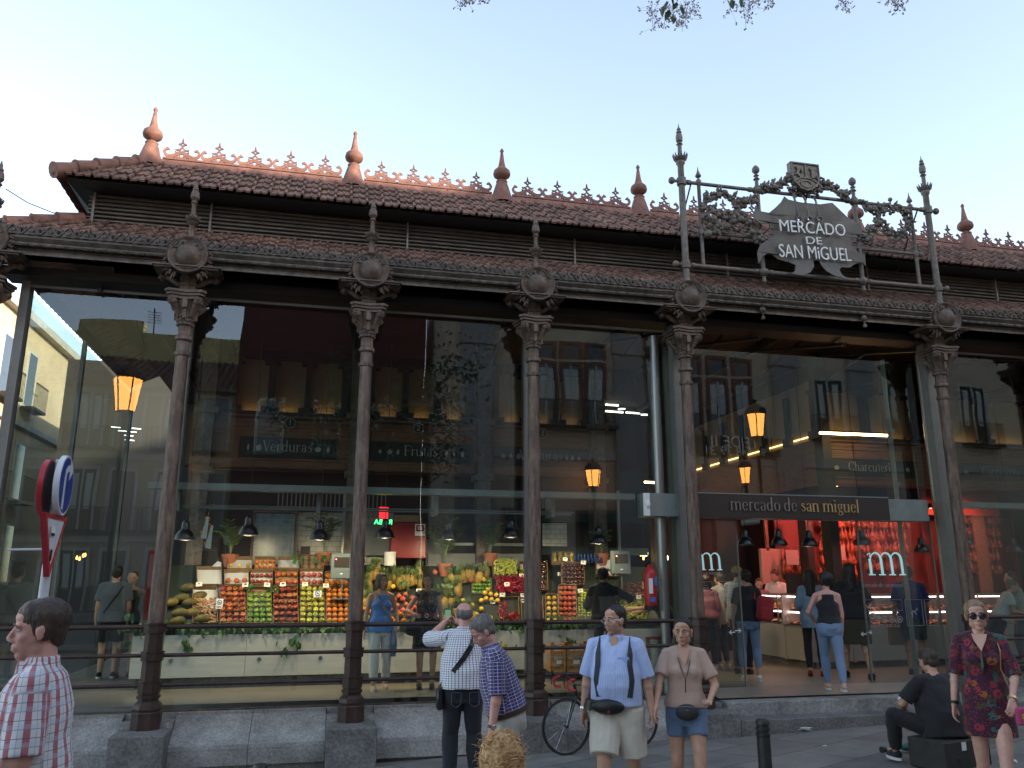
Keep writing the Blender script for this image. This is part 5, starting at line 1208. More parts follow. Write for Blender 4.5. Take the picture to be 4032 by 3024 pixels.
# second and third tiers
def tier(defs, Yb, Yt):
    for (xl, xr, yb, yt, lab, args, liner) in defs:
        cr = crate(xl, xr, yb, yt, Yb, Yt, lab, deep=.06, liner=liner)
        if args: fill(cr, *args)
m1, m2_ = (1264, 1232), (1228, 1196)
tier([(425, 480, 1262, 1226, 'pale empty wooden crate behind the walnuts', None, True),
  (484, 538, 1262, 1232, 'crate with a few peaches behind the streaked apples', ('peach', .04, 'peach', 'peach', 'peach in the crate behind the streaked apples', 'peach', 'peaches behind the streaked apples', 3, 1, .6), True),
  (541, 590, 1262, 1232, 'crate of red nectarines behind the green apples', ('ball', .034, 'darkapple', 'nectarine', 'red nectarine behind the green apples', 'nectarine', 'nectarines behind the green apples', 5, 2, .9), True),
  (594, 644, 1264, 1228, 'crate of orange red fruit behind the dark apples', ('ball', .042, ['peach', 'orange', 'peach'], 'peach', 'orange red fruit behind the dark apples', 'fruit', 'orange red fruit behind the dark apples', 4, 2, .9), False),
  (648, 698, 1264, 1230, 'crate of pomegranates behind the yellow apples', ('pom', .042, 'pom', 'pomegranate', 'pomegranate in the crate behind the yellow apples', 'pomegranate', 'pomegranates behind the yellow apples', 4, 2, .9), True),
  (702, 752, 1266, 1236, 'crate of big oranges behind the stacked oranges', ('ball', .048, 'orange', 'orange', 'big orange behind the stacked oranges', 'orange', 'big oranges behind the stacked ones', 4, 2, 1), True)], 2.62, 2.84)
tier([(490, 545, 1228, 1204, 'crate of lemons on torn paper in the top row', ('lemon', .03, 'lemon', 'lemon', 'lemon on torn paper in the top row', 'lemon', 'lemons on torn paper', 3, 1, .7), True),
  (549, 596, 1228, 1204, 'crate of wrapped oranges in the top row', ('ball', .036, ['orange', 'orange'], 'orange', 'small orange half wrapped in the top row', 'orange', 'wrapped oranges in the top row', 4, 2, .9), True),
  (600, 648, 1228, 1204, 'crate with only white paper in the top row', None, True),
  (651, 700, 1228, 1200, 'slatted box holding dark jars in the top row', None, False)], 2.84, 3.05)
b = MB()
for k in range(3):
    for j in range(3):
        p = aty(660+15*k, 1224-9*j, 2.85+.07*j); b.lathe([(.035, -.01), (.038, .0), (.038, .02)], 12, M=Matrix.Translation(p) @ Matrix.Rotation(R(60), 4, 'X')); 
tag(b.build('jar_lids', M['brass']), 'nine round gold lidded jars in the slatted box', 'jars', kind='stuff')
# centre heap: pineapples, pomegranates, citrus
PI = [(800, 1240), (815, 1225), (795, 1262), (790, 1285), (840, 1262), (865, 1258), (890, 1252), (910, 1262), (800, 1300), (812, 1240), (965, 1270), (988, 1275), (1000, 1243), (1018, 1240), (975, 1300), (985, 1322), (855, 1240), (905, 1240), (1035, 1245), (990, 1250), (968, 1330), (1010, 1320)]
PI += [(x+rnd.uniform(-16, 16), y+rnd.uniform(-12, 12)) for x, y in PI]
for i, (x, y) in enumerate(PI): put('pineapple', .07, 'pine', 'pineapple', aty(x, y+3, 2.14+(1345-y)*.0066), 'spiky pineapple in the central heap behind the two women', 'pineapple', 'pineapples in the central heap', rot=(rnd.uniform(-.3, .3), rnd.uniform(-.3, .3), rnd.uniform(0, 6)), sc=rnd.uniform(.9, 1.1))
for x, y in [(868, 1232), (905, 1234), (940, 1236), (832, 1244), (1018, 1254), (852, 1296), (870, 1294), (858, 1308), (878, 1306), (870, 1318), (888, 1318), (860, 1324), (884, 1328), (900, 1303), (845, 1290), (862, 1288), (890, 1292), (895, 1312), (850, 1300), (876, 1284), (905, 1322), (848, 1316), (912, 1300)]:
    put('pom', .042, 'pom', 'pomegranate', aty(x, y, 2.12+(1345-y)*.0068), 'pomegranate among the pineapples of the central heap', 'pomegranate', 'pomegranates in the central heap')
for x, y in [(1050, 1296), (1062, 1298), (1075, 1300), (1048, 1284), (1060, 1286), (1054, 1276), (1072, 1288), (1040, 1300), (775, 1300), (788, 1302), (770, 1322), (785, 1318), (800, 1325), (850, 1270), (1045, 1255), (762, 1305), (778, 1335), (795, 1338), (1030, 1330), (812, 1340), (765, 1340), (820, 1312), (826, 1330), (920, 1330), (935, 1318), (950, 1336), (928, 1300), (945, 1290), (1020, 1310), (1040, 1318), (1000, 1300), (915, 1340), (965, 1342), (990, 1342), (1015, 1340), (940, 1342), (780, 1290), (1045, 1340), (1060, 1338)]:
    put('ball', .04, ['lemon', 'orange'][int(x < 845)], 'citrus', aty(x, y-3, 2.12+(1345-y)*.0068), 'round yellow or orange citrus fruit around the pineapples', 'citrus fruit', 'citrus around the pineapples')
# papaya halves
for k, (x, y) in enumerate([(838, 1330), (846, 1338), (866, 1328), (852, 1344), (872, 1342)]): put('long', .05, 'orange', 'papaya', aty(x, y, 2.2), 'cut orange papaya below the pomegranates', 'papaya', 'cut papayas between the women', rot=(R(60), rnd.uniform(-.8, .8), rnd.uniform(-.6, .6)))
# right hand part
tier([(1019, 1062, 1282, 1250, 'crate of green limes right of the pineapples', ('ball', .030, 'lime', 'lime', 'green lime right of the pineapples', 'lime', 'limes right of the pineapples', 6, 4, 1), False)], 2.62, 2.84)
def heap(xl, xr, yb, yt, Yb, Yt, rad, mk_, nm, label, n_, deep=0, cat='berries'):
    b = MB()
    for k in range(n_):
        u, v = rnd.random(), rnd.random(); y = yb+(yt-yb)*v; b.ball(aty(xl+(xr-xl)*u, y, Yb+(Yt-Yb)*v)+Vector((0, -rnd.uniform(0, .04), rnd.uniform(0, .03))), rad*rnd.uniform(.85, 1.1), 7, 5)
    return tag(b.build(nm, FM[mk_], None, smooth=True), label, cat, kind='stuff')
crate(1105-32, 1172-42, 1284, 1246, 2.62, 2.84, 'crate heaped with red currants under green grapes'); heap(1070, 1134, 1282, 1246, 2.6, 2.82, .016, 'currant', 'red_currants', 'heap of shiny red currants below the green grapes', 330)
crate(1064, 1118, 1244, 1212, 2.84, 3.05, 'crate heaped with green grapes in the top row'); heap(1066, 1116, 1242, 1210, 2.82, 3.03, .017, 'grape', 'green_grapes', 'heap of green grapes in the top row', 300, cat='grapes')
tier([(1121, 1150, 1244, 1214, 'crate of small oranges beside the green grapes', ('ball', .032, 'lemon', 'orange', 'small orange beside the green grapes', 'orange', 'small oranges beside the green grapes', 4, 2, .6), True)], 2.84, 3.05)
c = crate(1078, 1122, 1344, 1290, YB0, 2.5, 'tray lined with plastic holding red cherries', liner=True); heap(1080, 1120, 1342, 1322, 2.14, 2.26, .017, 'currant', 'cherries', 'dark red cherries at the foot of a lined tray', 130, cat='cherries')
heap(1076, 1096, 1330, 1302, 2.2, 2.42, .017, 'currant', 'cherries', 'few dark cherries up the left side of the lined tray', 40, cat='cherries')
crate(1126, 1174, 1344, 1290, YB0, 2.5, 'empty tray lined with pale blue plastic', liner=True)
c = crate(1178, 1206, 1345, 1285, YB0, 2.5, 'narrow crate of round lemons beside the third column'); fill(c, 'ball', .038, 'lemon', 'lemon', 'round lemon beside the third column', 'lemon', 'lemons beside the third column', 2, 5)
c = crate(1170, 1230, 1345, 1262, YB0, 2.6, 'crate of fuzzy peaches right of the third column') if False else crate(1172+34, 1246, 1345, 1264, YB0, YT0, 'crate of fuzzy peaches right of the lemons'); 
A, ux, uy, nz, L1, L2 = c
for (x0, x1, yb) in [(1172, 1246, 1345)]:
    pass
fill(c, 'peach', .042, 'peach', 'peach', 'fuzzy peach right of the lemons', 'peach', 'peaches right of the lemons', 4, 7)
c = crate(1240+8, 1300, 1345, 1276, YB0, YT0-.03, 'crate of small greengages with a warning card'); fill(c, 'ball', .026, 'plum', 'greengage', 'small greengage plum below the dark plums', 'plum', 'greengages below the dark plums', 8, 11, jit=.3)
tier([(1213, 1262, 1262, 1216, 'crate of dark plums below the mangoes', ('ball', .034, 'dark', 'plum', 'glossy dark plum in the row below the mangoes', 'plum', 'dark plums below the mangoes', 6, 5, 1), False)], 2.62, 2.86)
tier([(1192, 1240, 1214, 1194, 'crate of mangoes in the top row', ('long', .045, 'mango', 'mango', 'red and green mango in the top row', 'mango', 'mangoes in the top row', 4, 2, 1), True),
  (1286, 1330, 1262, 1250, 'crate lined with white paper behind the man in black', None, True), (1288, 1340, 1244, 1206, 'crate of mushrooms on crumpled plastic', ('ball', .025, 'chestnut', 'mushroom', 'brown mushroom on crumpled plastic', 'mushroom', 'mushrooms on crumpled plastic', 5, 2, .5), True)], 2.86, 3.05)
tier([(1132, 1184, 1290-16, 1212, 'crate of dark berries in clear plastic packs', None, False)], 2.6, 3.0)
for j in range(6):
    for i in range(3):
        p = aty(1136+16*i+j*1.5, 1268-11*j, 2.62+.07*j); t = empty('berry_pack', p, R(rnd.uniform(-8, 8)), 'clear plastic pack of dark berries on the sloping counter', 'berry pack', 'plastic packs of dark berries'); t.rotation_euler.x = R(40)
        b = MB(); b.bbox((0, 0, 0), (.045, .03, .014), b=.004); b.build('berries', FM['dark'] if rnd.random() < .8 else FM['currant'], t)
        b = MB(); b.box(-.012, .016, -.032, -.01, .015, .017); b.build('pack_label', M['letter_w'], t)
heap(1336, 1395, 1290, 1262, 2.6, 2.8, .022, 'chestnut', 'brown_grapes', 'heap of brownish red grapes right of the man in black', 170, cat='grapes')
heap(1330, 1398, 1340, 1300, 2.2, 2.5, .02, 'grape', 'green_grapes', 'big heap of yellow green grapes by the steel pole', 420, cat='grapes')
# paper, cards, misc
def card(x, y, Y, w_=.09, h=.065, col='orange', label='white price card with a small fruit picture', warn=False, nm='price_card'):
    p = aty(x, y, Y); t = empty(nm, p, 0, label, 'card', 'price cards standing among the fruit' if not warn else 'warning cards with a blue ring'); t.rotation_euler = (R(-12), rnd.uniform(-.12, .12), 0)
    b = MB(); b.box(-w_/2, w_/2, 0, .003, -h/2, h/2); b.build('card_sheet', M['letter_w'], t)
    if warn:
        b = MB(); b.ribbon(E_(0, h*.12, w_*.32, w_*.32, 0, 345, 1, 1, 16)[0], .012, -.003, -.001, XZ(0), closed=True); b.ribbon([(-w_*.2, h*.12+w_*.2), (w_*.2, h*.12-w_*.2)], .01, -.004, -.001, XZ(0)); b.ribbon([(-.012, h*.1-.01), (.012, h*.18)], .02, -.0035, -.001, XZ(0)); b.build('ring_mark', mat('blue_ink', (.03, .14, .4), .5) if 'blue_ink' not in bpy.data.materials else bpy.data.materials['blue_ink'], t)
        b = MB(); b.box(-w_*.35, w_*.35, -.0015, -.0005, -h*.4, -h*.34); b.box(-w_*.35, w_*.3, -.0015, -.0005, -h*.3, -h*.25); b.build('ring_mark', FM['currant'], t)
    else:
        b = MB(); b.ball((0, -.001, .008), (w_*.26, .002, h*.2), 8, 5); b.build('fruit_picture', FM[col], t)
for x, y, c_ in [(530, 1263, 'currant'), (577, 1263, 'green'), (659, 1262, 'lemon'), (611, 1262, 'currant'), (704, 1265, 'orange'), (430, 1262, 'nut'), (905, 1236+40, 'pine'), (1065, 1300, 'currant'), (1085, 1285, 'green'), (1095, 1262, 'nut'), (1130, 1286, 'currant'), (1131, 1298, 'currant'), (1127, 1243, 'lemon'), (1210, 1240, 'mango'), (1221, 1208, 'mango'), (1246, 1268, 'plum'), (1190+12, 1292, 'peach'), (1254, 1276, 'plum'), (1260, 1215, 'nut'), (1380, 1290, 'nut')]:
    if (x, y) in ((1202, 1292), (1246, 1268)): continue
    card(x, y, 2.45 if y > 1255 else 2.8, col=c_)
card(474, 1304, 2.3, .1, .15, warn=True, label='card with blue ring mark between walnuts and streaked apples', nm='warning_card'); card(1132+10, 1297, 2.3, .1, .15, warn=True, label='card with blue ring mark right of the empty lined tray', nm='warning_card')
card(1270+4, 1304, 2.3, .1, .15, warn=True, label='card with blue ring mark beside the greengages', nm='warning_card'); card(658+28, 1286-3, 2.4, .12, .1, warn=True, label='tilted card with ring mark above the yellow apples', nm='warning_card')
# white sheet tarp left
b = MB(); tp = [aty(408, 1268, 2.9), aty(472, 1300, 2.5), aty(478, 1215, 3.1), aty(470, 1212, 3.2), aty(440, 1240, 3.1), aty(425, 1262, 3.1)]
b.add(tp+[q+Vector((0, .02, 0)) for q in tp], [(0, 1, 2, 3, 4, 5), (11, 10, 9, 8, 7, 6)]+[(i, (i+1) % 6, (i+1) % 6+6, i+6) for i in range(6)]); tag(b.build('white_sheet', M['letter_w']), 'white sheet draped beside the melons', 'sheet')
for o_ in (bpy.data.objects['white_sheet'],): pass
# weighing scales hanging from poles
for i, (x, y, lb) in enumerate([(738, 1223, 'grey hanging scale display left of the second column'), (1340, 1215, 'grey hanging scale display behind the man with the moustache')]):
    t = empty('scale_display', aty(x, y, 2.4), 0, lb, 'scale', 'scale displays hanging from the ceiling')
    b = MB(); b.bbox((0, 0, 0), (.17, .06, .20), b=.012); b.build('housing', mat('scale_grey', (.13, .17, .19), .45) if i == 0 else bpy.data.materials['scale_grey'], t)
    b = MB(); b.box(-.12, .12, -.066, -.061, -.02, .14); b.build('screen', mat('scale_screen', (.05, .045, .04), .2) if i == 0 else bpy.data.materials['scale_screen'], t)
    b = MB(); b.box(-.1, -.085, -.07, -.067, .10, .115); b.build('red_light', emis('red_led', (1, .02, .02), 6) if i == 0 else bpy.data.materials['red_led'], t)
    b = MB(); b.ball((0, -.062, -.12), (.025, .004, .012), 8, 5); b.build('badge', M['letter_w'], t)
    b = MB(); b.box(-.02, .02, 0, .04, .2, 1.25); b.build('hanger', M['steel'], t)
    b = MB(); b.tube([(.02, 0, -.2), (.02, 0, -.5)], .01, 6); b.box(-.14, .16, -.1, .12, -.52, -.5); b.build('weighing_pan', M['steel'], t)
# pendants
PEND = [(462+75, 1140, 1.6), (691, 1150, 1.6), (832, 1146, 1.6), (970, 1150, 1.8), (1104, 1146, 1.6), (1293, 1160, 1.9), (1495, 1150, 2.4)]
PEND2 = [(1610, 1165, 2.2), (1682, 1165, 2.2), (1748, 1167, 1.9), (1862, 1165, 2.4), (1990, 1180, 2.4), (2085, 1165, 2.4), (2190, 1180, 2.4)]
BLKP = mat('black_enamel', (.012, .013, .016), .3, coat=.5)
def pendant(x, y, Y, label, group, power, col):
    p = aty(x, y, Y); t = empty('pendant_lamp', p, 0, label, 'pendant lamp', group)
    b = MB(); b.lathe([(.15, -.11), (.15, -.10), (.13, -.04), (.10, .01), (.065, .04), (.06, .06), (.055, .14), (.03, .17), (.012, .18)], 20, cap=False); b.lathe([(.145, -.109), (.125, -.04), (.095, .01), (.0, .02)], 20, cap=False); b.build('lamp_shade', BLKP, t, smooth=True)
    b = MB(); b.tube([(0, 0, .17), (0, 0, 3.0 if Y < 2 else 2.9)], .006, 5); b.build('cord', M['black'], t)
    b = MB(); b.ball((0, 0, -.07), .03, 8, 6); b.build('bulb', bpy.data.materials['globe_glass'], t, smooth=True)
    if power:
        l = bpy.data.lights.new('pendant_light', 'SPOT'); l.energy = power; l.color = col; l.spot_size = R(150); l.spot_blend = .6; l.shadow_soft_size = .05
        lo = bpy.data.objects.new('pendant_light', l); C.objects.link(lo); lo.parent = t; lo.location = (0, 0, -.115); lo.rotation_euler = (R(35), 0, 0)
for i, (x, y, Y) in enumerate(PEND): pendant(x, y, Y, 'black enamel pendant lamp above the fruit counter', 'pendant lamps above the fruit counter', 19, (1, .76, .48))
pendant(400, 1150, 1.7, 'black enamel pendant lamp above the fruit counter', 'pendant lamps above the fruit counter', 14, (1, .76, .48))
for i, (x, y, Y) in enumerate(PEND2): pendant(x, y, Y, 'black enamel pendant lamp over the meat counter', 'pendant lamps over the meat counter', 5 if i in (2, 3, 5) else 0, (1, .45, .35))
# potted palms
POT = mat('clay_pot', (.36, .12, .06), .7)
def palm(x, y, Y, label, sc=1.0, n_=16):
    t = empty('potted_palm', aty(x, y, Y), 0, label, 'plant', 'potted palms behind the fruit'); b = MB(); b.lathe([(.085, 0), (.12, .17), (.135, .17), (.14, .215), (.125, .215), (.12, .18), (.0, .18)], 16); b.build('pot', POT, t, smooth=True)
    b = MB()
    for k in range(n_):
        a = k*2.4; h = rnd.uniform(.35, .62)*sc; o = rnd.uniform(.12, .38)*sc; pr = Vector((0, 0, .18)); N = 7; P3 = [Vector((o*math.cos(a)*(i/N)**1.6, o*math.sin(a)*(i/N)**1.6, .18+h*math.sin(1.9*i/N)/.95)) for i in range(N+1)]
        b.tube(P3, .004, 3)
        for i in range(3, N+1):
            for s_ in (-1, 1):
                for q in (0, .5):
                    c0 = P3[i-1].lerp(P3[i], q); leaf(b, c0, Vector((math.cos(a+s_*.9), math.sin(a+s_*.9), .3)), .13*sc, .008)
    b.build('fronds', FM['pineleaf'], t, fixn=False); return t
palm(698, 1222, 3.0, 'potted palm in a clay pot left of the second column'); palm(495, 1226, 3.1, 'faint potted palm behind the striped bag', .9); palm(961, 1245, 2.95, 'tall potted palm above the pineapples', 1.25, 22); palm(1059, 1222, 3.1, 'bushy potted palm above the limes', .9, 22); palm(1300, 1222, 3.1, 'small potted palm behind the scale', .7)
# paper roll, bottles, cans, green cross neon
t = empty('paper_roll', aty(842, 1222, 2.95), 0, 'large white paper roll standing behind the pineapples', 'paper roll'); b = MB(); b.lathe([(.02, 0), (.1, 0), (.1, .23), (.02, .23)], 20); b.build('roll', M['letter_w'], t, smooth=True)
nl = empty('neon_sign', (0, 0, 0), 0, 'red and green lit window sign hanging above the fruit', 'sign')
rect('red_panel', emis('red_glow', (1, .02, .03), .7, (.5, .02, .02)), 820, 1095, 838, 1120, 2.0, .02, nl); 
text_mesh('ROBA', .11, emis('green_glow', (.03, 1, .15), 2), 'lettering', nl, loc=aty(828, 1128, 2.0), rot=(math.pi/2, 0, math.pi))
CAN = mat('blue_can', (.02, .05, .16), .3, .4)
can0 = None
for j in range(2):
    for i in range(16):
        p = aty(1192+7.2*i, 1216-9*j, 3.0); 
        if can0 is None: b = MB(); b.lathe([(.022, 0), (.026, .008), (.026, .08), (.021, .09)], 10); can0 = o = b.build('drink_can', CAN, None, smooth=True)
        else: o = can0.copy(); C.objects.link(o)
        o.location = p+Vector((0, .03*j, 0)); tag(o, 'small blue drink can lined up above the berries', 'can', 'blue cans above the berries')
# striped fruit bag hanging
t = empty('fruit_bag', aty(448, 1150, 1.5), 0, 'clear bags of oranges hanging from a hook behind the glass', 'bag'); b = MB(); b.tube([(.05, 0, .42), (.02, 0, .36), (-.01, 0, .25)], .006, 5); b.build('hook', M['chrome'], t)
for k, (dx, dz) in enumerate([(-.06, .0), (-.03, .06), (.01, .1), (-.05, -.05), (.0, -.02), (.03, -.12), (.0, -.17), (.04, -.2), (-.01, .2), (.02, .03)]): 
    b = MB(); b.ball((dx, 0, dz), .04, 10, 7); b.build('orange', FM['orange'], t, smooth=True)
for s_ in ((-.02, .22, -.10), (.05, .1, -.24)):
    b = MB(); b.prism([(s_[0], s_[1]), (s_[0]+.03, s_[1]), (s_[0]+.02, s_[2]), (s_[0]-.06, s_[2]+.02)], -.05, -.045, XZ(0)); b.build('bag_label', M['letter_w'], t)
# fire extinguisher on the pole
fe = empty('fire_extinguisher', aty(1406, 1300, .36)-Vector((0, 0, .1)), 0, 'red fire extinguisher hanging by the left steel pole', 'fire extinguisher'); b = MB(); b.lathe([(.09, 0), (.095, .04), (.095, .5), (.07, .57), (.03, .6), (.03, .64)], 18); b.build('cylinder', mat('extinguisher_red', (.42, .01, .012), .3), fe, smooth=True)
b = MB(); b.box(-.06, .0, -.1, -.092, .22, .44); b.build('label_print', M['letter_w'], fe); b = MB(); b.box(-.05, .03, -.103, -.094, .1, .17); b.box(.03, .07, -.098, -.08, .34, .46); b.build('label_print', mat('label_blue', (.04, .15, .45), .5), fe); b = MB(); b.tube([(0, 0, .64), (.05, -.02, .67), (.08, -.03, .6)], .01, 6); b.build('handle', M['black'], fe); b = MB(); b.lathe([(.097, -.02), (.1, .05)], 18); b.build('boot', M['black'], fe)
# ================================================================ MEAT COUNTER
mc = empty('meat_counter', (0, 0, 0), 0, 'grey delicatessen counter with glass display lit by pink tubes', 'counter')
L_, Cn, Rr_ = atz(1618, 1408, .32), atz(1757, 1431, .32), atz(1896, 1427, .32)
Rr2 = Cn+(Rr_-Cn)*4.2; path = [L_, Cn, Rr2]
MEAT = mat('sliced_meat', (.40, .10, .06), .45, 0, .5, 30, .4, 40, col2=(.55, .33, .20)); HAM = fm_('cured_ham', (.42, .15, .07), (.13, .04, .02), .5, 9)
def seg(p0, p1):
    p0, p1 = Vector((p0.x, p0.y, 0)), Vector((p1.x, p1.y, 0)); d = (p1-p0); L = d.length; d.normalize(); nn = Vector((-d.y, d.x, 0)); return p0, d, nn, L
for k in range(2):
    p0, d, nn, L = seg(path[k], path[k+1]); fr = lambda u, v, w_: p0+d*u+nn*v+Vector((0, 0, w_))
    def bx(name, u0, u1, v0, v1, z0, z1, m_):
        b = MB(); b.prism([(u0, v0), (u1, v0), (u1, v1), (u0, v1)], z0, z1, fr); return b.build(name, m_, mc)
    bx('front_panel', 0, L, 0, .04, .32, .92, M['grey_counter']); bx('kick', .05, L, .08, .5, .2, .32, M['granite_dark'])
    bx('display_floor', 0, L, .04, .9, .92, .94, M['steel']); bx('glass_shelf', 0, L, .12, .6, 1.19, 1.2, M['steel']); bx('counter_top', 0, L, .04, .9, 1.48, 1.50, M['steel'])
    bx('rear_body', 0, L, .85, .9, .3, 1.48, M['grey_counter'])
    b = MB(); b.prism([(0, .02), (L, .02), (L, .024), (0, .024)], .93, 1.48, fr); b.build('display_glass', M['glass_clear'], mc)
    n_ = max(1, int(L/.9))
    for q in range(n_+1): bx('bracket', min(L-.03, q*L/n_), min(L-.03, q*L/n_)+.025, .03, .055, .92, 1.5, M['steel'])
    for z in (1.45, 1.165):
        b = MB(); b.tube([fr(.03, .1, z), fr(L-.03, .1, z)], .012, 6); b.build('tube', M['tube_p'], mc)
    mm_ = 0
    for row_, (z, v0, v1) in enumerate([(.95, .1, .7), (1.21, .15, .55)]):
        b = MB()
        for q in range(int(L*55)):
            c0 = fr(rnd.uniform(.05, L-.05), rnd.uniform(v0, v1), z+rnd.uniform(.0, .05)); b.ball(c0, (rnd.uniform(.03, .07), rnd.uniform(.03, .06), rnd.uniform(.012, .035)), 7, 5)
        ob = tag(b.build('sliced_meat', MEAT, None, smooth=True), ['sliced cold cuts on the lower shelf of the meat counter', 'wrapped meats on the upper shelf of the meat counter'][row_]+[' at its left run', ' along its front run'][k], 'meat', kind='stuff')
    for q in range(int(L*3)):
        u = .15+q/3+rnd.uniform(0, .08)
        if u < L-.15:
            b = MB(); c0 = fr(u, .06, 1.0 if q % 2 else 1.08); b.box(-.04, .04, -.002, .002, -.03, .03, M=Matrix.Translation(c0) @ Matrix.Rotation(math.atan2(d.y, d.x), 4, 'Z'))
            tag(b.build('price_tag', M['letter_w']), 'white price tag behind the glass of the meat counter', 'price tag', 'price tags in the meat counter')
# bread loaves
p0, d, nn, L = seg(path[0], path[1])
for q in range(4):
    c0 = p0+d*(.9+.33*q)+nn*.25+Vector((0, 0, 1.27)); b = MB(); b.ball((0, 0, 0), (.16, .1, .07), 12, 8); o = b.build('bread_loaf', mat('bread_crust', (.50, .26, .09), .7, 0, .3, 14) if q == 0 else bpy.data.materials['bread_crust'], None, smooth=True); o.location = c0; tag(o, 'round pale loaf on the upper shelf behind the glass', 'bread', 'loaves on the upper shelf')
# hams hanging in rows under red light
hb = MB(); 
prof = [(.012, .34), (.016, .3), (.02, .22), (.035, .16), (.06, .08), (.085, -.02), (.09, -.1), (.07, -.18), (.03, -.23), (.004, -.24)]
hb.lathe(prof, 10); ham0 = None
wall_l = aty(1690, 1200, 5.2); 
def ham(p, rz, sc, label, group):
    global ham0
    if ham0 is None: o = hb.build('ham', HAM, None, smooth=True); ham0 = o
    else: o = ham0.copy(); C.objects.link(o)
    o.location = p; o.rotation_euler = (rnd.uniform(-.12, .12), rnd.uniform(-.15, .15), rz); o.scale = (sc*.85, sc*.6, sc*.62); tag(o, label, 'ham', group)
for (xa, xb, ya, yb_, Y, lb, gp) in [(1772, 1850, 1128, 1240, 5.0, 'cured ham hanging in the red lit rows behind the entrance', 'hams hanging behind the entrance'), (1690, 1735, 1200, 1260, 5.0, 'cured ham hanging left of the dark pier', 'hams left of the dark pier'), (1856, 1960, 1130, 1185, 4.9, 'cured ham hanging behind the right glass door', 'hams behind the right door'), (2040, 2160, 1120, 1240, 4.9, 'cured ham hanging right of the last column', 'hams right of the last column'), (1868, 1960, 1195, 1225, 4.9, 'cured ham hanging low behind the right glass door', 'low hams behind the right door')]:
    y = ya; r_ = 0
    while y <= yb_:
        x = xa+(r_ % 2)*4
        while x < xb: ham(aty(x, y, Y+rnd.uniform(-.15, .1)), rnd.uniform(0, 6), rnd.uniform(.75, 1.0), lb, gp); x += 8.5
        y += 27; r_ += 1
bk = empty('butcher_shop', (0, 0, 0), 0, 'red lit back wall of the butcher with dark piers and red boards', 'shop interior')
RW = mat('red_wall', (.16, .035, .03), .6)
rect('back_wall', RW, 1672, 1110, 2230, 1420, 5.45, .05, bk); rect('red_board', mat('orange_red_board', (.45, .09, .035), .6), 1985, 1040, 2160, 1115, 4.6, .05, bk)
rect('dark_pier', M['black'], 1738, 1110, 1772, 1340, 4.5, .3, bk); rect('white_cabinet', mat('pinkish_panel', (.35, .25, .22), .5), 1643, 1190-5, 1700, 1262, 5.1, .1, bk); rect('wood_frame', M['wood'], 1650, 1105, 1662, 1190, 5.1, .06, bk); rect('wood_frame', M['wood'], 1650, 1100, 1735, 1106, 5.08, .06, bk); rect('wooden_post', M['wood_pale'], 2120, 1075, 2138, 1400, 4.7, .05, bk)
rect('dark_wall', M['black'], 1400, 1045, 1672, 1420, 6.5, .05, bk)
for x, y in ((1712, 1205), (1813, 1195)):
    t = tag(rect('price_poster', bpy.data.materials['pinkish_panel'], x-15, y-17, x+15, y+15, 4.4, .003, None), 'white poster hanging among the hams', 'poster', 'white posters among the hams')
t = tag(rect('scale_screen_back', M['black'], 1700, 1240, 1770, 1298, 3.9, .06, None), 'black screen of a till seen from behind on the counter', 'screen')
rl_, rn = [], 0
for (x, y, Y, e) in [(1700, 1075, 3.7, 22), (1800, 1075, 3.9, 46), (1900, 1085, 3.9, 30), (2010, 1095, 3.9, 24), (2110, 1095, 3.9, 22)]:
    p = aty(x, y, Y); t = empty('heat_lamp', p, 0, 'small red spot lamp shining on the hams', 'lamp', 'red spot lamps over the hams'); b = MB(); b.lathe([(.03, .08), (.05, .0), (.06, -.03)], 12, cap=False); b.build('lamp_shade', BLKP, t, smooth=True)
    b = MB(); b.ball((0, 0, -.01), .03, 8, 6); b.build('bulb', emis('red_bulb', (1, .12, .06), 6) if 'red_bulb' not in bpy.data.materials else bpy.data.materials['red_bulb'], t)
    l = bpy.data.lights.new('heat_light', 'SPOT'); l.energy = e; l.color = (1, .2, .15); l.spot_size = R(140); l.spot_blend = .7; l.shadow_soft_size = .06; lo = bpy.data.objects.new('heat_light', l); C.objects.link(lo); lo.parent = t; lo.location = (0, 0, -.05); lo.rotation_euler = (R(55), 0, 0)
# paper towel rolls at the entrance
for x, y in ((1640, 1125), (1700, 1110)):
    p = aty(x, y, 2.2); t = empty('air_curtain', p, 0, 'pale cylindrical air duct under the entrance sign', 'duct', 'ducts under the entrance sign'); b = MB(); b.tube([(-.3, .1, -.04), (.0, 0, 0)], .055, 12); b.build('cylinder', M['beam'], t, smooth=True); b = MB(); b.tube([(-.01, -.005, 0), (.004, 0, 0)], .02, 8); b.tube([(0, 0, .05), (0, 0, .8)], .006, 4); b.build('end_hole', M['black'], t)
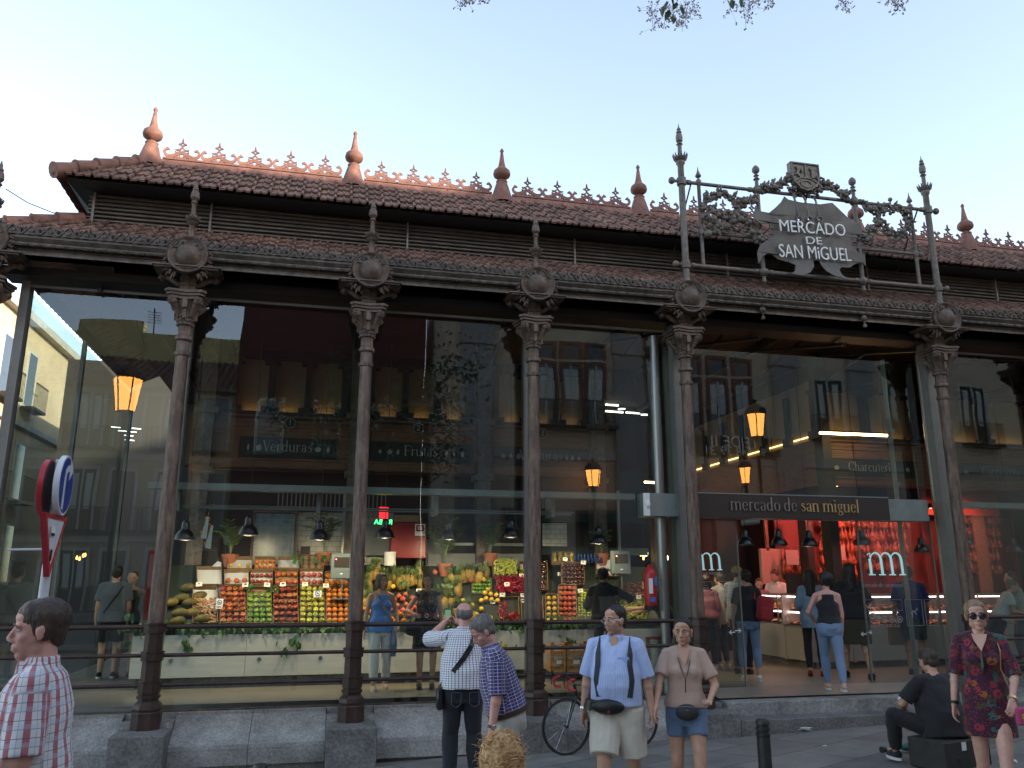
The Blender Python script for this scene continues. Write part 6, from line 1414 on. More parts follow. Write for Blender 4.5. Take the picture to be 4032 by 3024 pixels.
# orange crates and boxes at counter foot
def boxc(x0, y0, x1, y1, Y, d, m_, label, nm, cat, grp, slat=True):
    p, q = aty(x0, y0, Y), aty(x1, y1, Y); t = empty(nm, (p.x, Y, q.z), 0, label, cat, grp); W2, H2 = q.x-p.x, p.z-q.z
    b = MB(); b.box(0, W2, 0, .012, 0, H2*.38); b.box(0, W2, 0, .012, H2*.5, H2*.85); b.box(.01, W2-.01, .013, d, .0, .01); b.box(0, .012, .013, d, .012, H2*.8); b.box(W2-.012, W2, .013, d, .012, H2*.8)
    for x in (0, W2-.05): b.box(x, x+.05, -.002, .03, 0, H2)
    b.build('crate_board', m_, t); b = MB(); b.box(W2*.35, W2*.65, -.006, -.003, H2*.55, H2*.8); b.build('label_print', M['letter_w'], t)
OC = mat('printed_orange_board', (.45, .20, .05), .6, 0, .4, 20)
for i, (a, b_, c2, d2) in enumerate([(1190, 1388, 1225, 1418), (1190, 1420, 1225, 1452), (1222, 1386, 1268, 1418), (1222, 1420, 1268, 1452), (1268, 1398, 1306, 1422), (1268, 1424, 1306, 1450)]):
    boxc(a, b_, c2, d2, 1.75, .3, OC, 'orange printed fruit box stacked under the counter by the bicycle', 'fruit_box', 'box', 'orange boxes under the counter')
boxc(1063, 1392, 1096, 1420, 1.8, .3, mat('yellow_box', (.55, .38, .05), .6), 'yellow box between the two men at the counter foot', 'fruit_box', 'box', None); boxc(1063, 1424, 1096, 1462, 1.8, .3, bpy.data.materials['label_blue'], 'blue box between the two men at the counter foot', 'fruit_box', 'box', None)
# waste bin
p = aty(1425, 1425, 1.2); t = empty('waste_bin', (p.x, 1.2, .2), 0, 'steel waste bin behind the glass beside the pole', 'bin'); b = MB(); b.lathe([(.2, 0), (.2, .62), (.21, .63), (.21, .66), (.17, .67)], 20); b.build('bin_body', M['steel'], t, smooth=True); b = MB(); b.lathe([(.215, .661), (.215, .68)], 20); b.build('rim', REDC, t)
bb_ = MB(); mm_mark(bb_, 0, 0, .07, 0); o = bb_.build('logo', M['black'], t); o.location = (0, -.205, .42)
# left inside: red banner and low box
tag(rect('red_banner', REDC, 324, 1185, 337, 1340, 1.3, .02, None), 'narrow red banner with pale ornament behind the first column', 'banner')
# ================================================================ PEOPLE
from mathutils import noise
def cuv_mat(name, base, layers, rough=.85, blotch=None, bump=.25):
    """cloth with stripes in garment space; layers: (axis, period, width, offset, colour, strength)"""
    m = mat(name, base, rough, 0, 0, bump=bump, bscale=260); n = m.node_tree; b = n.nodes['Principled BSDF']; Lk = n.links.new
    at = n.nodes.new('ShaderNodeAttribute'); at.attribute_name = 'cuv'; sp = n.nodes.new('ShaderNodeSeparateXYZ'); Lk(at.outputs['Vector'], sp.inputs[0])
    cur = n.nodes.new('ShaderNodeRGB'); cur.outputs[0].default_value = (*base, 1); cur = cur.outputs[0]
    if blotch:
        for sc, c1, th in blotch:
            vo = n.nodes.new('ShaderNodeTexVoronoi'); vo.inputs['Scale'].default_value = sc; Lk(at.outputs['Vector'], vo.inputs[0])
            lt = n.nodes.new('ShaderNodeMath'); lt.operation = 'LESS_THAN'; lt.inputs[1].default_value = th; Lk(vo.outputs['Distance'], lt.inputs[0])
            mx = n.nodes.new('ShaderNodeMix'); mx.data_type = 'RGBA'; Lk(lt.outputs[0], mx.inputs[0]); Lk(cur, mx.inputs[6])
            if c1 == 'cell':
                h = n.nodes.new('ShaderNodeValToRGB'); h.color_ramp.interpolation = 'CONSTANT'; sx = n.nodes.new('ShaderNodeSeparateColor'); Lk(vo.outputs['Color'], sx.inputs[0]); Lk(sx.outputs[0], h.inputs[0])
                cols = [(.22, .02, .03), (.30, .09, .02), (.05, .01, .05), (.06, .05, .02), (.02, .10, .09), (.30, .02, .05)]
                e = h.color_ramp.elements; e[0].color = (*cols[0], 1); e[1].position = .17; e[1].color = (*cols[1], 1)
                for i in range(2, 6): q = e.new(i/6); q.color = (*cols[i], 1)
                Lk(h.outputs[0], mx.inputs[7])
            else: mx.inputs[7].default_value = (*c1, 1)
            cur = mx.outputs[2]
    for ax, per, wd, off, col, st in layers:
        ad = n.nodes.new('ShaderNodeMath'); ad.operation = 'ADD'; ad.inputs[1].default_value = off+50*per; Lk(sp.outputs[ax], ad.inputs[0])
        mo = n.nodes.new('ShaderNodeMath'); mo.operation = 'MODULO'; mo.inputs[1].default_value = per; Lk(ad.outputs[0], mo.inputs[0])
        lt = n.nodes.new('ShaderNodeMath'); lt.operation = 'LESS_THAN'; lt.inputs[1].default_value = wd; Lk(mo.outputs[0], lt.inputs[0])
        ml = n.nodes.new('ShaderNodeMath'); ml.operation = 'MULTIPLY'; ml.inputs[1].default_value = st; Lk(lt.outputs[0], ml.inputs[0])
        mx = n.nodes.new('ShaderNodeMix'); mx.data_type = 'RGBA'; Lk(ml.outputs[0], mx.inputs[0]); Lk(cur, mx.inputs[6]); mx.inputs[7].default_value = (*col, 1); cur = mx.outputs[2]
    Lk(cur, b.inputs['Base Color']); b.inputs['Sheen Weight'].default_value = .15
    return m
def skin_mat(name, c):
    m = mat(name, c, .52, 0, .1, 14, .12, 150); b = m.node_tree.nodes['Principled BSDF']; n = m.node_tree
    b.inputs['Subsurface Weight'].default_value = .12; b.inputs['Subsurface Radius'].default_value = (.02, .008, .004); b.inputs['Subsurface Scale'].default_value = .3
    src = b.inputs['Base Color'].links[0].from_socket; a = n.nodes.new('ShaderNodeAttribute'); a.attribute_name = 'tint'
    mx = n.nodes.new('ShaderNodeMix'); mx.data_type = 'RGBA'; mx.blend_type = 'MULTIPLY'; mx.inputs[0].default_value = 1
    n.links.new(src, mx.inputs[6]); n.links.new(a.outputs['Color'], mx.inputs[7]); n.links.new(mx.outputs[2], b.inputs['Base Color']); return m
SK = dict(fair=skin_mat('fair_skin', (.62, .36, .27)), tan=skin_mat('tanned_skin', (.54, .31, .21)), brown=skin_mat('brown_skin', (.34, .18, .115)), pink=skin_mat('pink_skin', (.60, .32, .26)))
def hair_mat(name, c, c2=None): return mat(name, c, .5, 0, .45, 30, .8, 120, col2=c2, stretch=(1, 1, .18))
HR = dict(dark=hair_mat('dark_brown_hair', (.075, .045, .03), (.03, .019, .013)), black=hair_mat('black_hair', (.014, .011, .010)), grey=hair_mat('grey_hair', (.20, .19, .18), (.08, .075, .07)), blond=hair_mat('blond_hair', (.80, .53, .26), (.48, .28, .12)), dkblond=hair_mat('dark_blond_hair', (.36, .22, .12), (.17, .10, .055)), auburn=hair_mat('auburn_hair', (.16, .075, .04), (.07, .03, .02)), ash=hair_mat('ash_hair', (.20, .15, .09), (.10, .07, .045)))
CL = {k: cuv_mat(k+'_cloth', c, []) for k, c in dict(black=(.012, .012, .014), white=(.66, .66, .64), denim=(.13, .20, .32), jeans=(.16, .24, .37), darkdenim=(.012, .014, .02), beige=(.52, .37, .29), offwhite=(.68, .64, .54), stone=(.42, .41, .37), sky=(.10, .26, .62), navy=(.012, .02, .10), pink=(.34, .10, .14), olive=(.045, .04, .025), grey=(.11, .13, .15), paleblue=(.18, .28, .38), teal=(.02, .045, .05), red=(.28, .015, .02), whitetop=(.5, .55, .53)).items()}
CL['plaid_red'] = cuv_mat('red_plaid_cloth', (.68, .70, .72), [(0, .056, .019, .01, (.42, .04, .07), .85), (0, .056, .003, -.008, (.12, .10, .16), .8), (0, .056, .002, .03, (.12, .10, .16), .6), (1, .033, .0028, 0, (.07, .07, .11), .8), (1, .066, .02, 0, (.45, .55, .68), .3)])
CL['check_white'] = cuv_mat('white_check_cloth', (.80, .82, .86), [(0, .021, .0042, 0, (.05, .06, .16), .85), (1, .021, .0042, 0, (.05, .06, .16), .85)])
CL['check_navy'] = cuv_mat('navy_check_cloth', (.028, .035, .17), [(0, .030, .004, 0, (.65, .6, .65), .85), (1, .026, .004, 0, (.65, .6, .65), .85), (0, .06, .016, .008, (.08, .03, .10), .5)])
CL['stripe_blue'] = cuv_mat('pale_blue_cloth', (.50, .61, .88), [(0, .012, .004, 0, (.30, .42, .78), .6), (1, .03, .003, 0, (.32, .44, .78), .3)])
CL['plaid_grey'] = cuv_mat('grey_plaid_cloth', (.20, .24, .27), [(0, .05, .006, 0, (.5, .5, .45), .8), (1, .05, .006, 0, (.5, .5, .45), .8)])
CL['floral_red'] = cuv_mat('multicolour_print_cloth', (.055, .008, .025), [], blotch=[(15, 'cell', .52), (15, (.05, .01, .04), .18), (40, (.02, .008, .02), .30), (55, (.34, .05, .04), .22)])
CL['floral_black'] = cuv_mat('black_flower_cloth', (.010, .012, .016), [], blotch=[(34, (.30, .31, .27), .22), (60, (.16, .2, .18), .16)])
def remesh(b, voxel, name, smooth=2, sf=.5):
    me = bpy.data.meshes.new(name); me.from_pydata(b.v, [], b.f)
    bm = bmesh.new(); bm.from_mesh(me); bmesh.ops.recalc_face_normals(bm, faces=bm.faces); bm.to_mesh(me); bm.free()
    o = bpy.data.objects.new(name, me); C.objects.link(o)
    r = o.modifiers.new('r', 'REMESH'); r.mode = 'VOXEL'; r.voxel_size = voxel
    if smooth: s_ = o.modifiers.new('s', 'SMOOTH'); s_.iterations = smooth; s_.factor = sf
    dg = bpy.context.evaluated_depsgraph_get(); m2 = bpy.data.meshes.new_from_object(o.evaluated_get(dg)); m2.name = name
    bpy.data.objects.remove(o); bpy.data.meshes.remove(me)
    m2.polygons.foreach_set('use_smooth', [True]*len(m2.polygons)); return m2
def getco(me): a = np.empty(len(me.vertices)*3); me.vertices.foreach_get('co', a); return a.reshape(-1, 3)
def getno(me): a = np.empty(len(me.vertices)*3); me.vertices.foreach_get('normal', a); return a.reshape(-1, 3)
def capseg(b, p0, r0, p1, r1, n=12):
    p0, p1 = Vector(p0), Vector(p1); b.tube([p0, p1], [r0, r1], n); b.ball(p0, r0*.995, n, 8); b.ball(p1, r1*.995, n, 8)
def loft(b, rings, T, n=20, mi=0):     # rings (z, cx, cy, rx, ry)
    vs = []; fs = []
    for z, cx, cy, rx, ry in rings:
        for k in range(n):
            a = 2*math.pi*k/n; ca, sa = math.cos(a), math.sin(a)
            e = .85; q = Vector((cx+rx*math.copysign(abs(ca)**e, ca), cy+ry*math.copysign(abs(sa)**e, sa), z)); vs.append(T @ q)
    m_ = len(rings)
    for i in range(m_-1):
        for k in range(n): fs.append((i*n+k, i*n+(k+1) % n, (i+1)*n+(k+1) % n, (i+1)*n+k))
    fs += [tuple(range(n))[::-1], tuple((m_-1)*n+k for k in range(n))]
    b.add(vs, fs, mi)
def ik(a, t, l1, l2, hint):
    a, t = Vector(a), Vector(t); d = t-a; L = d.length; mx = (l1+l2)*.995
    if L > mx: d *= mx/L; L = mx; t = a+d
    if L < abs(l1-l2)+.02: L = abs(l1-l2)+.02
    u = d.normalized(); c = (l1*l1+L*L-l2*l2)/(2*L); h = math.sqrt(max(0, l1*l1-c*c)); hv = Vector(hint); hv = hv-u*hv.dot(u); hv.normalize()
    return a+u*c+hv*h, t
def person(label, x, y, z, yaw, H=1.75, sex='m', skin='tan', build=1.0, belly=0.0, lean=0, side=0, twist=0, head=(0, 0, 0), hands=None, feet=None, knee=None, elb=None, curl=(.5, .5), palm=None,
           top=None, bottom=None, hair=None, shoes=None, near=True, seat=None, back=False, extra=None, neckf=1.0, hgt=1.0):
    s = H/1.75; t = empty('person', (x, y, z), R(yaw), label, 'person'); F = sex == 'f'
    pz = .95 if seat is None else seat/s
    T = Matrix.Translation((0, 0, pz)) @ Matrix.Rotation(R(twist), 4, 'Z') @ Matrix.Rotation(R(-lean), 4, 'X') @ Matrix.Rotation(R(side), 4, 'Y') @ Matrix.Translation((0, 0, -.95))
    sw, hw = (.160, .09) if F else (.180, .09); f = build
    sh = [T @ Vector((q*sw*(.6+.4*f), -.01, 1.415)) for q in (-1, 1)]; hp = [T @ Vector((q*hw, 0, .92)) for q in (-1, 1)]
    hands = hands or [(-.24, .04, .80), (.24, .04, .80)]; elb = elb or [(-.3, -1, 0), (.3, -1, 0)]
    feet = feet or [(-.1, 0, .085), (.1, 0, .085)]; knee = knee or [(-.1, 1, 0), (.1, 1, 0)]
    A = []; 
    for i in (0, 1):
        e, w_ = ik(sh[i], hands[i], .285, .255, elb[i]); A.append((sh[i], e, w_))
    Lg = []
    for i in (0, 1):
        k, a = ik(hp[i], feet[i], .43, .42, knee[i]); Lg.append((hp[i], k, a))
    hy, hpitch, hroll = head
    nb = T @ Vector((0, -.015, 1.465)); hc = T @ Vector((0, .012+.03*math.sin(R(lean)), 1.618)); 
    HM = Matrix.Translation(hc) @ Matrix.Rotation(R(hy), 4, 'Z') @ Matrix.Rotation(R(-hpitch), 4, 'X') @ Matrix.Rotation(R(hroll), 4, 'Y') @ Matrix.Diagonal((1.08*hgt, 1.06*hgt, 1.08*hgt, 1))
    # ---- body
    b = MB(); g = f
    if F: rings = [(.84, 0, 0, .155*g, .11), (.92, 0, -.01, .168*g, .118*g), (1.0, 0, -.005, .155*g, .11*g), (1.1, 0, 0, .118*g, .09*g), (1.18, 0, 0, .12*g, .09*g), (1.27, 0, .01, .138*g, .105*g), (1.35, 0, 0, .14, .09), (1.42, 0, -.01, .13, .075), (1.46, 0, -.015, .075, .06), (1.49, 0, -.015, .05, .05)]
    else: rings = [(.84, 0, 0, .15*g, .11), (.92, 0, 0, .16*g, .115*g), (1.0, 0, .015*belly*3, .152*g, .112*g+belly*.5), (1.1, 0, .02*belly*5, .148*g, .108*g+belly), (1.2, 0, .01, .155*g, .112*g+belly*.6), (1.3, 0, 0, .17, .118*g), (1.38, 0, -.005, .17, .108), (1.435, 0, -.012, .14, .085), (1.475, 0, -.015, .085, .065), (1.5, 0, -.015, .058, .055)]
    loft(b, rings, T)
    if F:
        for q in (-1, 1): b.ball(T @ Vector((q*.065, .075, 1.27)), .062, 12, 8)
    for i in (0, 1): capseg(b, T @ Vector((0, -.02, 1.46)), .05, A[i][0]+Vector((0, 0, -.008)), .038)
    for i in (0, 1):
        s0, e, w_ = A[i]; r0 = (.042 if F else .05)*(.5+.5*g)
        capseg(b, s0+Vector((0, 0, -.016)), r0*1.0, e, r0*.82); capseg(b, e, r0*.84, w_, r0*.55)
        b.ball(e.lerp(w_, .22), r0*.9, 10, 7)
        h0, k, a = Lg[i]; r1 = (.083 if F else .08)*(.4+.6*g)
        capseg(b, h0+Vector((0, 0, -.02)), r1, k, .055*(.5+.5*g)); capseg(b, k, .054*(.5+.5*g), a, .036); b.ball(k.lerp(a, .28)+Vector((0, -.012, 0)), .055*(.5+.5*g), 10, 8)
        d = Vector((0, 1, 0)); 
        capseg(b, a+Vector((0, -.02, -.04)), .034, a+Vector((0, .12, -.055)), .026)
    for i in (0, 1):     # hands
        s0, e, w_ = A[i]; d = (w_-e).normalized(); pn = Vector(palm[i]) if palm and palm[i] else Vector(((1, -1)[i], 0, 0)); pn = (pn-d*pn.dot(d)); pn.normalize(); sd_ = d.cross(pn)*(1 if i == 0 else -1)   # sd_: towards thumb
        sc = .92 if F else 1.0; c_ = curl[i]
        fr = Matrix(((sd_.x, d.x, pn.x, w_.x), (sd_.y, d.y, pn.y, w_.y), (sd_.z, d.z, pn.z, w_.z), (0, 0, 0, 1)))
        P_ = lambda u, v, q: fr @ Vector((u*sc, v*sc, q*sc))
        for u in (-.026, -.008, .010, .028): capseg(b, P_(u*.7, .012, 0), .015*sc, P_(u, .078, .002), .0125*sc, 8)
        for q, (u, L) in enumerate(((-.029, .056), (-.010, .070), (.010, .076), (.029, .070))):
            p = P_(u, .085, .002); an = c_*.5; rr = .0088*sc
            for ph, fr_ in enumerate((.45, .32, .26)):
                l = L*fr_*sc; dv = (d*math.cos(an)+pn*math.sin(an)+sd_*(u*1.5)); p2 = p+dv.normalized()*l; capseg(b, p, rr, p2, rr*.9, 8); p = p2; rr *= .92; an += c_*.9
        p = P_(.034, .02, .004); p2 = P_(.052, .048, .016+.01*c_); p3 = P_(.050-.015*c_, .078, .026+.012*c_); capseg(b, p, .0135*sc, p2, .0115*sc, 8); capseg(b, p2, .0112*sc, p3, .009*sc, 8)
        b.ball(P_(.0, .0, 0), .024*sc, 10, 7)
    # head
    hb_ = MB(); hb_.ball((0, -.014, .03), (.073, .092, .084), 20, 14); hb_.ball((0, .012, -.03), (.060, .068, .072), 18, 12); hb_.ball((0, .050, -.088), (.026, .026, .022), 12, 8)
    for q in (-1, 1):
        hb_.ball((q*.044, .0, -.06), (.018, .03, .026), 10, 8); hb_.ball((q*.040, .052, -.018), (.022, .022, .02), 10, 8)
        hb_.ball((q*.026, .070, .026), (.026, .014, .010), 10, 8); hb_.ball((q*.011, .088, -.030), (.009, .011, .007), 8, 6)
        hb_.ball((q*.075, -.006, -.004), (.008, .018, .031), 10, 8); hb_.ball((q*.080, -.012, .006), (.007, .014, .020), 10, 8)
        hb_.ball((q*.031, .066, -.001), (.014, .014, .010), 10, 8)
    hb_.ball((0, .045, .055), (.052, .036, .035), 14, 8)
    capseg(hb_, (0, .076, .020), .008, (0, .098, -.020), .0115, 10); hb_.ball((0, .096, -.024), (.012, .012, .009), 10, 8)
    hb_.ball((0, .072, -.058), (.026, .016, .018), 12, 8)
    hb_.ball((0, .083, -.052), (.021, .009, .0052), 12, 8); hb_.ball((0, .082, -.065), (.018, .009, .006), 12, 8)
    b.add([HM @ Vector(v) for v in hb_.v], hb_.f)
    capseg(b, HM @ Vector((0, -.022, -.06)), .052*neckf*(.9 if F else 1), nb+Vector((0, 0, -.02)), .060*neckf*(.85 if F else 1), 14)
    me = remesh(b, .0065 if near == 2 else (.0085 if near else .0125), 'person_body', 2)
    co = getco(me); Hi = np.array(HM.inverted()); lc = (Hi[:3, :3] @ co.T).T+Hi[:3, 3]
    no = getno(me); tint = np.ones((len(co), 4))
    inh = (lc[:, 2] > -.13) & (lc[:, 2] < .13) & (np.abs(lc[:, 0]) < .1) & (lc[:, 1] > .03) & (lc[:, 1] < .13)
    fw = np.array((HM.to_3x3() @ Vector((0, 1, 0))).normalized())
    for q in (-1, 1):
        d2 = ((lc[:, 0]-q*.031)/.014)**2+((lc[:, 2]-.008)/.008)**2; co -= np.outer(np.where(inh, np.exp(-d2)*.009, 0), fw)
    w_l = np.where(inh, np.exp(-((lc[:, 0])/.02)**2-((lc[:, 2]+.0585)/.0028)**2), 0); co -= np.outer(w_l*.006, fw)
    lip = np.where(inh & (lc[:, 1] > .055), np.exp(-(lc[:, 0]/.019)**4-((lc[:, 2]+.0585)/.0095)**4), 0)[:, None]
    tint[:, :3] *= 1-lip*np.array([.12, .45, .38])*(1.2 if F else .7)
    if not F:
        sb = np.where((lc[:, 2] < -.035) & (lc[:, 2] > -.12) & (lc[:, 1] > -.02) & (np.abs(lc[:, 0]) < .09), 1, 0)[:, None]*(1-lip); tint[:, :3] *= 1-sb*.14
    ey = np.where(inh, np.exp(-((np.abs(lc[:, 0])-.031)/.017)**2-((lc[:, 2]-.005)/.013)**2), 0)[:, None]; tint[:, :3] *= 1-ey*.22
    me.vertices.foreach_set('co', (co*s).ravel()); me.materials.append(SK[skin])
    ca = me.color_attributes.new('tint', 'FLOAT_COLOR', 'POINT'); ca.data.foreach_set('color', tint.ravel()); me.update()
    bo = bpy.data.objects.new('body', me); C.objects.link(bo); bo.parent = t
    S_ = Matrix.Diagonal((s, s, s, 1)); HS = S_ @ HM
    def part(bb, name, m_, parent=None, smooth=True, M_=None):
        if M_ is not None: bb.v = [tuple(M_ @ Vector(v)) for v in bb.v]
        return bb.build(name, m_, parent or t, smooth=smooth)
    # eyes, brows
    if near:
        for q in (-1, 1):
            e = MB(); e.ball((q*.031, .0635, .007), .0115, 12, 8); eo = part(e, 'eye', EYEW, None, M_=HS); e = MB(); e.ball((q*.031, .0712, .007), (.0056, .0048, .0056), 10, 7); part(e, 'iris', EYED, eo, M_=HS)
        e = MB()
        for q in (-1, 1): e.tube([(q*.012, .0835, .028), (q*.03, .084, .033), (q*.048, .074, .027)], [.003, .0036, .002], 6)
        part(e, 'eyebrows', HR['dark'] if (hair and hair[1] in ('dark', 'black', 'grey')) else HR['auburn'], M_=HS)
    # ---- hair
    if hair:
        st_, hc_ = hair[0], hair[1]; b = MB(); rough = .004
        def cap(fr=.0): b.ball((0, -.026, .048), (.083, .092+fr, .083), 20, 14); b.ball((0, .012, .07), (.068, .062, .045), 16, 10); b.ball((0, -.065, .0), (.064, .045, .07), 16, 10); [b.ball((q*.058, -.022, .012), (.025, .045, .05), 12, 8) for q in (-1, 1)]
        if st_ == 'short': cap(.008); b.ball((0, .022, .092), (.055, .04, .03), 12, 8); b.ball((.0, .038, .085), (.045, .03, .025), 12, 8)
        if st_ == 'receding': b.ball((0, -.024, .048), (.081, .088, .079), 18, 12); b.ball((0, -.068, .0), (.064, .042, .072), 16, 10); [b.ball((q*.060, -.026, .014), (.022, .044, .048), 12, 8) for q in (-1, 1)]
        if st_ == 'balding': b.ball((0, -.062, .01), (.066, .047, .06), 16, 10); [b.ball((q*.062, -.028, .018), (.018, .05, .045), 12, 8) for q in (-1, 1)]; rough = .002
        if st_ == 'bob':
            cap(.012); b.ball((0, .028, .085), (.06, .045, .035), 12, 8); [b.ball((q*.068, -.0, -.02), (.024, .05, .075), 14, 10) for q in (-1, 1)]; b.ball((0, -.07, -.03), (.075, .045, .08), 16, 10); rough = .005
        if st_ == 'long':
            cap(.008); [b.ball((q*.066, -.02, -.03), (.026, .05, .10), 14, 10) for q in (-1, 1)]; capseg(b, (0, -.06, .0), .075, (0, -.085, -.26), .06, 14); capseg(b, (-.04, -.05, -.05), .05, (-.05, -.07, -.28), .04); capseg(b, (.04, -.05, -.05), .05, (.05, -.07, -.28), .04); rough = .006
        if st_ == 'tied': b.ball((0, -.028, .047), (.081, .090, .078), 20, 14); b.ball((0, .008, .082), (.060, .05, .034), 14, 10); b.ball((0, -.06, .0), (.064, .04, .06), 16, 10); [b.ball((q*.056, -.02, .02), (.022, .045, .045), 12, 8) for q in (-1, 1)]; b.ball((hair[2] if len(hair) > 2 else 0, -.11, -.03), (.035, .035, .04), 12, 8); rough = .0025
        if st_ == 'sleek': b.ball((0, -.024, .052), (.083, .092, .078), 20, 14); b.ball((0, .022, .078), (.062, .050, .036), 14, 10); b.ball((0, -.06, .0), (.066, .042, .07), 16, 10); [b.ball((q*.066, .012, .022), (.018, .042, .055), 12, 8) for q in (-1, 1)]; rough = .003
        if st_ == 'topbun': b.ball((0, -.022, .044), (.080, .094, .081), 20, 14); b.ball((0, -.06, .0), (.064, .04, .06), 16, 10); b.ball((0, -.08, .09), (.04, .04, .036), 12, 8); rough = .003
        if st_ == 'bushy': cap(.01); b.ball((0, -.04, .05), (.10, .10, .095), 18, 12); [b.ball((q*.07, -.03, .0), (.035, .05, .06), 12, 8) for q in (-1, 1)]; rough = .008
        if st_ == 'messybun':
            cap(.012); b.ball((0, -.03, .045), (.104, .108, .112), 18, 12); b.ball((0, -.06, .12), (.06, .055, .045), 16, 10); b.ball((0, -.07, -.06), (.088, .06, .09), 16, 10); rough = .006
        hm = remesh(MBX(b, HM), .006 if near else .011, 'hair', 2); co = getco(hm); no = getno(hm); k_ = 34 if rough < .01 else 26
        dsp = np.array([noise.noise(Vector(c)*Vector((k_, k_, k_*.35)).length/1.4 if False else Vector((c[0]*k_*1.4, c[1]*k_*1.4, c[2]*k_*.5)))+.5*noise.noise(Vector((c[0]*90, c[1]*90, c[2]*25))) for c in co]); co += no*(dsp*rough)[:, None]
        hm.vertices.foreach_set('co', (co*s).ravel()); hm.materials.append(HR[hc_]); ho = bpy.data.objects.new('hair', hm); C.objects.link(ho); ho.parent = t
        if st_ == 'messybun':
            b = MB(); rr_ = random.Random(3)
            def shell(th, z, k=1.0):     # point on the mass of hair
                r_ = math.sqrt(max(.1, 1-((z-.045)/.128)**2)) if z > .045 else math.sqrt(max(.1, 1-((z-.045)/.2)**2)); return Vector((.102*r_*math.cos(th), -.032+.108*r_*math.sin(th), z))*k
            for k in range(420):
                th = rr_.uniform(0, 6.28); z0 = rr_.uniform(-.12, .17); dz = rr_.uniform(-.05, .03); dth = rr_.uniform(-.7, .7); w_ = rr_.uniform(.0018, .0042); am = rr_.uniform(0, .12)
                b.tube([shell(th+dth*i/6+am*math.sin(i*1.7), z0+dz*i/6, 1.0+.05*math.sin(i*.6)+rr_.uniform(0, .02)) for i in range(7)], [w_*.4, w_, w_*1.1, w_, w_*.9, w_*.6, w_*.2], 4)
            for k in range(150):
                th = rr_.uniform(0, 6.28); p0 = shell(th, rr_.uniform(-.05, .16)); dr = Vector((p0.x, p0.y+.04, rr_.uniform(0, .08))).normalized(); tg = Vector((-dr.y, dr.x, rr_.uniform(-.6, .6))); l = rr_.uniform(.015, .05)
                b.tube([p0, p0+dr*l*.5+tg*l*.3, p0+dr*l*.8+tg*l, p0+dr*l*.5+tg*l*1.7], [.0014, .0012, .001, .0004], 4)
            part(b, 'curly_locks', HR[hc_], ho, M_=HS)
    # ---- clothing
    def cloth(bb, name, m_, vox, amp=.005, kind='torso', fs=9, sm=3):
        hm = remesh(bb, vox, name, sm); co = getco(hm); no = getno(hm); Ti = np.array(T.inverted()); tc = (Ti[:3, :3] @ co.T).T+Ti[:3, 3]
        cu = np.stack([np.arctan2(tc[:, 0], (-tc[:, 1] if back else tc[:, 1])*1.35)*.155, tc[:, 2], tc[:, 1]*.2], 1)
        segs_ = [(A[i][0], A[i][1], .062, i) for i in (0, 1)] if kind == 'torso' else [(Lg[i][0], Lg[i][1], .1, i) for i in (0, 1)]+[(Lg[i][1], Lg[i][2], .1, i) for i in (0, 1)]
        for p0, p1, rr, i in segs_:
            p0n, p1n = np.array(p0), np.array(p1); d = p1n-p0n; L = np.linalg.norm(d); d /= L; r_ = co-p0n; al = r_ @ d; ra = np.linalg.norm(r_-np.outer(al, d), axis=1)
            msk = (ra < rr*1.35) & (al > (.03 if kind == 'torso' else .0)) & (np.abs(tc[:, 0]) > (sw*.86 if kind == 'torso' else -1)) if kind == 'torso' else (ra < rr*1.3) & (al > 0) & (tc[:, 2] < .86)
            ux = np.cross(d, np.array([0, 1, 0])); ux /= (np.linalg.norm(ux)+1e-6); uy = np.cross(d, ux); pr_ = r_-np.outer(al, d)
            cu[msk, 0] = (np.arctan2(pr_ @ ux, (pr_ @ uy)*(-1 if back else 1))*rr*.95)[msk]; cu[msk, 1] = (1.42-al)[msk]
        ks = [(fs, fs, fs*.45), (fs*2.3, fs*2.3, fs*.9)]
        dsp = np.array([noise.noise(Vector((c[0]*fs+c[2]*fs*.5, c[1]*fs, c[2]*fs*.7-c[0]*fs*.4)))+.55*noise.noise(Vector((c[0]*fs*2.6, c[1]*fs*2.6+7, c[2]*fs*1.5+c[0]*fs))) for c in co])
        dsp = np.sign(dsp)*np.abs(dsp)**.8
        co = co+no*(dsp*amp)[:, None]; hm.vertices.foreach_set('co', (co*s).ravel()); hm.materials.append(m_)
        at = hm.attributes.new('cuv', 'FLOAT_VECTOR', 'POINT'); at.data.foreach_set('vector', cu.ravel()); hm.update()
        o = bpy.data.objects.new(name, hm); C.objects.link(o); o.parent = t; return o
    vx = .009 if near else .013
    if top:   # (kind, cloth, sleeve fraction, hem z)
        kind, cm, slv, hem = top[:4]; b = MB(); e = .016 if kind not in ('tank', 'dress') else .010; loose = top[4] if len(top) > 4 else .015
        rr = [q for q in rings if q[0] >= hem and q[0] < (1.44 if kind == 'tank' else 1.47)]
        rr = [(hem, 0, rr[0][2], rr[0][3]+e+loose, rr[0][4]+e+loose)]+[(z_, cx, cy, rx+e+loose*max(0, min(1, (1.33-z_)/.2)), ry+e+loose*max(0, min(1, (1.33-z_)/.2))) for z_, cx, cy, rx, ry in rr]
        if kind == 'tank': rr = [q if q[0] < 1.33 else (q[0], q[1], q[2], q[3]*.82, q[4]) for q in rr]
        if kind == 'dress': rr = [(hem-.0, 0, 0, .20*g, .155*g)]+[(.9, 0, 0, .19*g, .14*g)]+[q for q in rr if q[0] > .98]
        if kind != 'tank': rr.append((1.472, 0, -.014, .082, .070))
        loft(b, rr, T, 24)
        if kind != 'tank':
            for i in (0, 1): capseg(b, T @ Vector((.0, -.02, 1.445)), .066, A[i][0]+Vector((0, 0, .004)), .060 if not F else .052)
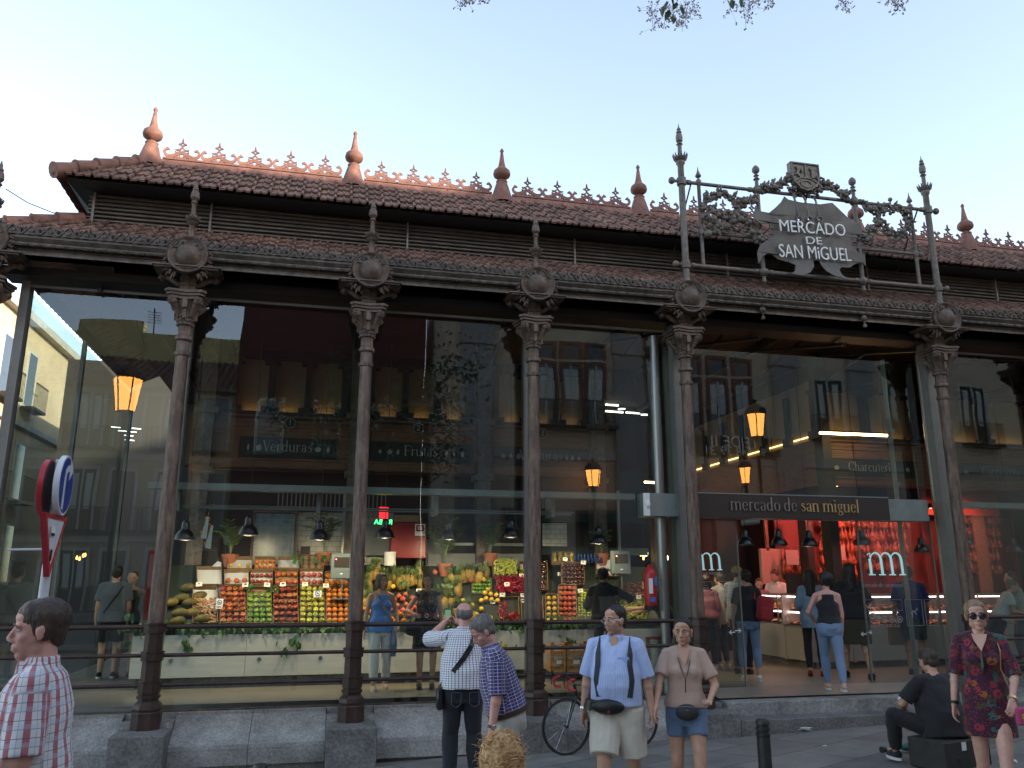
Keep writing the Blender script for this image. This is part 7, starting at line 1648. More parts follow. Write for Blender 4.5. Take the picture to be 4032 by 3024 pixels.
        if F:
            for q in (-1, 1): b.ball(T @ Vector((q*.065, .078, 1.27)), .068, 12, 8)
            loft(b, [(1.2, 0, .03, .12*g, .09), (1.27, 0, .04, .13*g, .10), (1.31, 0, .03, .12*g, .08)], T)
        if slv:
            for i in (0, 1):
                s0, el_, w_ = A[i]; r0 = (.042 if F else .05)*(.5+.5*g)+.014; en = s0.lerp(el_, min(1, slv)); s1 = s0+Vector((0, 0, -.012)); b.ball(s1, r0*.98, 12, 8); b.tube([s1, en], [r0*1.0, r0*(1.08 if slv < 1 else .95)+.006], 14)
                if slv > 1: b.tube([el_, el_.lerp(w_, slv-1)], [r0, r0*.85], 12); b.ball(el_, r0, 12, 8)
        cloth(b, {'dress': 'dress', 'tank': 'top'}.get(kind, 'shirt'), CL[cm], vx, .0055 if near else .006)
        if kind in ('shirt',):
            b = MB(); rr = [(1.455, 0, -.012, .086, .078), (1.495, 0, -.014, .072, .068), (1.515, 0, -.02, .068, .064)]; loft(b, rr, T, 20)
            for q in (-1, 1): b.prism([(q*.012, 1.482), (q*.058, 1.51), (q*.085, 1.465), (q*.05, 1.425)], .055, .067, lambda u, v, d: T @ Vector((u, d-(.04 if abs(u) > .06 else 0)+.25*max(0, 1.48-v), v)))
            cloth(b, 'collar', CL[cm], .007, .001)
    if bottom:   # (kind, cloth, length 0..2)
        kind, cm, ln = bottom[:3]; b = MB(); 
        if kind == 'skirt':
            rr = [(ln, 0, 0, .19*g, .15*g), (.85, 0, 0, .195*g, .145*g), (.95, 0, 0, .18*g, .13*g), (1.06, 0, 0, .145*g, .115*g)]; loft(b, rr, T, 24); cloth(b, 'skirt', CL[cm], vx, .006, 'legs')
        else:
            wd = bottom[3] if len(bottom) > 3 else .012
            rr = [(z_, cx, cy, rx+.013, ry+.014) for z_, cx, cy, rx, ry in rings if z_ < 1.05]; rr = [(.80, 0, 0, .135*g, .10*g), (.85, 0, 0, rr[0][3], rr[0][4])]+[q for q in rr if q[0] > .86]; loft(b, rr, T, 24)
            for i in (0, 1):
                h0, k, a = Lg[i]; r1 = (.083 if F else .08)*(.4+.6*g)+wd; rk = .055*(.5+.5*g)+wd*.9; en = h0.lerp(k, min(1, ln)); b.ball(h0+Vector((0, 0, -.02)), r1, 12, 8); b.tube([h0+Vector((0, 0, .0)), en], [r1*1.02, r1+(rk-r1)*min(1, ln)*(.55 if kind == 'shorts' else 1)], 14)
                if F: b.ball(h0+Vector((0, -.05, -.03)), r1*.95, 12, 8)
                else: b.ball(h0+Vector((0, -.035, -.02)), r1*.95, 12, 8)
                if ln > 1: b.ball(k, rk, 12, 8); b.tube([k, k.lerp(a, .3), k.lerp(a, ln-1)], [rk, rk*1.02, max(.045, rk*.82) if kind != 'slim' else .048], 14)
            cloth(b, 'shorts' if ln < 1 else 'trousers', CL[cm], vx, .005 if kind != 'slim' else .004, 'legs', fs=11)
    if shoes:
        for i in (0, 1):
            h0, k, a = Lg[i]; b = MB(); capseg(b, a+Vector((0, -.03, -.03)), .042, a+Vector((0, .13, -.052)), .03); b.ball(a+Vector((0, .05, -.035)), (.04, .09, .035), 12, 8); b.v = [(q[0], q[1], max(q[2], a.z-.085)) for q in b.v]
            b.v = [tuple(S_ @ Vector(q)) for q in b.v]; sho = b.build('shoe', CL[shoes[0]], t, smooth=True)
            b = MB(); out = [(a.x+.047*math.cos(w_)*(1 if math.sin(w_) < 0 else .9), a.y+.05+.125*math.sin(w_)) for w_ in [2*math.pi*q/16 for q in range(16)]]; b.prism(out, a.z-.088, a.z-.06, lambda u, v, d: S_ @ Vector((u, v, d))); b.build('sole', CL[shoes[1]], sho, smooth=True)
    info = dict(t=t, T=S_ @ T, H=HS, A=[[S_ @ q for q in a_] for a_ in A], L=[[S_ @ q for q in a_] for a_ in Lg], s=s, part=part, rings=rings)
    if extra: extra(info)
    return info
def MBX(b, Mx): b.v = [tuple(Mx @ Vector(v)) for v in b.v]; return b
SKP = {k: mat(k+'_skin_plain', tuple(v.node_tree.nodes['Principled BSDF'].inputs['Base Color'].default_value)[:3], .55) for k, v in SK.items()}
EYEW = mat('eye_white', (.36, .33, .30), .4); EYED = mat('eye_iris', (.03, .018, .012), .2)
def loc2w(t, p): return Matrix.Translation(t.location) @ Matrix.Rotation(t.rotation_euler.z, 4, 'Z') @ Vector(p)
def band(info, z, w_, name, m_, ex=.02, z2=None):     # belt following the waist
    R_ = info['rings']; b = MB(); zz = min(R_, key=lambda q: abs(q[0]-z)); b2 = []
    for i, (q, o_) in enumerate(((z-w_/2, 0), (z+w_/2, 0))): b2.append((q, 0, zz[2], zz[3]+ex, zz[4]+ex))
    loft(b, b2, Matrix.Identity(4), 24); info['part'](b, name, m_, M_=info['T']); return zz
def strap(info, pts, w_, name, m_, th=.006):
    b = MB(); n_ = len(pts); P3 = [Vector(p) for p in pts]
    for q in (0,):
        vs = []
        for i, p in enumerate(P3):
            tn = (P3[min(i+1, n_-1)]-P3[max(0, i-1)]).normalized(); out = Vector((p.x*.6, p.y, 0)).normalized() if abs(p.x)+abs(p.y) > .01 else Vector((0, 1, 0)); sd_ = tn.cross(out).normalized()*w_/2; out = sd_.cross(tn).normalized()*th
            vs += [p+sd_, p-sd_, p-sd_+out, p+sd_+out]
        fs = []
        for i in range(n_-1):
            a = i*4; c = a+4
            for k in range(4): fs.append((a+k, a+(k+1) % 4, c+(k+1) % 4, c+k))
        fs += [(0, 3, 2, 1), (n_*4-4, n_*4-3, n_*4-2, n_*4-1)]; b.add(vs, fs)
    return info['part'](b, name, m_, smooth=False, M_=info['T'])
def on_torso(info, ang, z, ex=.03):       # point on the clothed torso surface; ang 0 = front, 90 = person's right
    R_ = info['rings']
    for a, c in zip(R_[:-1], R_[1:]):
        if a[0] <= z <= c[0]:
            f_ = (z-a[0])/(c[0]-a[0]); rx, ry, cy = a[3]+(c[3]-a[3])*f_, a[4]+(c[4]-a[4])*f_, a[2]+(c[2]-a[2])*f_
            return ((rx+ex)*math.sin(R(ang)), cy+(ry+ex)*math.cos(R(ang)), z)
    return (0, 0, z)
BLK_L = mat('black_leather', (.012, .012, .012), .4); BRN_L = mat('brown_leather', (.05, .025, .015), .45); SILV = M['chrome']; LENS = mat('dark_lens', (.01, .008, .008), .05, spec=1)
def XYD(px, py, D): p = atd(px, py, D); return p.x, p.y
def glasses(info, m_, lens=None, big=False):
    r_ = .024 if big else .017; b = MB()
    for q in (-1, 1): b.tube([(q*.033+r_*math.cos(a)*1.15, .093, .004+r_*math.sin(a)) for a in [k*math.pi/7 for k in range(15)]], .0022 if big else .0014, 5); b.tube([(q*.055, .09, .01), (q*.075, .05, .012), (q*.08, -.01, .005)], .002, 5)
    b.tube([(-.012, .096, .008), (.012, .096, .008)], .002, 5); g_ = info['part'](b, 'glasses', m_, M_=info['H'])
    if lens:
        for q in (-1, 1): b = MB(); b.ball((q*.033, .092, .004), (r_*1.13, .005, r_), 14, 8); info['part'](b, 'lens', lens, g_, M_=info['H'])
def watch(info, i, m_, face=None):
    s0, e, w_ = info['A'][i]; d = (w_-e).normalized(); b = MB(); q = w_-d*.02; b.lathe([(.033, -.011), (.036, -.009), (.036, .009), (.033, .011)], 16, M=Matrix.Translation(q) @ d.to_track_quat('Z', 'Y').to_matrix().to_4x4()); wo = info['part'](b, 'watch', m_)
    if face: b = MB(); pn = Vector(face).normalized(); b.lathe([(.018, 0), (.019, .008), (.016, .01)], 14, M=Matrix.Translation(q+pn*.034) @ pn.to_track_quat('Z', 'Y').to_matrix().to_4x4()); info['part'](b, 'dial', SILV, wo)
# ---- 1: young man in plaid shirt, lower left
def ex1(f):
    b = MB(); b.ball((0, .086, -.0585), (.010, .004, .002), 6, 4); f['part'](b, 'teeth', EYEW, M_=f['H'])
x, y = XYD(97, 1400, 3.72); z = gz(x, y)
person('young man in red and white plaid shirt looking left in the lower left corner', x, y, z, 96, 1.86, 'm', 'pink', 1.06, lean=2, head=(13, 3, 0), hands=[(-.20, .25, 1.10), (.2, .3, 1.0)], elb=[(-.25, -1, -1), (.5, -1, 0)],
       top=('shirt', 'plaid_red', .93, .84, .03), bottom=('trousers', 'stone', 1.95), hair=('short', 'dark'), shoes=('black', 'white'), near=2, back=True, curl=(.6, .5), neckf=1.1, extra=ex1)
# ---- 2: bald man photographing
def ex2(f):
    strap(f, [on_torso(f, 150, 1.0, .04), on_torso(f, 195-360, 1.05, .045)], .045, 'sling_strap', BLK_L) if False else None
    pts = [on_torso(f, 60, 1.40, .03), (.105, -.02, 1.475), on_torso(f, 150, 1.42, .035), on_torso(f, 165, 1.33, .04), on_torso(f, 185, 1.22, .042), on_torso(f, 210, 1.10, .045), on_torso(f, 240, .99, .045), on_torso(f, 262, .92, .05)]
    strap(f, pts, .05, 'sling_strap', BLK_L, .008)
    b = MB(); b.bbox((-.235, -.02, .84), (.03, .07, .10), b=.015); f['part'](b, 'shoulder_bag', BLK_L, M_=f['T'])
    for q in (-1, 1): b = MB(); b.ribbon([(q*.04, .90), (q*.13, .91), (q*.135, .80), (q*.09, .77), (q*.045, .80)], .003, -.176, -.172, lambda u, v, d: (u, d, v), closed=True); f['part'](b, 'pocket_seam', CL['denim'], M_=f['T'])
x, y = XYD(1003, 1312, 8.75); z = gz(x, y)
i2 = person('bald man from behind in white checked shirt raising a phone with both hands', x, y, z, -3, 1.87, 'm', 'pink', 1.22, belly=.03, lean=2, head=(6, 8, 0), hands=[(-.165, .36, 1.53), (-.03, .40, 1.54)], elb=[(-1, .1, -.7), (1, .2, -.25)],
       top=('shirt', 'check_white', .95, .93, .03), bottom=('trousers', 'darkdenim', 1.97, .02), hair=('balding', 'grey'), shoes=('black', 'black'), near=1, back=True, curl=(1.1, 1.0), palm=[(1, .2, 0), (-1, .2, 0)], feet=[(-.12, .02, .085), (.13, .0, .085)], extra=ex2)
ph = empty('smartphone', loc2w(i2['t'], Vector((-.12, .43, 1.60))*1.069), R(4), 'dark phone with lit screen held up by the bald man', 'phone'); b = MB(); b.bbox((0, 0, 0), (.037, .005, .075), b=.003); b.build('phone_case', M['black'], ph); b = MB(); b.box(-.033, .033, -.0075, -.0055, -.062, .062); b.build('screen', emis('phone_screen', (.10, .22, .12), .25, (.1, .15, .1)), ph); ph.rotation_euler = (R(-8), 0, R(-10))
# ---- 3: grey haired man bending head
def ex3(f): band(f, .965, .035, 'belt', BRN_L, .034); watch(f, 0, BRN_L, (-1, -.2, 0))
x, y = XYD(1098, 1400, 6.75); z = gz(x, y)
i3 = person('grey haired man in navy checked shirt stooping and looking down beside the bald man', x, y, z, 84, 1.74, 'm', 'pink', 1.12, belly=.02, lean=17, head=(14, 36, 0), hands=[(-.24, .17, .70), (.24, .1, .75)], elb=[(-.4, -1, 0), (.3, -1, 0)],
       top=('shirt', 'check_navy', 1.0, .95, .012), bottom=('trousers', 'stone', 1.95, .02), hair=('short', 'grey'), shoes=('black', 'black'), near=1, curl=(1.0, .6), palm=[(.3, -1, 0), None], extra=ex3)
cg = empty('cigarette', loc2w(i3['t'], i3['A'][0][2]+Vector((.0, .03, -.10))), 0, 'white cigarette held by the grey haired man', 'cigarette'); b = MB(); b.tube([(0, 0, 0), (.045, 0, -.01)], .004, 6); b.build('cigarette', M['letter_w'], cg)
# ---- 4: man with moustache, pale blue shirt
def ex4(f):
    glasses(f, SILV)
    b = MB(); [b.tube([(0, .094, -.042), (q*.015, .092, -.044), (q*.027, .082, -.052)], [.005, .005, .002], 6) for q in (-1, 1)]; f['part'](b, 'moustache', mat('white_hair', (.4, .38, .36), .7), M_=f['H'])
    for q in (-1, 1): strap(f, [on_torso(f, q*35, 1.02, .05), on_torso(f, q*42, 1.15, .05), on_torso(f, q*38, 1.27, .045), on_torso(f, q*40, 1.36, .04), (q*.125, .02, 1.465), on_torso(f, q*140, 1.38, .04)], .045, 'backpack_strap', mat('dark_strap', (.03, .035, .045), .7) if 'dark_strap' not in bpy.data.materials else bpy.data.materials['dark_strap'], .008)
    b = MB(); b.bbox((0, -.20, 1.22), (.13, .07, .19), b=.04); f['part'](b, 'backpack', CL['navy'], M_=f['T'])
    b = MB(); loft(b, [(.925, .03, .03, .192, .165), (1.0, .0, .03, .192, .165)], Matrix.Rotation(R(4), 4, 'Y'), 24); f['part'](b, 'waist_belt', BLK_L, M_=f['T'])
    b = MB(); b.ball((.05, .185, .945), (.135, .045, .062), 16, 10); wb = f['part'](b, 'waist_bag', BLK_L, M_=f['T']); b = MB(); b.lathe([(.011, 0), (.011, .004)], 12, M=Matrix.Translation((.04, .228, .915)) @ Matrix.Rotation(-math.pi/2, 4, 'X')); f['part'](b, 'badge', CL['red'], wb, M_=f['T'])
    b = MB(); b.prism([(-.03, 1.49), (.03, 1.49), (.03, 1.44), (0, 1.36), (-.03, 1.44)], 0, .004, lambda u, v, d: (u, .071+.25*max(0, 1.49-v)+d, v)); f['part'](b, 'neckline', SKP['tan'], M_=f['T'])
    watch(f, 1, SILV)
    b = MB()
    for k in range(5): b.ball(on_torso(f, 0, 1.04+.085*k, .05), .006, 6, 4)
    f['part'](b, 'shirt_buttons', M['letter_w'], M_=f['T'])
    b = MB(); b.box(-.13, -.035, .142, .146, 1.22, 1.335); f['part'](b, 'chest_pocket', CL['stripe_blue'], M_=f['T'])
    h0, k, a = f['L'][0]; b = MB(); d = (k-h0); [b.tube([h0+Vector((q, .02, 0))+d*.05, h0+Vector((q+.0, .02, 0))+d*.8], .004, 5) for q in (-.098, -.106)]; f['part'](b, 'side_stripe', CL['navy'])
x, y = XYD(1330, 1400, 7.0); z = gz(x, y)
i4 = person('man with grey moustache and glasses in pale blue shirt and white shorts', x, y, z, 152, 1.76, 'm', 'tan', 1.13, belly=.035, lean=1, head=(-38, 2, 0), hands=[(-.30, .03, .83), (.29, .05, .83)], elb=[(-.4, -1, 0), (.5, -1, 0)], palm=[(1, .1, 0), (-1, .2, 0)],
       top=('shirt', 'stripe_blue', .92, .94, .03), bottom=('shorts', 'offwhite', .90, .05), hair=('receding', 'black'), shoes=('white', 'white'), near=2, feet=[(-.13, -.22, .11), (.10, .26, .085)], curl=(.9, .6), neckf=1.1, extra=ex4)
# ---- 5: woman in beige t-shirt
def ex5(f):
    b = MB(); b.tube([on_torso(f, -32, 1.43, .01), (-.05, .1, 1.36), (-.01, .175, 1.24), (.01, .178, 1.23), (.05, .105, 1.36), on_torso(f, 32, 1.43, .01)], .004, 5); b.tube([(-.0, .18, 1.23), (.005, .18, 1.15), (.005, .178, 1.10)], .005, 5); f['part'](b, 'necklace', BRN_L, M_=f['T'])
    b = MB(); b.prism([(-.058, 1.475), (.058, 1.475), (.05, 1.42), (0, 1.33), (-.05, 1.42)], 0, .004, lambda u, v, d: (u, .083+.02*(1.475-v)/.1+.045*max(0, (1.42-v))/.1-abs(u)*.35+d, v)); f['part'](b, 'neckline', SKP['tan'], M_=f['T'])
    b = MB(); loft(b, [(.97, 0, 0, .172, .135), (1.005, 0, 0, .170, .133)], Matrix.Identity(4), 24); f['part'](b, 'waist_belt', BLK_L, M_=f['T'])
    b = MB(); b.ball((.0, .155, .93), (.105, .05, .072), 16, 10); wb = f['part'](b, 'waist_bag', mat('charcoal_bag', (.035, .035, .038), .7), M_=f['T'])
    for zz, w2 in ((.985, .08), (.955, .095)): b = MB(); b.tube([(-w2, .165, zz-.01), (0, .203, zz), (w2, .165, zz-.01)], .004, 5); f['part'](b, 'zip', mat('grey_trim', (.2, .2, .2), .6) if 'grey_trim' not in bpy.data.materials else bpy.data.materials['grey_trim'], wb, M_=f['T'])
    b = MB(); [b.ball((q*.078, .0, -.036), .006, 6, 4) for q in (-1, 1)]; f['part'](b, 'earrings', SILV, M_=f['H'])
x, y = XYD(1476, 1400, 7.1); z = gz(x, y)
HT = ((Matrix.Translation((x, y, z)) @ Matrix.Rotation(R(158), 4, 'Z')).inverted() @ (loc2w(i4['t'], i4['A'][0][2])+Vector((.02, -.02, .01))))*(1.75/1.63)
i5 = person('woman in beige v-neck t-shirt and denim shorts with a bum bag', x, y, z, 158, 1.63, 'f', 'tan', 1.08, lean=0, head=(-12, 5, 0), hands=[(-.20, .25, 1.05), tuple(HT)], elb=[(-.7, -1, -.3), (.4, -1, 0)], palm=[(.1, -.1, 1), (-1, .2, 0)],
       top=('tee', 'beige', .75, .96, .015), bottom=('shorts', 'denim', .50, .012), hair=('tied', 'black', .02), shoes=('white', 'white'), near=2, feet=[(-.09, .22, .085), (.09, -.12, .10)], curl=(.8, .5), extra=ex5)
# ---- 6: blond messy hair in front
x, y = XYD(1084, 1620, 3.55); z = gz(x, y)
person('fair haired child seen from behind with a messy curly blond bun at the lower edge', x, y, z, -12, 1.15, 'f', 'fair', 1.0, head=(0, 2, 0), hgt=1.28, top=('tee', 'whitetop', .6, .85), bottom=('trousers', 'jeans', 1.9), hair=('messybun', 'blond'), shoes=('white', 'white'), near=1)
# ---- 7: woman in print dress with sunglasses
def ex7(f):
    glasses(f, BLK_L, LENS, True)
    b = MB(); b.prism([(-.06, 1.475), (.06, 1.475), (.045, 1.42), (0, 1.34), (-.045, 1.42)], 0, .004, lambda u, v, d: (u, .078+.02*(1.475-v)/.1+.045*max(0, (1.42-v))/.1-abs(u)*.35+d, v)); f['part'](b, 'neckline', SKP['fair'], M_=f['T'])
    b = MB(); b.tube([on_torso(f, -35, 1.45, .0), (0, .10, 1.40), on_torso(f, 35, 1.45, .0)], .002, 5); f['part'](b, 'necklace', M['brass'], M_=f['T'])
    b = MB(); b.tube([(.0, .13, 1.34), (.0, .17, 1.22), (.01, .16, 1.16)], [.012, .018, .01], 6); f['part'](b, 'tassel', BLK_L, M_=f['T'])
    for i in (0, 1): watch(f, i, M['brass'] if i == 0 else BLK_L)
    strap(f, [on_torso(f, -55, 1.0, .07), on_torso(f, -45, 1.2, .05), on_torso(f, -50, 1.34, .04), (-.12, .0, 1.46), on_torso(f, -140, 1.36, .03)], .008, 'bag_chain', M['brass'], .004)
x, y = XYD(2118, 1400, 6.65); z = gz(x, y)
i7 = person('woman with sunglasses in a dark red patterned dress walking at the right', x, y, z, 140, 1.67, 'f', 'fair', 1.0, lean=0, side=0, head=(4, 0, 2), hands=[(-.17, .24, .97), (.27, .07, .80)], elb=[(-.8, -1, -.2), (.5, -1, 0)], palm=[(.3, -1, 0), (-1, .3, 0)],
       top=('dress', 'floral_red', 1.0, .66, .02), bottom=None, hair=('sleek', 'dkblond'), shoes=('white', 'white'), near=2, feet=[(-.05, .28, .085), (.08, -.2, .10)], curl=(.7, .5), extra=ex7)
pb = loc2w(i7['t'], i7['A'][0][2]); cl = empty('clutch_bag', pb+Vector((.05, -.07, -.10)), R(8), 'small clutch with bright flower embroidery held by the woman in the patterned dress', 'handbag'); b = MB(); b.bbox((0, 0, 0), (.11, .02, .065), b=.012); b.build('bag_body', cuv_mat('yellow_pink_bag', (.45, .05, .16), []), cl)
for k, (u, v, c_) in enumerate([(-.06, .0, (.8, .5, .03)), (-.02, .03, (.6, .3, .5)), (.03, -.01, (.05, .06, .3)), (.06, .03, (.7, .25, .05)), (.01, -.035, (.55, .02, .1)), (-.05, -.035, (.8, .4, .02)), (.08, -.03, (.1, .35, .15))]):
    b = MB(); [b.ball((u+.014*math.cos(a), -.021, v+.014*math.sin(a)), (.009, .004, .009), 6, 4) for a in [q*1.257 for q in range(5)]]; b.build('flower_patch', mat('petal_colour', c_, .7), cl, smooth=True)
# ---- 8: seated man in black
def ex8(f):
    for i in (0, 1):
        h0, k, a = f['L'][i]; q = -.09 if i == 0 else .09; b = MB(); b.tube([h0+Vector((q, 0, .0)), k+Vector((q*.7, 0, .0)), k.lerp(a, .5)+Vector((q*.6, 0, 0))], .005, 5); f['part'](b, 'side_stripe', M['letter_w'])
x, y = XYD(2030, 1500, 8.75); z = gz(x, y)
i8 = person('man in black t-shirt seen from behind sitting on a dark box beside a bollard', x, y, z, -2, 1.76, 'm', 'tan', 1.25, belly=.04, lean=10, head=(8, 14, 0), seat=.37, hands=[(-.20, .36, .52), (.15, .40, .54)], elb=[(-1, -.6, -.3), (1, -.6, -.3)], feet=[(-.34, .36, .085), (.16, .44, .085)], knee=[(-.9, .4, .8), (.4, .4, 1)],
       top=('tee', 'black', .85, .86, .03), bottom=('trousers', 'black', 1.9, .02), hair=('short', 'dark'), shoes=('black', 'white'), near=1, back=True, curl=(.9, .9), extra=ex8)
mb_ = empty('crumpled_tissue', loc2w(i8['t'], Vector((-.16, .42, .58))), 0, 'white tissue in the hands of the seated man', 'tissue'); b = MB(); [b.ball((rnd.gauss(0, .015), rnd.gauss(0, .015), rnd.gauss(0, .015)), .025, 6, 4) for k in range(5)]; b.build('tissue', M['letter_w'], mb_)
bx_ = empty('dark_box', (x+.02, y-.02, gz(x, y)), R(14), 'dark cardboard box with white sticker used as a seat', 'box'); b = MB(); b.bbox((0, 0, .14), (.36, .22, .145), b=.01); b.build('carton', mat('dark_card', (.028, .026, .024), .7, 0, .3, 6), bx_); b = MB(); b.box(-.10, -.03, -.224, -.221, .19, .27); b.build('sticker', M['letter_w'], bx_); b = MB(); b.box(-.2, -.13, -.2235, -.221, .09, .12); b.build('hand_hole', M['black'], bx_)
# ---- entrance group
def pl(px_, py_, Y, zf=.2): p = aty(px_, py_, Y); return p.x, p.y, zf
def ex9(f):
    b = MB(); b.bbox((.09, -.20, 1.16), (.13, .075, .20), b=.05, M=Matrix.Rotation(R(8), 4, 'Y')); f['part'](b, 'backpack', CL['red'], M_=f['T'])
    b = MB(); b.bbox((.10, -.275, 1.08), (.09, .03, .10), b=.02, M=Matrix.Rotation(R(8), 4, 'Y')); f['part'](b, 'backpack_pocket', CL['red'], M_=f['T'])
    strap(f, [on_torso(f, 150, 1.28, .05), (.14, -.02, 1.46), on_torso(f, 40, 1.36, .04)], .04, 'backpack_strap', CL['red'])
x, y, z = pl(1620, 1400, 1.15); person('woman from behind in black t-shirt and cropped jeans with a dark red backpack', x, y, z, -20, 1.72, 'f', 'tan', 1.12, head=(20, 5, 0), hands=[(-.25, .04, .80), (.22, .2, 1.0)], top=('tee', 'black', .75, .93, .02), bottom=('slim', 'jeans', 1.72), hair=('short', 'black'), shoes=('white', 'white'), near=1, back=True, feet=[(-.12, .0, .085), (.12, -.03, .085)], extra=ex9)
def ex10(f):
    b = MB(); loft(b, [(.035, 0, -.025, .082, .092), (.065, 0, -.025, .084, .092)], Matrix.Rotation(R(-14), 4, 'X'), 20); f['part'](b, 'headband', CL['red'], M_=f['H'])
    for q in (-1, 1): strap(f, [on_torso(f, q*155, 1.30, .014), on_torso(f, q*158, 1.38, .012), (q*.07, -.02, 1.462)], .012, 'top_strap', CL['black'])
    strap(f, [on_torso(f, 180, 1.28, .012), on_torso(f, 176, 1.36, .012), (-.03, -.06, 1.47)], .01, 'top_strap', CL['black'])
x, y, z = pl(1795, 1400, .12, .14); person('woman from behind in black racerback top and blue jeans stepping into the entrance', x, y, z, -22, 1.73, 'f', 'pink', 1.12, lean=2, head=(22, 0, 0), hands=[(-.17, .18, 1.0), (.20, .06, .86)], elb=[(-1, -.8, 0), (1, -.7, 0)], top=('tank', 'black', 0, .95, .005), bottom=('slim', 'jeans', 1.93), hair=('bushy', 'black'), shoes=('beige', 'white'), near=1, back=True, feet=[(-.05, .18, .085), (.08, -.30, .13)], extra=ex10)
x, y, z = pl(1760, 1400, 1.5); person('woman with long dark hair in denim tunic and black leggings at the meat counter', x, y, z, -28, 1.74, 'f', 'tan', 1.0, hands=[(-.18, .25, 1.05), (.2, .25, 1.05)], top=('tee', 'paleblue', 1.6, .78, .02), bottom=('slim', 'black', 1.9), hair=('long', 'black'), shoes=('red', 'black'), near=0, back=True)
def capx(f):
    b = MB(); b.ball((0, -.02, .05), (.088, .098, .075), 16, 10); b.ball((0, .09, .05), (.06, .06, .010), 14, 8); f['part'](b, 'cap', mat('mustard_cap', (.36, .24, .06), .8), M_=f['H'])
x, y, z = pl(1603, 1400, 2.1); person('man in mustard cap and grey plaid shirt behind the woman with the red backpack', x, y, z, -45, 1.80, 'm', 'tan', 1.1, top=('shirt', 'plaid_grey', 1.0, .86, .03), bottom=('trousers', 'darkdenim', 1.95), hair=('balding', 'dark'), shoes=('black', 'black'), near=0, back=True, head=(-15, 0, 0), extra=capx)
x, y, z = pl(1848, 1400, 1.0); person('tall woman in black top and dark olive skirt partly behind the right door glass', x, y, z, -22, 1.84, 'f', 'tan', 1.32, hands=[(-.2, .25, 1.1), (.22, .25, 1.1)], top=('tee', 'black', 1.0, .90, .03), bottom=('skirt', 'olive', .52), hair=('long', 'black'), shoes=('black', 'black'), near=0, back=True, feet=[(-.12, .18, .085), (.16, -.2, .085)])
x, y, z = pl(1978, 1400, 1.3); i14 = person('man in navy polo and dark shorts behind the right steel pole holding a paper bag', x, y, z, -35, 1.80, 'm', 'brown', 1.15, hands=[(-.30, .02, .78), (.25, .1, .85)], top=('shirt', 'navy', .9, .85, .02), bottom=('shorts', 'teal', .85, .03), hair=('receding', 'dark'), shoes=('black', 'black'), near=0, back=True)
p = loc2w(i14['t'], i14['A'][0][2]); bg_ = empty('paper_bag', p+Vector((0, 0, -.42)), 0, 'brown paper bag hanging from the hand of the man in navy polo', 'bag'); b = MB(); b.bbox((0, 0, .13), (.12, .05, .15), b=.01); b.build('bag_body', mat('brown_paper', (.16, .11, .06), .8), bg_); b = MB(); b.tube([(-.05, 0, .28), (-.02, 0, .36), (.02, 0, .36), (.05, 0, .28)], .004, 5); b.build('bag_handle', BRN_L, bg_)
x, y, z = pl(1690, 1400, 4.7); person('bearded butcher in pink shirt looking down behind the meat counter', x, y, z, 125, 1.78, 'm', 'pink', 1.05, lean=8, head=(0, 20, 0), hands=[(-.15, .35, 1.05), (.15, .35, 1.05)], top=('shirt', 'white', 1.6, .9), bottom=('trousers', 'black', 1.9), hair=('short', 'auburn'), near=0)
x, y, z = pl(1650, 1400, 4.5); person('young shop assistant in pink top reaching over behind the meat counter', x, y, z, 150, 1.62, 'f', 'pink', 1.0, lean=15, head=(0, 20, 0), hands=[(-.2, .4, 1.05), (.15, .35, 1.05)], top=('tee', 'pink', 1.3, .9), bottom=('trousers', 'black', 1.9), hair=('tied', 'auburn'), near=0)
x, y, z = pl(1532, 1400, 2.6); person('woman in pink knitted top seen through the left door glass', x, y, z, -20, 1.65, 'f', 'tan', 1.15, top=('tee', 'pink', 1.2, .95, .03), bottom=('trousers', 'black', 1.9), hair=('bob', 'dark'), shoes=('white', 'white'), near=0, back=True)
x, y, z = pl(1562, 1400, 2.9); person('man in pale loose shirt seen through the left door glass', x, y, z, 20, 1.70, 'm', 'tan', 1.05, top=('shirt', 'stone', .9, .80, .04), bottom=('slim', 'darkdenim', 1.9), hair=('short', 'dark'), shoes=('white', 'white'), near=0, back=True)
# ---- women posing inside
def ex17(f):
    strap(f, [on_torso(f, 60, .95, .05), on_torso(f, 40, 1.08, .05), on_torso(f, 10, 1.2, .045), on_torso(f, -12, 1.32, .045), on_torso(f, -38, 1.42, .02), (-.08, -.02, 1.465)] if False else [on_torso(f, -60, .93, .05), on_torso(f, -42, 1.06, .05), on_torso(f, -10, 1.2, .055), on_torso(f, 14, 1.32, .045), on_torso(f, 38, 1.42, .02), (.08, -.02, 1.47)], .022, 'bag_strap', mat('tan_strap', (.30, .24, .16), .7))
    b = MB(); b.ball((-.21, .06, .90), (.05, .09, .10), 14, 9); f['part'](b, 'shoulder_bag', CL['stone'], M_=f['T'])
    b = MB(); b.tube([(-.19, .12, .93), (-.20, .13, .7), (-.19, .12, .5)], [.02, .05, .04], 8); f['part'](b, 'tied_jacket', CL['denim'], M_=f['T'])
    b = MB(); b.tube([on_torso(f, -32, 1.44, .0), (0, .14, 1.3), on_torso(f, 32, 1.44, .0)], .003, 5); b.ball((0, .155, 1.26), .012, 6, 4); f['part'](b, 'necklace', BLK_L, M_=f['T'])
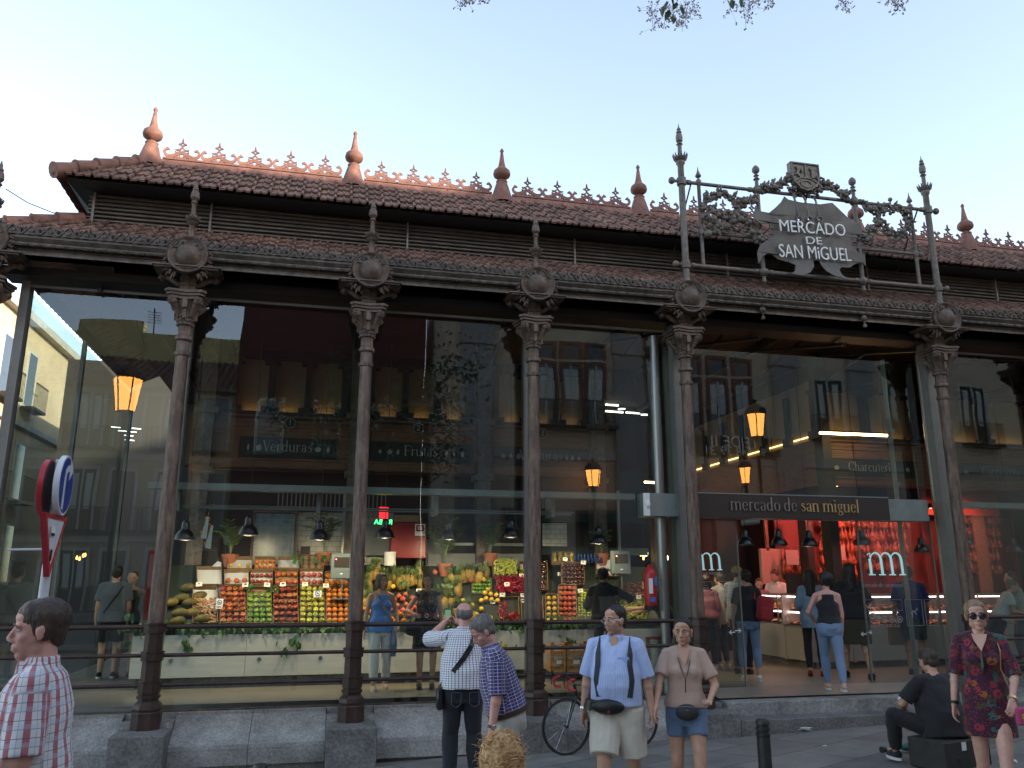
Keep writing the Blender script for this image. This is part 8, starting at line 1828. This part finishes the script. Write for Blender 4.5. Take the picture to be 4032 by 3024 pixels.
x, y, z = pl(820, 1400, 1.35); person('woman in blue sleeveless top and white trousers standing behind the glass', x, y, z, 186, 1.66, 'f', 'tan', 1.1, head=(28, 2, 0), hands=[(-.24, .16, .96), (.27, .05, .82)], top=('tank', 'sky', 0, .86, .02), bottom=('trousers', 'white', 1.82, .02), hair=('bob', 'ash'), shoes=('beige', 'beige'), near=1, feet=[(-.12, -.1, .085), (.1, .12, .085)], extra=ex17)
def ex18(f):
    band(f, 1.10, .065, 'red_belt', CL['red'], .032); b = MB(); b.tube([(.015+.028*math.cos(a), .142, 1.10+.028*math.sin(a)) for a in [k*math.pi/8 for k in range(17)]], .005, 6); f['part'](b, 'buckle', SILV, M_=f['T'])
    b = MB(); b.tube([on_torso(f, -32, 1.44, .0), (-.01, .13, 1.34), (.03, .14, 1.36), on_torso(f, 32, 1.44, .0)], .003, 5); b.tube([(.0+.018*math.cos(a), .155, 1.26+.022*math.sin(a)) for a in [k*math.pi/6 for k in range(13)]], .002, 5); f['part'](b, 'necklace', CL['red'], M_=f['T'])
x, y, z = pl(921, 1400, 1.35); i18 = person('smiling woman in black floral dress with wide red belt behind the glass', x, y, z, 176, 1.66, 'f', 'tan', 1.14, head=(-14, 6, 6), hands=[(-.24, .04, .86), (.20, .22, 1.12)], elb=[(-.5, -1, 0), (1, -1, -.5)], top=('dress', 'floral_black', 0, .56, .02), bottom=None, hair=('bob', 'auburn'), shoes=('black', 'black'), near=1, curl=(.5, 1.0), extra=ex18)
p = loc2w(i18['t'], i18['A'][1][2]); hb2 = empty('black_handbag', p+Vector((-.02, -.04, -.22)), 0, 'black handbag hanging from the arm of the smiling woman', 'handbag'); b = MB(); b.ball((0, 0, .02), (.15, .06, .10), 16, 10); b.build('bag_body', BLK_L, hb2, smooth=True); b = MB(); b.tube([(-.07, 0, .09), (-.03, 0, .2), (.03, 0, .2), (.07, 0, .09)], .008, 6); b.build('bag_handle', BLK_L, hb2)
x, y, z = pl(1308, 1400, 1.6); person('man in black from behind reaching over the fruit left of the scale', x, y, z, -15, 1.76, 'm', 'brown', 1.1, lean=6, head=(-20, 10, 0), hands=[(-.2, .3, 1.15), (.42, .34, 1.22)], top=('shirt', 'black', 1.7, .9, .03), bottom=('trousers', 'black', 1.95), hair=('short', 'black'), shoes=('black', 'black'), near=0, back=True)
x, y, z = pl(1447, 1400, 2.0); person('fruit seller in black half hidden by the steel pole reaching into the grapes', x, y, z, 75, 1.70, 'm', 'tan', 1.0, lean=28, head=(0, 20, 0), hands=[(-.05, .62, 1.12), (.15, .55, 1.05)], top=('tee', 'black', .6, .9), bottom=('trousers', 'black', 1.9), hair=('short', 'black'), shoes=('black', 'black'), near=0)
# ---- left interior pair
def ex21(f): strap(f, [on_torso(f, 215, 1.0, .05), on_torso(f, 190, 1.15, .05), on_torso(f, 165, 1.3, .045), on_torso(f, 140, 1.42, .03), (.09, -.02, 1.47)], .03, 'sling_strap', BLK_L)
x, y, z = pl(235, 1400, 3.9); person('man from behind in grey t-shirt and black shorts inside the left glass bay', x, y, z, 10, 1.80, 'm', 'tan', 1.15, top=('tee', 'grey', .8, .86, .02), bottom=('shorts', 'black', .85, .03), hair=('short', 'black'), shoes=('black', 'white'), near=0, back=True, extra=ex21)
x, y, z = pl(270, 1400, 4.1); person('dark haired woman in black vest pointing right inside the left glass bay', x, y, z, 200, 1.72, 'f', 'tan', 1.0, head=(-20, 0, 0), hands=[(-.45, .3, 1.25), (.22, .1, .85)], top=('tank', 'black', 0, .9), bottom=('shorts', 'darkdenim', .5, .02), hair=('tied', 'black'), shoes=('red', 'black'), near=0)
# ---- right edge pair
x, y, z = pl(2166, 1400, 1.2); person('fair haired woman in white t-shirt leaning forward at the right edge', x, y, z, -115, 1.64, 'f', 'tan', 1.05, lean=26, head=(0, 10, 0), hands=[(-.1, .5, 1.08), (.15, .45, 1.05)], top=('tee', 'whitetop', .6, .95, .02), bottom=('skirt', 'black', .55), hair=('topbun', 'ash'), shoes=('black', 'black'), near=0, back=True)
x, y, z = pl(2215, 1400, 1.35); person('man in grey shirt facing the leaning woman cut by the right edge', x, y, z, 55, 1.72, 'm', 'tan', 1.1, lean=6, hands=[(-.15, .4, 1.1), (.15, .35, 1.0)], top=('shirt', 'stone', 1.0, .88), bottom=('trousers', 'grey', 1.95), hair=('receding', 'dark'), shoes=('black', 'black'), near=0)
# ================================================================ STREET FURNITURE
def bollard(x, y, h, r_, label):
    t = empty('bollard', (x, y, gz(x, y)), 0, label, 'bollard', 'dark iron bollards'); b = MB(); b.lathe([(r_, -.05), (r_, h-.14)], 24); b.build('post', BOL, t, smooth=True)
    b = MB(); b.lathe([(r_*.9, h-.14), (r_*1.05, h-.135), (r_*1.05, h-.115), (r_*.9, h-.11), (r_*.9, h-.095), (r_*1.05, h-.09), (r_*1.05, h-.07), (r_*.9, h-.065), (r_*.9, h-.05), (r_*1.05, h-.045), (r_*1.02, h-.025), (r_*.8, h-.008), (.002, h)], 24); b.build('ribbed_cap', BOL, t, smooth=True)
BOL = mat('bollard_paint', (.035, .038, .036), .45, .3, .25, 10, .15, 60)
x, y = XYD(1647, 1563, 6.75); bollard(x, y, .80, .055, 'dark bollard standing alone in front of the entrance steps')
g_ = atz(2075, 1650, -.14); bollard(g_.x, g_.y, .83, .062, 'dark bollard between the seated man and the woman in the patterned dress')
x, y = XYD(563, 1639, 5.9); bollard(x, y, .75, .05, 'top of a dark bollard at the lower edge before the left plinth')
# litter
for (px_, py_, c_, lb) in [(1783, 1571, M['black'], 'crumpled black and white wrapper at the foot of the entrance step'), (1740, 1579, M['letter_w'], 'tiny white scrap left of the crumpled wrapper'), (1782, 1612, M['letter_w'], 'small pale scrap of paper on the paving'), (2178-3, 1648, M['letter_w'], 'torn printed paper beside the right bollard')]:
    lo_, hi_ = .0, 1; p = atz(px_, py_, -.25)
    for _ in range(6): p = atz(px_, py_, gz(p.x, p.y)+.01)
    t = empty('litter', p, 0, lb, 'litter'); b = MB(); k_ = 1 if 'crumpled' in lb or 'torn' in lb else .25
    for k in range(10): a = [Vector((rnd.uniform(-.12, .12)*k_, rnd.uniform(-.05, .05)*k_, rnd.uniform(0, .05)*k_)) for _ in range(3)]; b.add(a+[q+Vector((0, 0, .003)) for q in a], [(0, 1, 2), (5, 4, 3), (0, 3, 4, 1), (1, 4, 5, 2), (2, 5, 3, 0)], k % 2)
    b.build('wrapper', [c_, M['letter_w']], t)
# crutch-like stick by the box
p = atz(1905, 1628, -.16); q = atz(1975, 1620, -.16); t = empty('folded_umbrella', p+Vector((0, 0, .04)), 0, 'short black stick with metal shaft lying left of the dark box', 'umbrella'); d = q-p
b = MB(); b.tube([(0, 0, 0), d*.12], [.035, .03], 10); b.build('handle', BLK_L, t, smooth=True); b = MB(); b.tube([d*.12, d*.6], .012, 8); b.build('shaft', M['chrome'], t, smooth=True); b = MB(); b.tube([d*.62, d*.9], [.03, .05], 8); b.build('cover', mat('green_cover', (.02, .12, .10), .7), t, smooth=True)
# road signs on a pole at left
px0 = XYD(105, 1200, 5.6); SX, SY = px0; ps = gz(SX, SY)
sp_ = empty('sign_pole', (SX, SY, ps), 0, 'white pole carrying round and triangular traffic signs at the left', 'traffic sign')
zt_ = atd(115, 980, 5.6).z-ps; b = MB(); b.lathe([(.032, -.05), (.032, zt_-.02)], 14); b.build('pole', mat('white_pole_paint', (.55, .57, .60), .5, 0, .1, 5), sp_, smooth=True)
WHT = mat('sign_white', (.62, .65, .70), .4); BLU = mat('sign_blue', (.02, .05, .26), .35); RED = mat('sign_red', (.42, .02, .035), .35); SBK = mat('sign_back', (.03, .03, .03), .5)
def disc(name, c, ang, r_, m_rim, m_face, m_back, parent):
    Mx = Matrix.Translation(c) @ Matrix.Rotation(R(ang), 4, 'Z') @ Matrix.Rotation(R(90), 4, 'X'); b = MB(); b.lathe([(r_*.97, -.03), (r_, -.028), (r_, .006), (r_*.96, .008), (r_*.93, .006)], 36, M=Mx); o = b.build(name, m_rim, parent, smooth=True)
    b = MB(); b.lathe([(r_*.92, .0065), (r_*.92, .0085)], 36, M=Mx); b.build('face', m_face, o, smooth=True); b = MB(); b.lathe([(r_*.95, -.034), (r_*.95, -.031)], 36, M=Mx); b.build('back', m_back, o, smooth=True); return o, Mx
rz_ = atd(115, 1045, 5.6); zc_ = rz_.z-ps; rr_ = (atd(128, 978, 5.6).z-atd(128, 1112, 5.6).z)/2
o, Mx = disc('blue_disc', (.055, -.03, zc_+.0), 93.5, rr_, WHT, BLU, WHT, sp_)
b = MB(); fr = lambda u, v, d: Mx @ Vector((u, v, .009+d)); b.ribbon([(-.06, -.17), (-.06, .02), (-.05, .09), (.0, .12), (.06, .12)], .045, 0, .002, fr); b.prism([(.05, .19), (.15, .115), (.05, .04)], 0, .0025, fr); b.build('arrow', WHT, o)
o2, Mx2 = disc('red_disc', (-.085, .02, zc_-.02), 274, rr_*.98, RED, WHT, SBK, sp_)
zc2 = atd(122, 1180, 5.6).z-ps; hh = atd(120, 1110, 5.6).z-atd(120, 1250, 5.6).z
Mt = Matrix.Translation((.03, -.05, zc2)) @ Matrix.Rotation(R(90), 4, 'Z') @ Matrix.Rotation(R(90), 4, 'X'); tri = [(-.26, hh/2), (.26, hh/2), (0, -hh/2)]
fr = lambda u, v, d: Mt @ Vector((u, v, d)); b = MB(); b.prism([(u*.93, v*.93) for u, v in tri], -.03, 0, fr); o3 = b.build('yield_triangle', WHT, sp_); b = MB(); b.ribbon([(u*.86, v*.86+.01) for u, v in tri], .06, -.032, .006, fr, closed=True); b.build('rim', RED, o3)
b = MB(); b.prism([(-.1, .06), (-.01, .06), (-.01, .13), (-.1, .13)], .007, .009, fr); b.build('sticker', M['letter_w'], o3); b = MB(); b.box(-.0, .0, 0, 0, 0, 0) if False else b.prism([(-.095, .065), (-.015, .065), (-.015, .085), (-.095, .085)], .0095, .011, fr); b.prism([(-.05, -.1), (-.02, -.1), (-.01, -.03), (-.05, -.02)], .007, .009, fr); b.build('sticker_print', M['black'], o3)
b = MB(); b.tube([(-.26, 0, atd(70, 1188, 5.6).z-ps), (.0, 0, atd(95, 1186, 5.6).z-ps)], .008, 6); b.build('bracket', WHT, sp_)
# bicycle leaning at the plinth
GBK = mat('bike_black', (.012, .012, .013), .3, .2, coat=.4); TYR = mat('tyre_rubber', (.02, .02, .02), .8); TAPE = mat('red_bar_tape', (.55, .02, .04), .5)
w1 = atz(1224, 1628, -.37); w1 = Vector((aty(1224, 1628, -.80).x, -.80, 0)); w2 = Vector((aty(1400, 1608, -.62).x, -.62, 0)); bl = (w2-w1).length
bk_ = empty('bicycle', (w1.x, w1.y, 0), math.atan2(w2.y-w1.y, w2.x-w1.x), 'black road bicycle with red bar tape leaning by the third column', 'bicycle')
z1 = gz(w1.x, w1.y)+.335; L1_ = 1.0
def wheel(xc, lab):
    Mx = Matrix.Translation((xc, 0, z1)) @ Matrix.Rotation(R(90), 4, 'X'); b = MB()
    b.tube([Mx @ Vector((.325*math.cos(a), .325*math.sin(a), 0)) for a in [k*math.pi/24 for k in range(49)]], .0125, 8, cap=False); wo = b.build('wheel', TYR, bk_, smooth=True)
    b = MB(); b.tube([Mx @ Vector((.308*math.cos(a), .308*math.sin(a), 0)) for a in [k*math.pi/24 for k in range(49)]], .009, 6, cap=False); b.build('rim', GBK, wo, smooth=True)
    b = MB()
    for k in range(24): a = k*math.pi/12; a2 = a+(.5 if k % 2 else -.5); b.tube([Mx @ Vector((.305*math.cos(a), .305*math.sin(a), 0)), Mx @ Vector((.02*math.cos(a2), .02*math.sin(a2), .02 if k % 2 else -.02))], .0016, 3)
    b.build('spokes', M['chrome'], wo); b = MB(); b.lathe([(.018, -.04), (.018, .04)], 10, M=Mx); b.build('hub', GBK, wo)
wheel(0, 'f'); wheel(L1_, 'r')
b = MB(); hd = (.12, 0, z1+.50); hd2 = (.155, 0, z1+.36); bb0 = (.60, 0, z1-.06); st_ = (.74, 0, z1+.46)
b.tube([hd, st_], .016, 8); b.tube([hd2, bb0], .02, 8); b.tube([bb0, st_, (.76, 0, z1+.55)], .016, 8); b.tube([hd, hd2], .02, 8)
for s_ in (-.03, .03): b.tube([(.745, s_*.4, z1+.44), (L1_, s_, z1)], .009, 6); b.tube([bb0, (L1_, s_, z1)], .009, 6); b.tube([hd2, (.12, s_, z1+.30), (.0, s_, z1)], .012, 6)
b.build('frame', GBK, bk_, smooth=True)
b = MB(); b.tube([(.115, 0, z1+.52), (.10, 0, z1+.57), (.03, 0, z1+.58)], .014, 8); b.tube([(.03, -.2, z1+.58), (.03, .2, z1+.58)], .013, 8); b.build('handlebar', GBK, bk_, smooth=True)
for s_ in (-1, 1):
    b = MB(); b.tube([(.03, s_*.2, z1+.58), (-.05, s_*.2, z1+.575), (-.08, s_*.205, z1+.52), (-.05, s_*.21, z1+.46), (.03, s_*.21, z1+.45)], .015, 8); b.build('bar_tape', TAPE, bk_, smooth=True)
    b = MB(); b.tube([(-.04, s_*.2, z1+.59), (-.09, s_*.2, z1+.62), (-.1, s_*.2, z1+.66)], [.016, .018, .01], 8); b.tube([(-.09, s_*.2, z1+.62), (-.12, s_*.2, z1+.55), (-.1, s_*.2, z1+.48)], .006, 6); b.build('brake_lever', GBK, bk_, smooth=True)
b = MB(); b.ball((.78, 0, z1+.58), (.13, .05, .025), 12, 8); b.build('saddle', GBK, bk_, smooth=True)
b = MB(); Mx = Matrix.Translation((.60, -.04, z1-.06)) @ Matrix.Rotation(R(90), 4, 'X'); b.lathe([(.095, 0), (.1, .004), (.095, .008)], 24, M=Mx); b.tube([(.6, -.06, z1-.06), (.68, -.07, z1-.2)], .01, 6); b.tube([(.66, -.12, z1-.2), (.70, -.06, z1-.2)], .015, 6); b.tube([(.6, .05, z1-.06), (.52, .07, z1+.07)], .01, 6); b.build('crankset', M['chrome'], bk_, smooth=True)
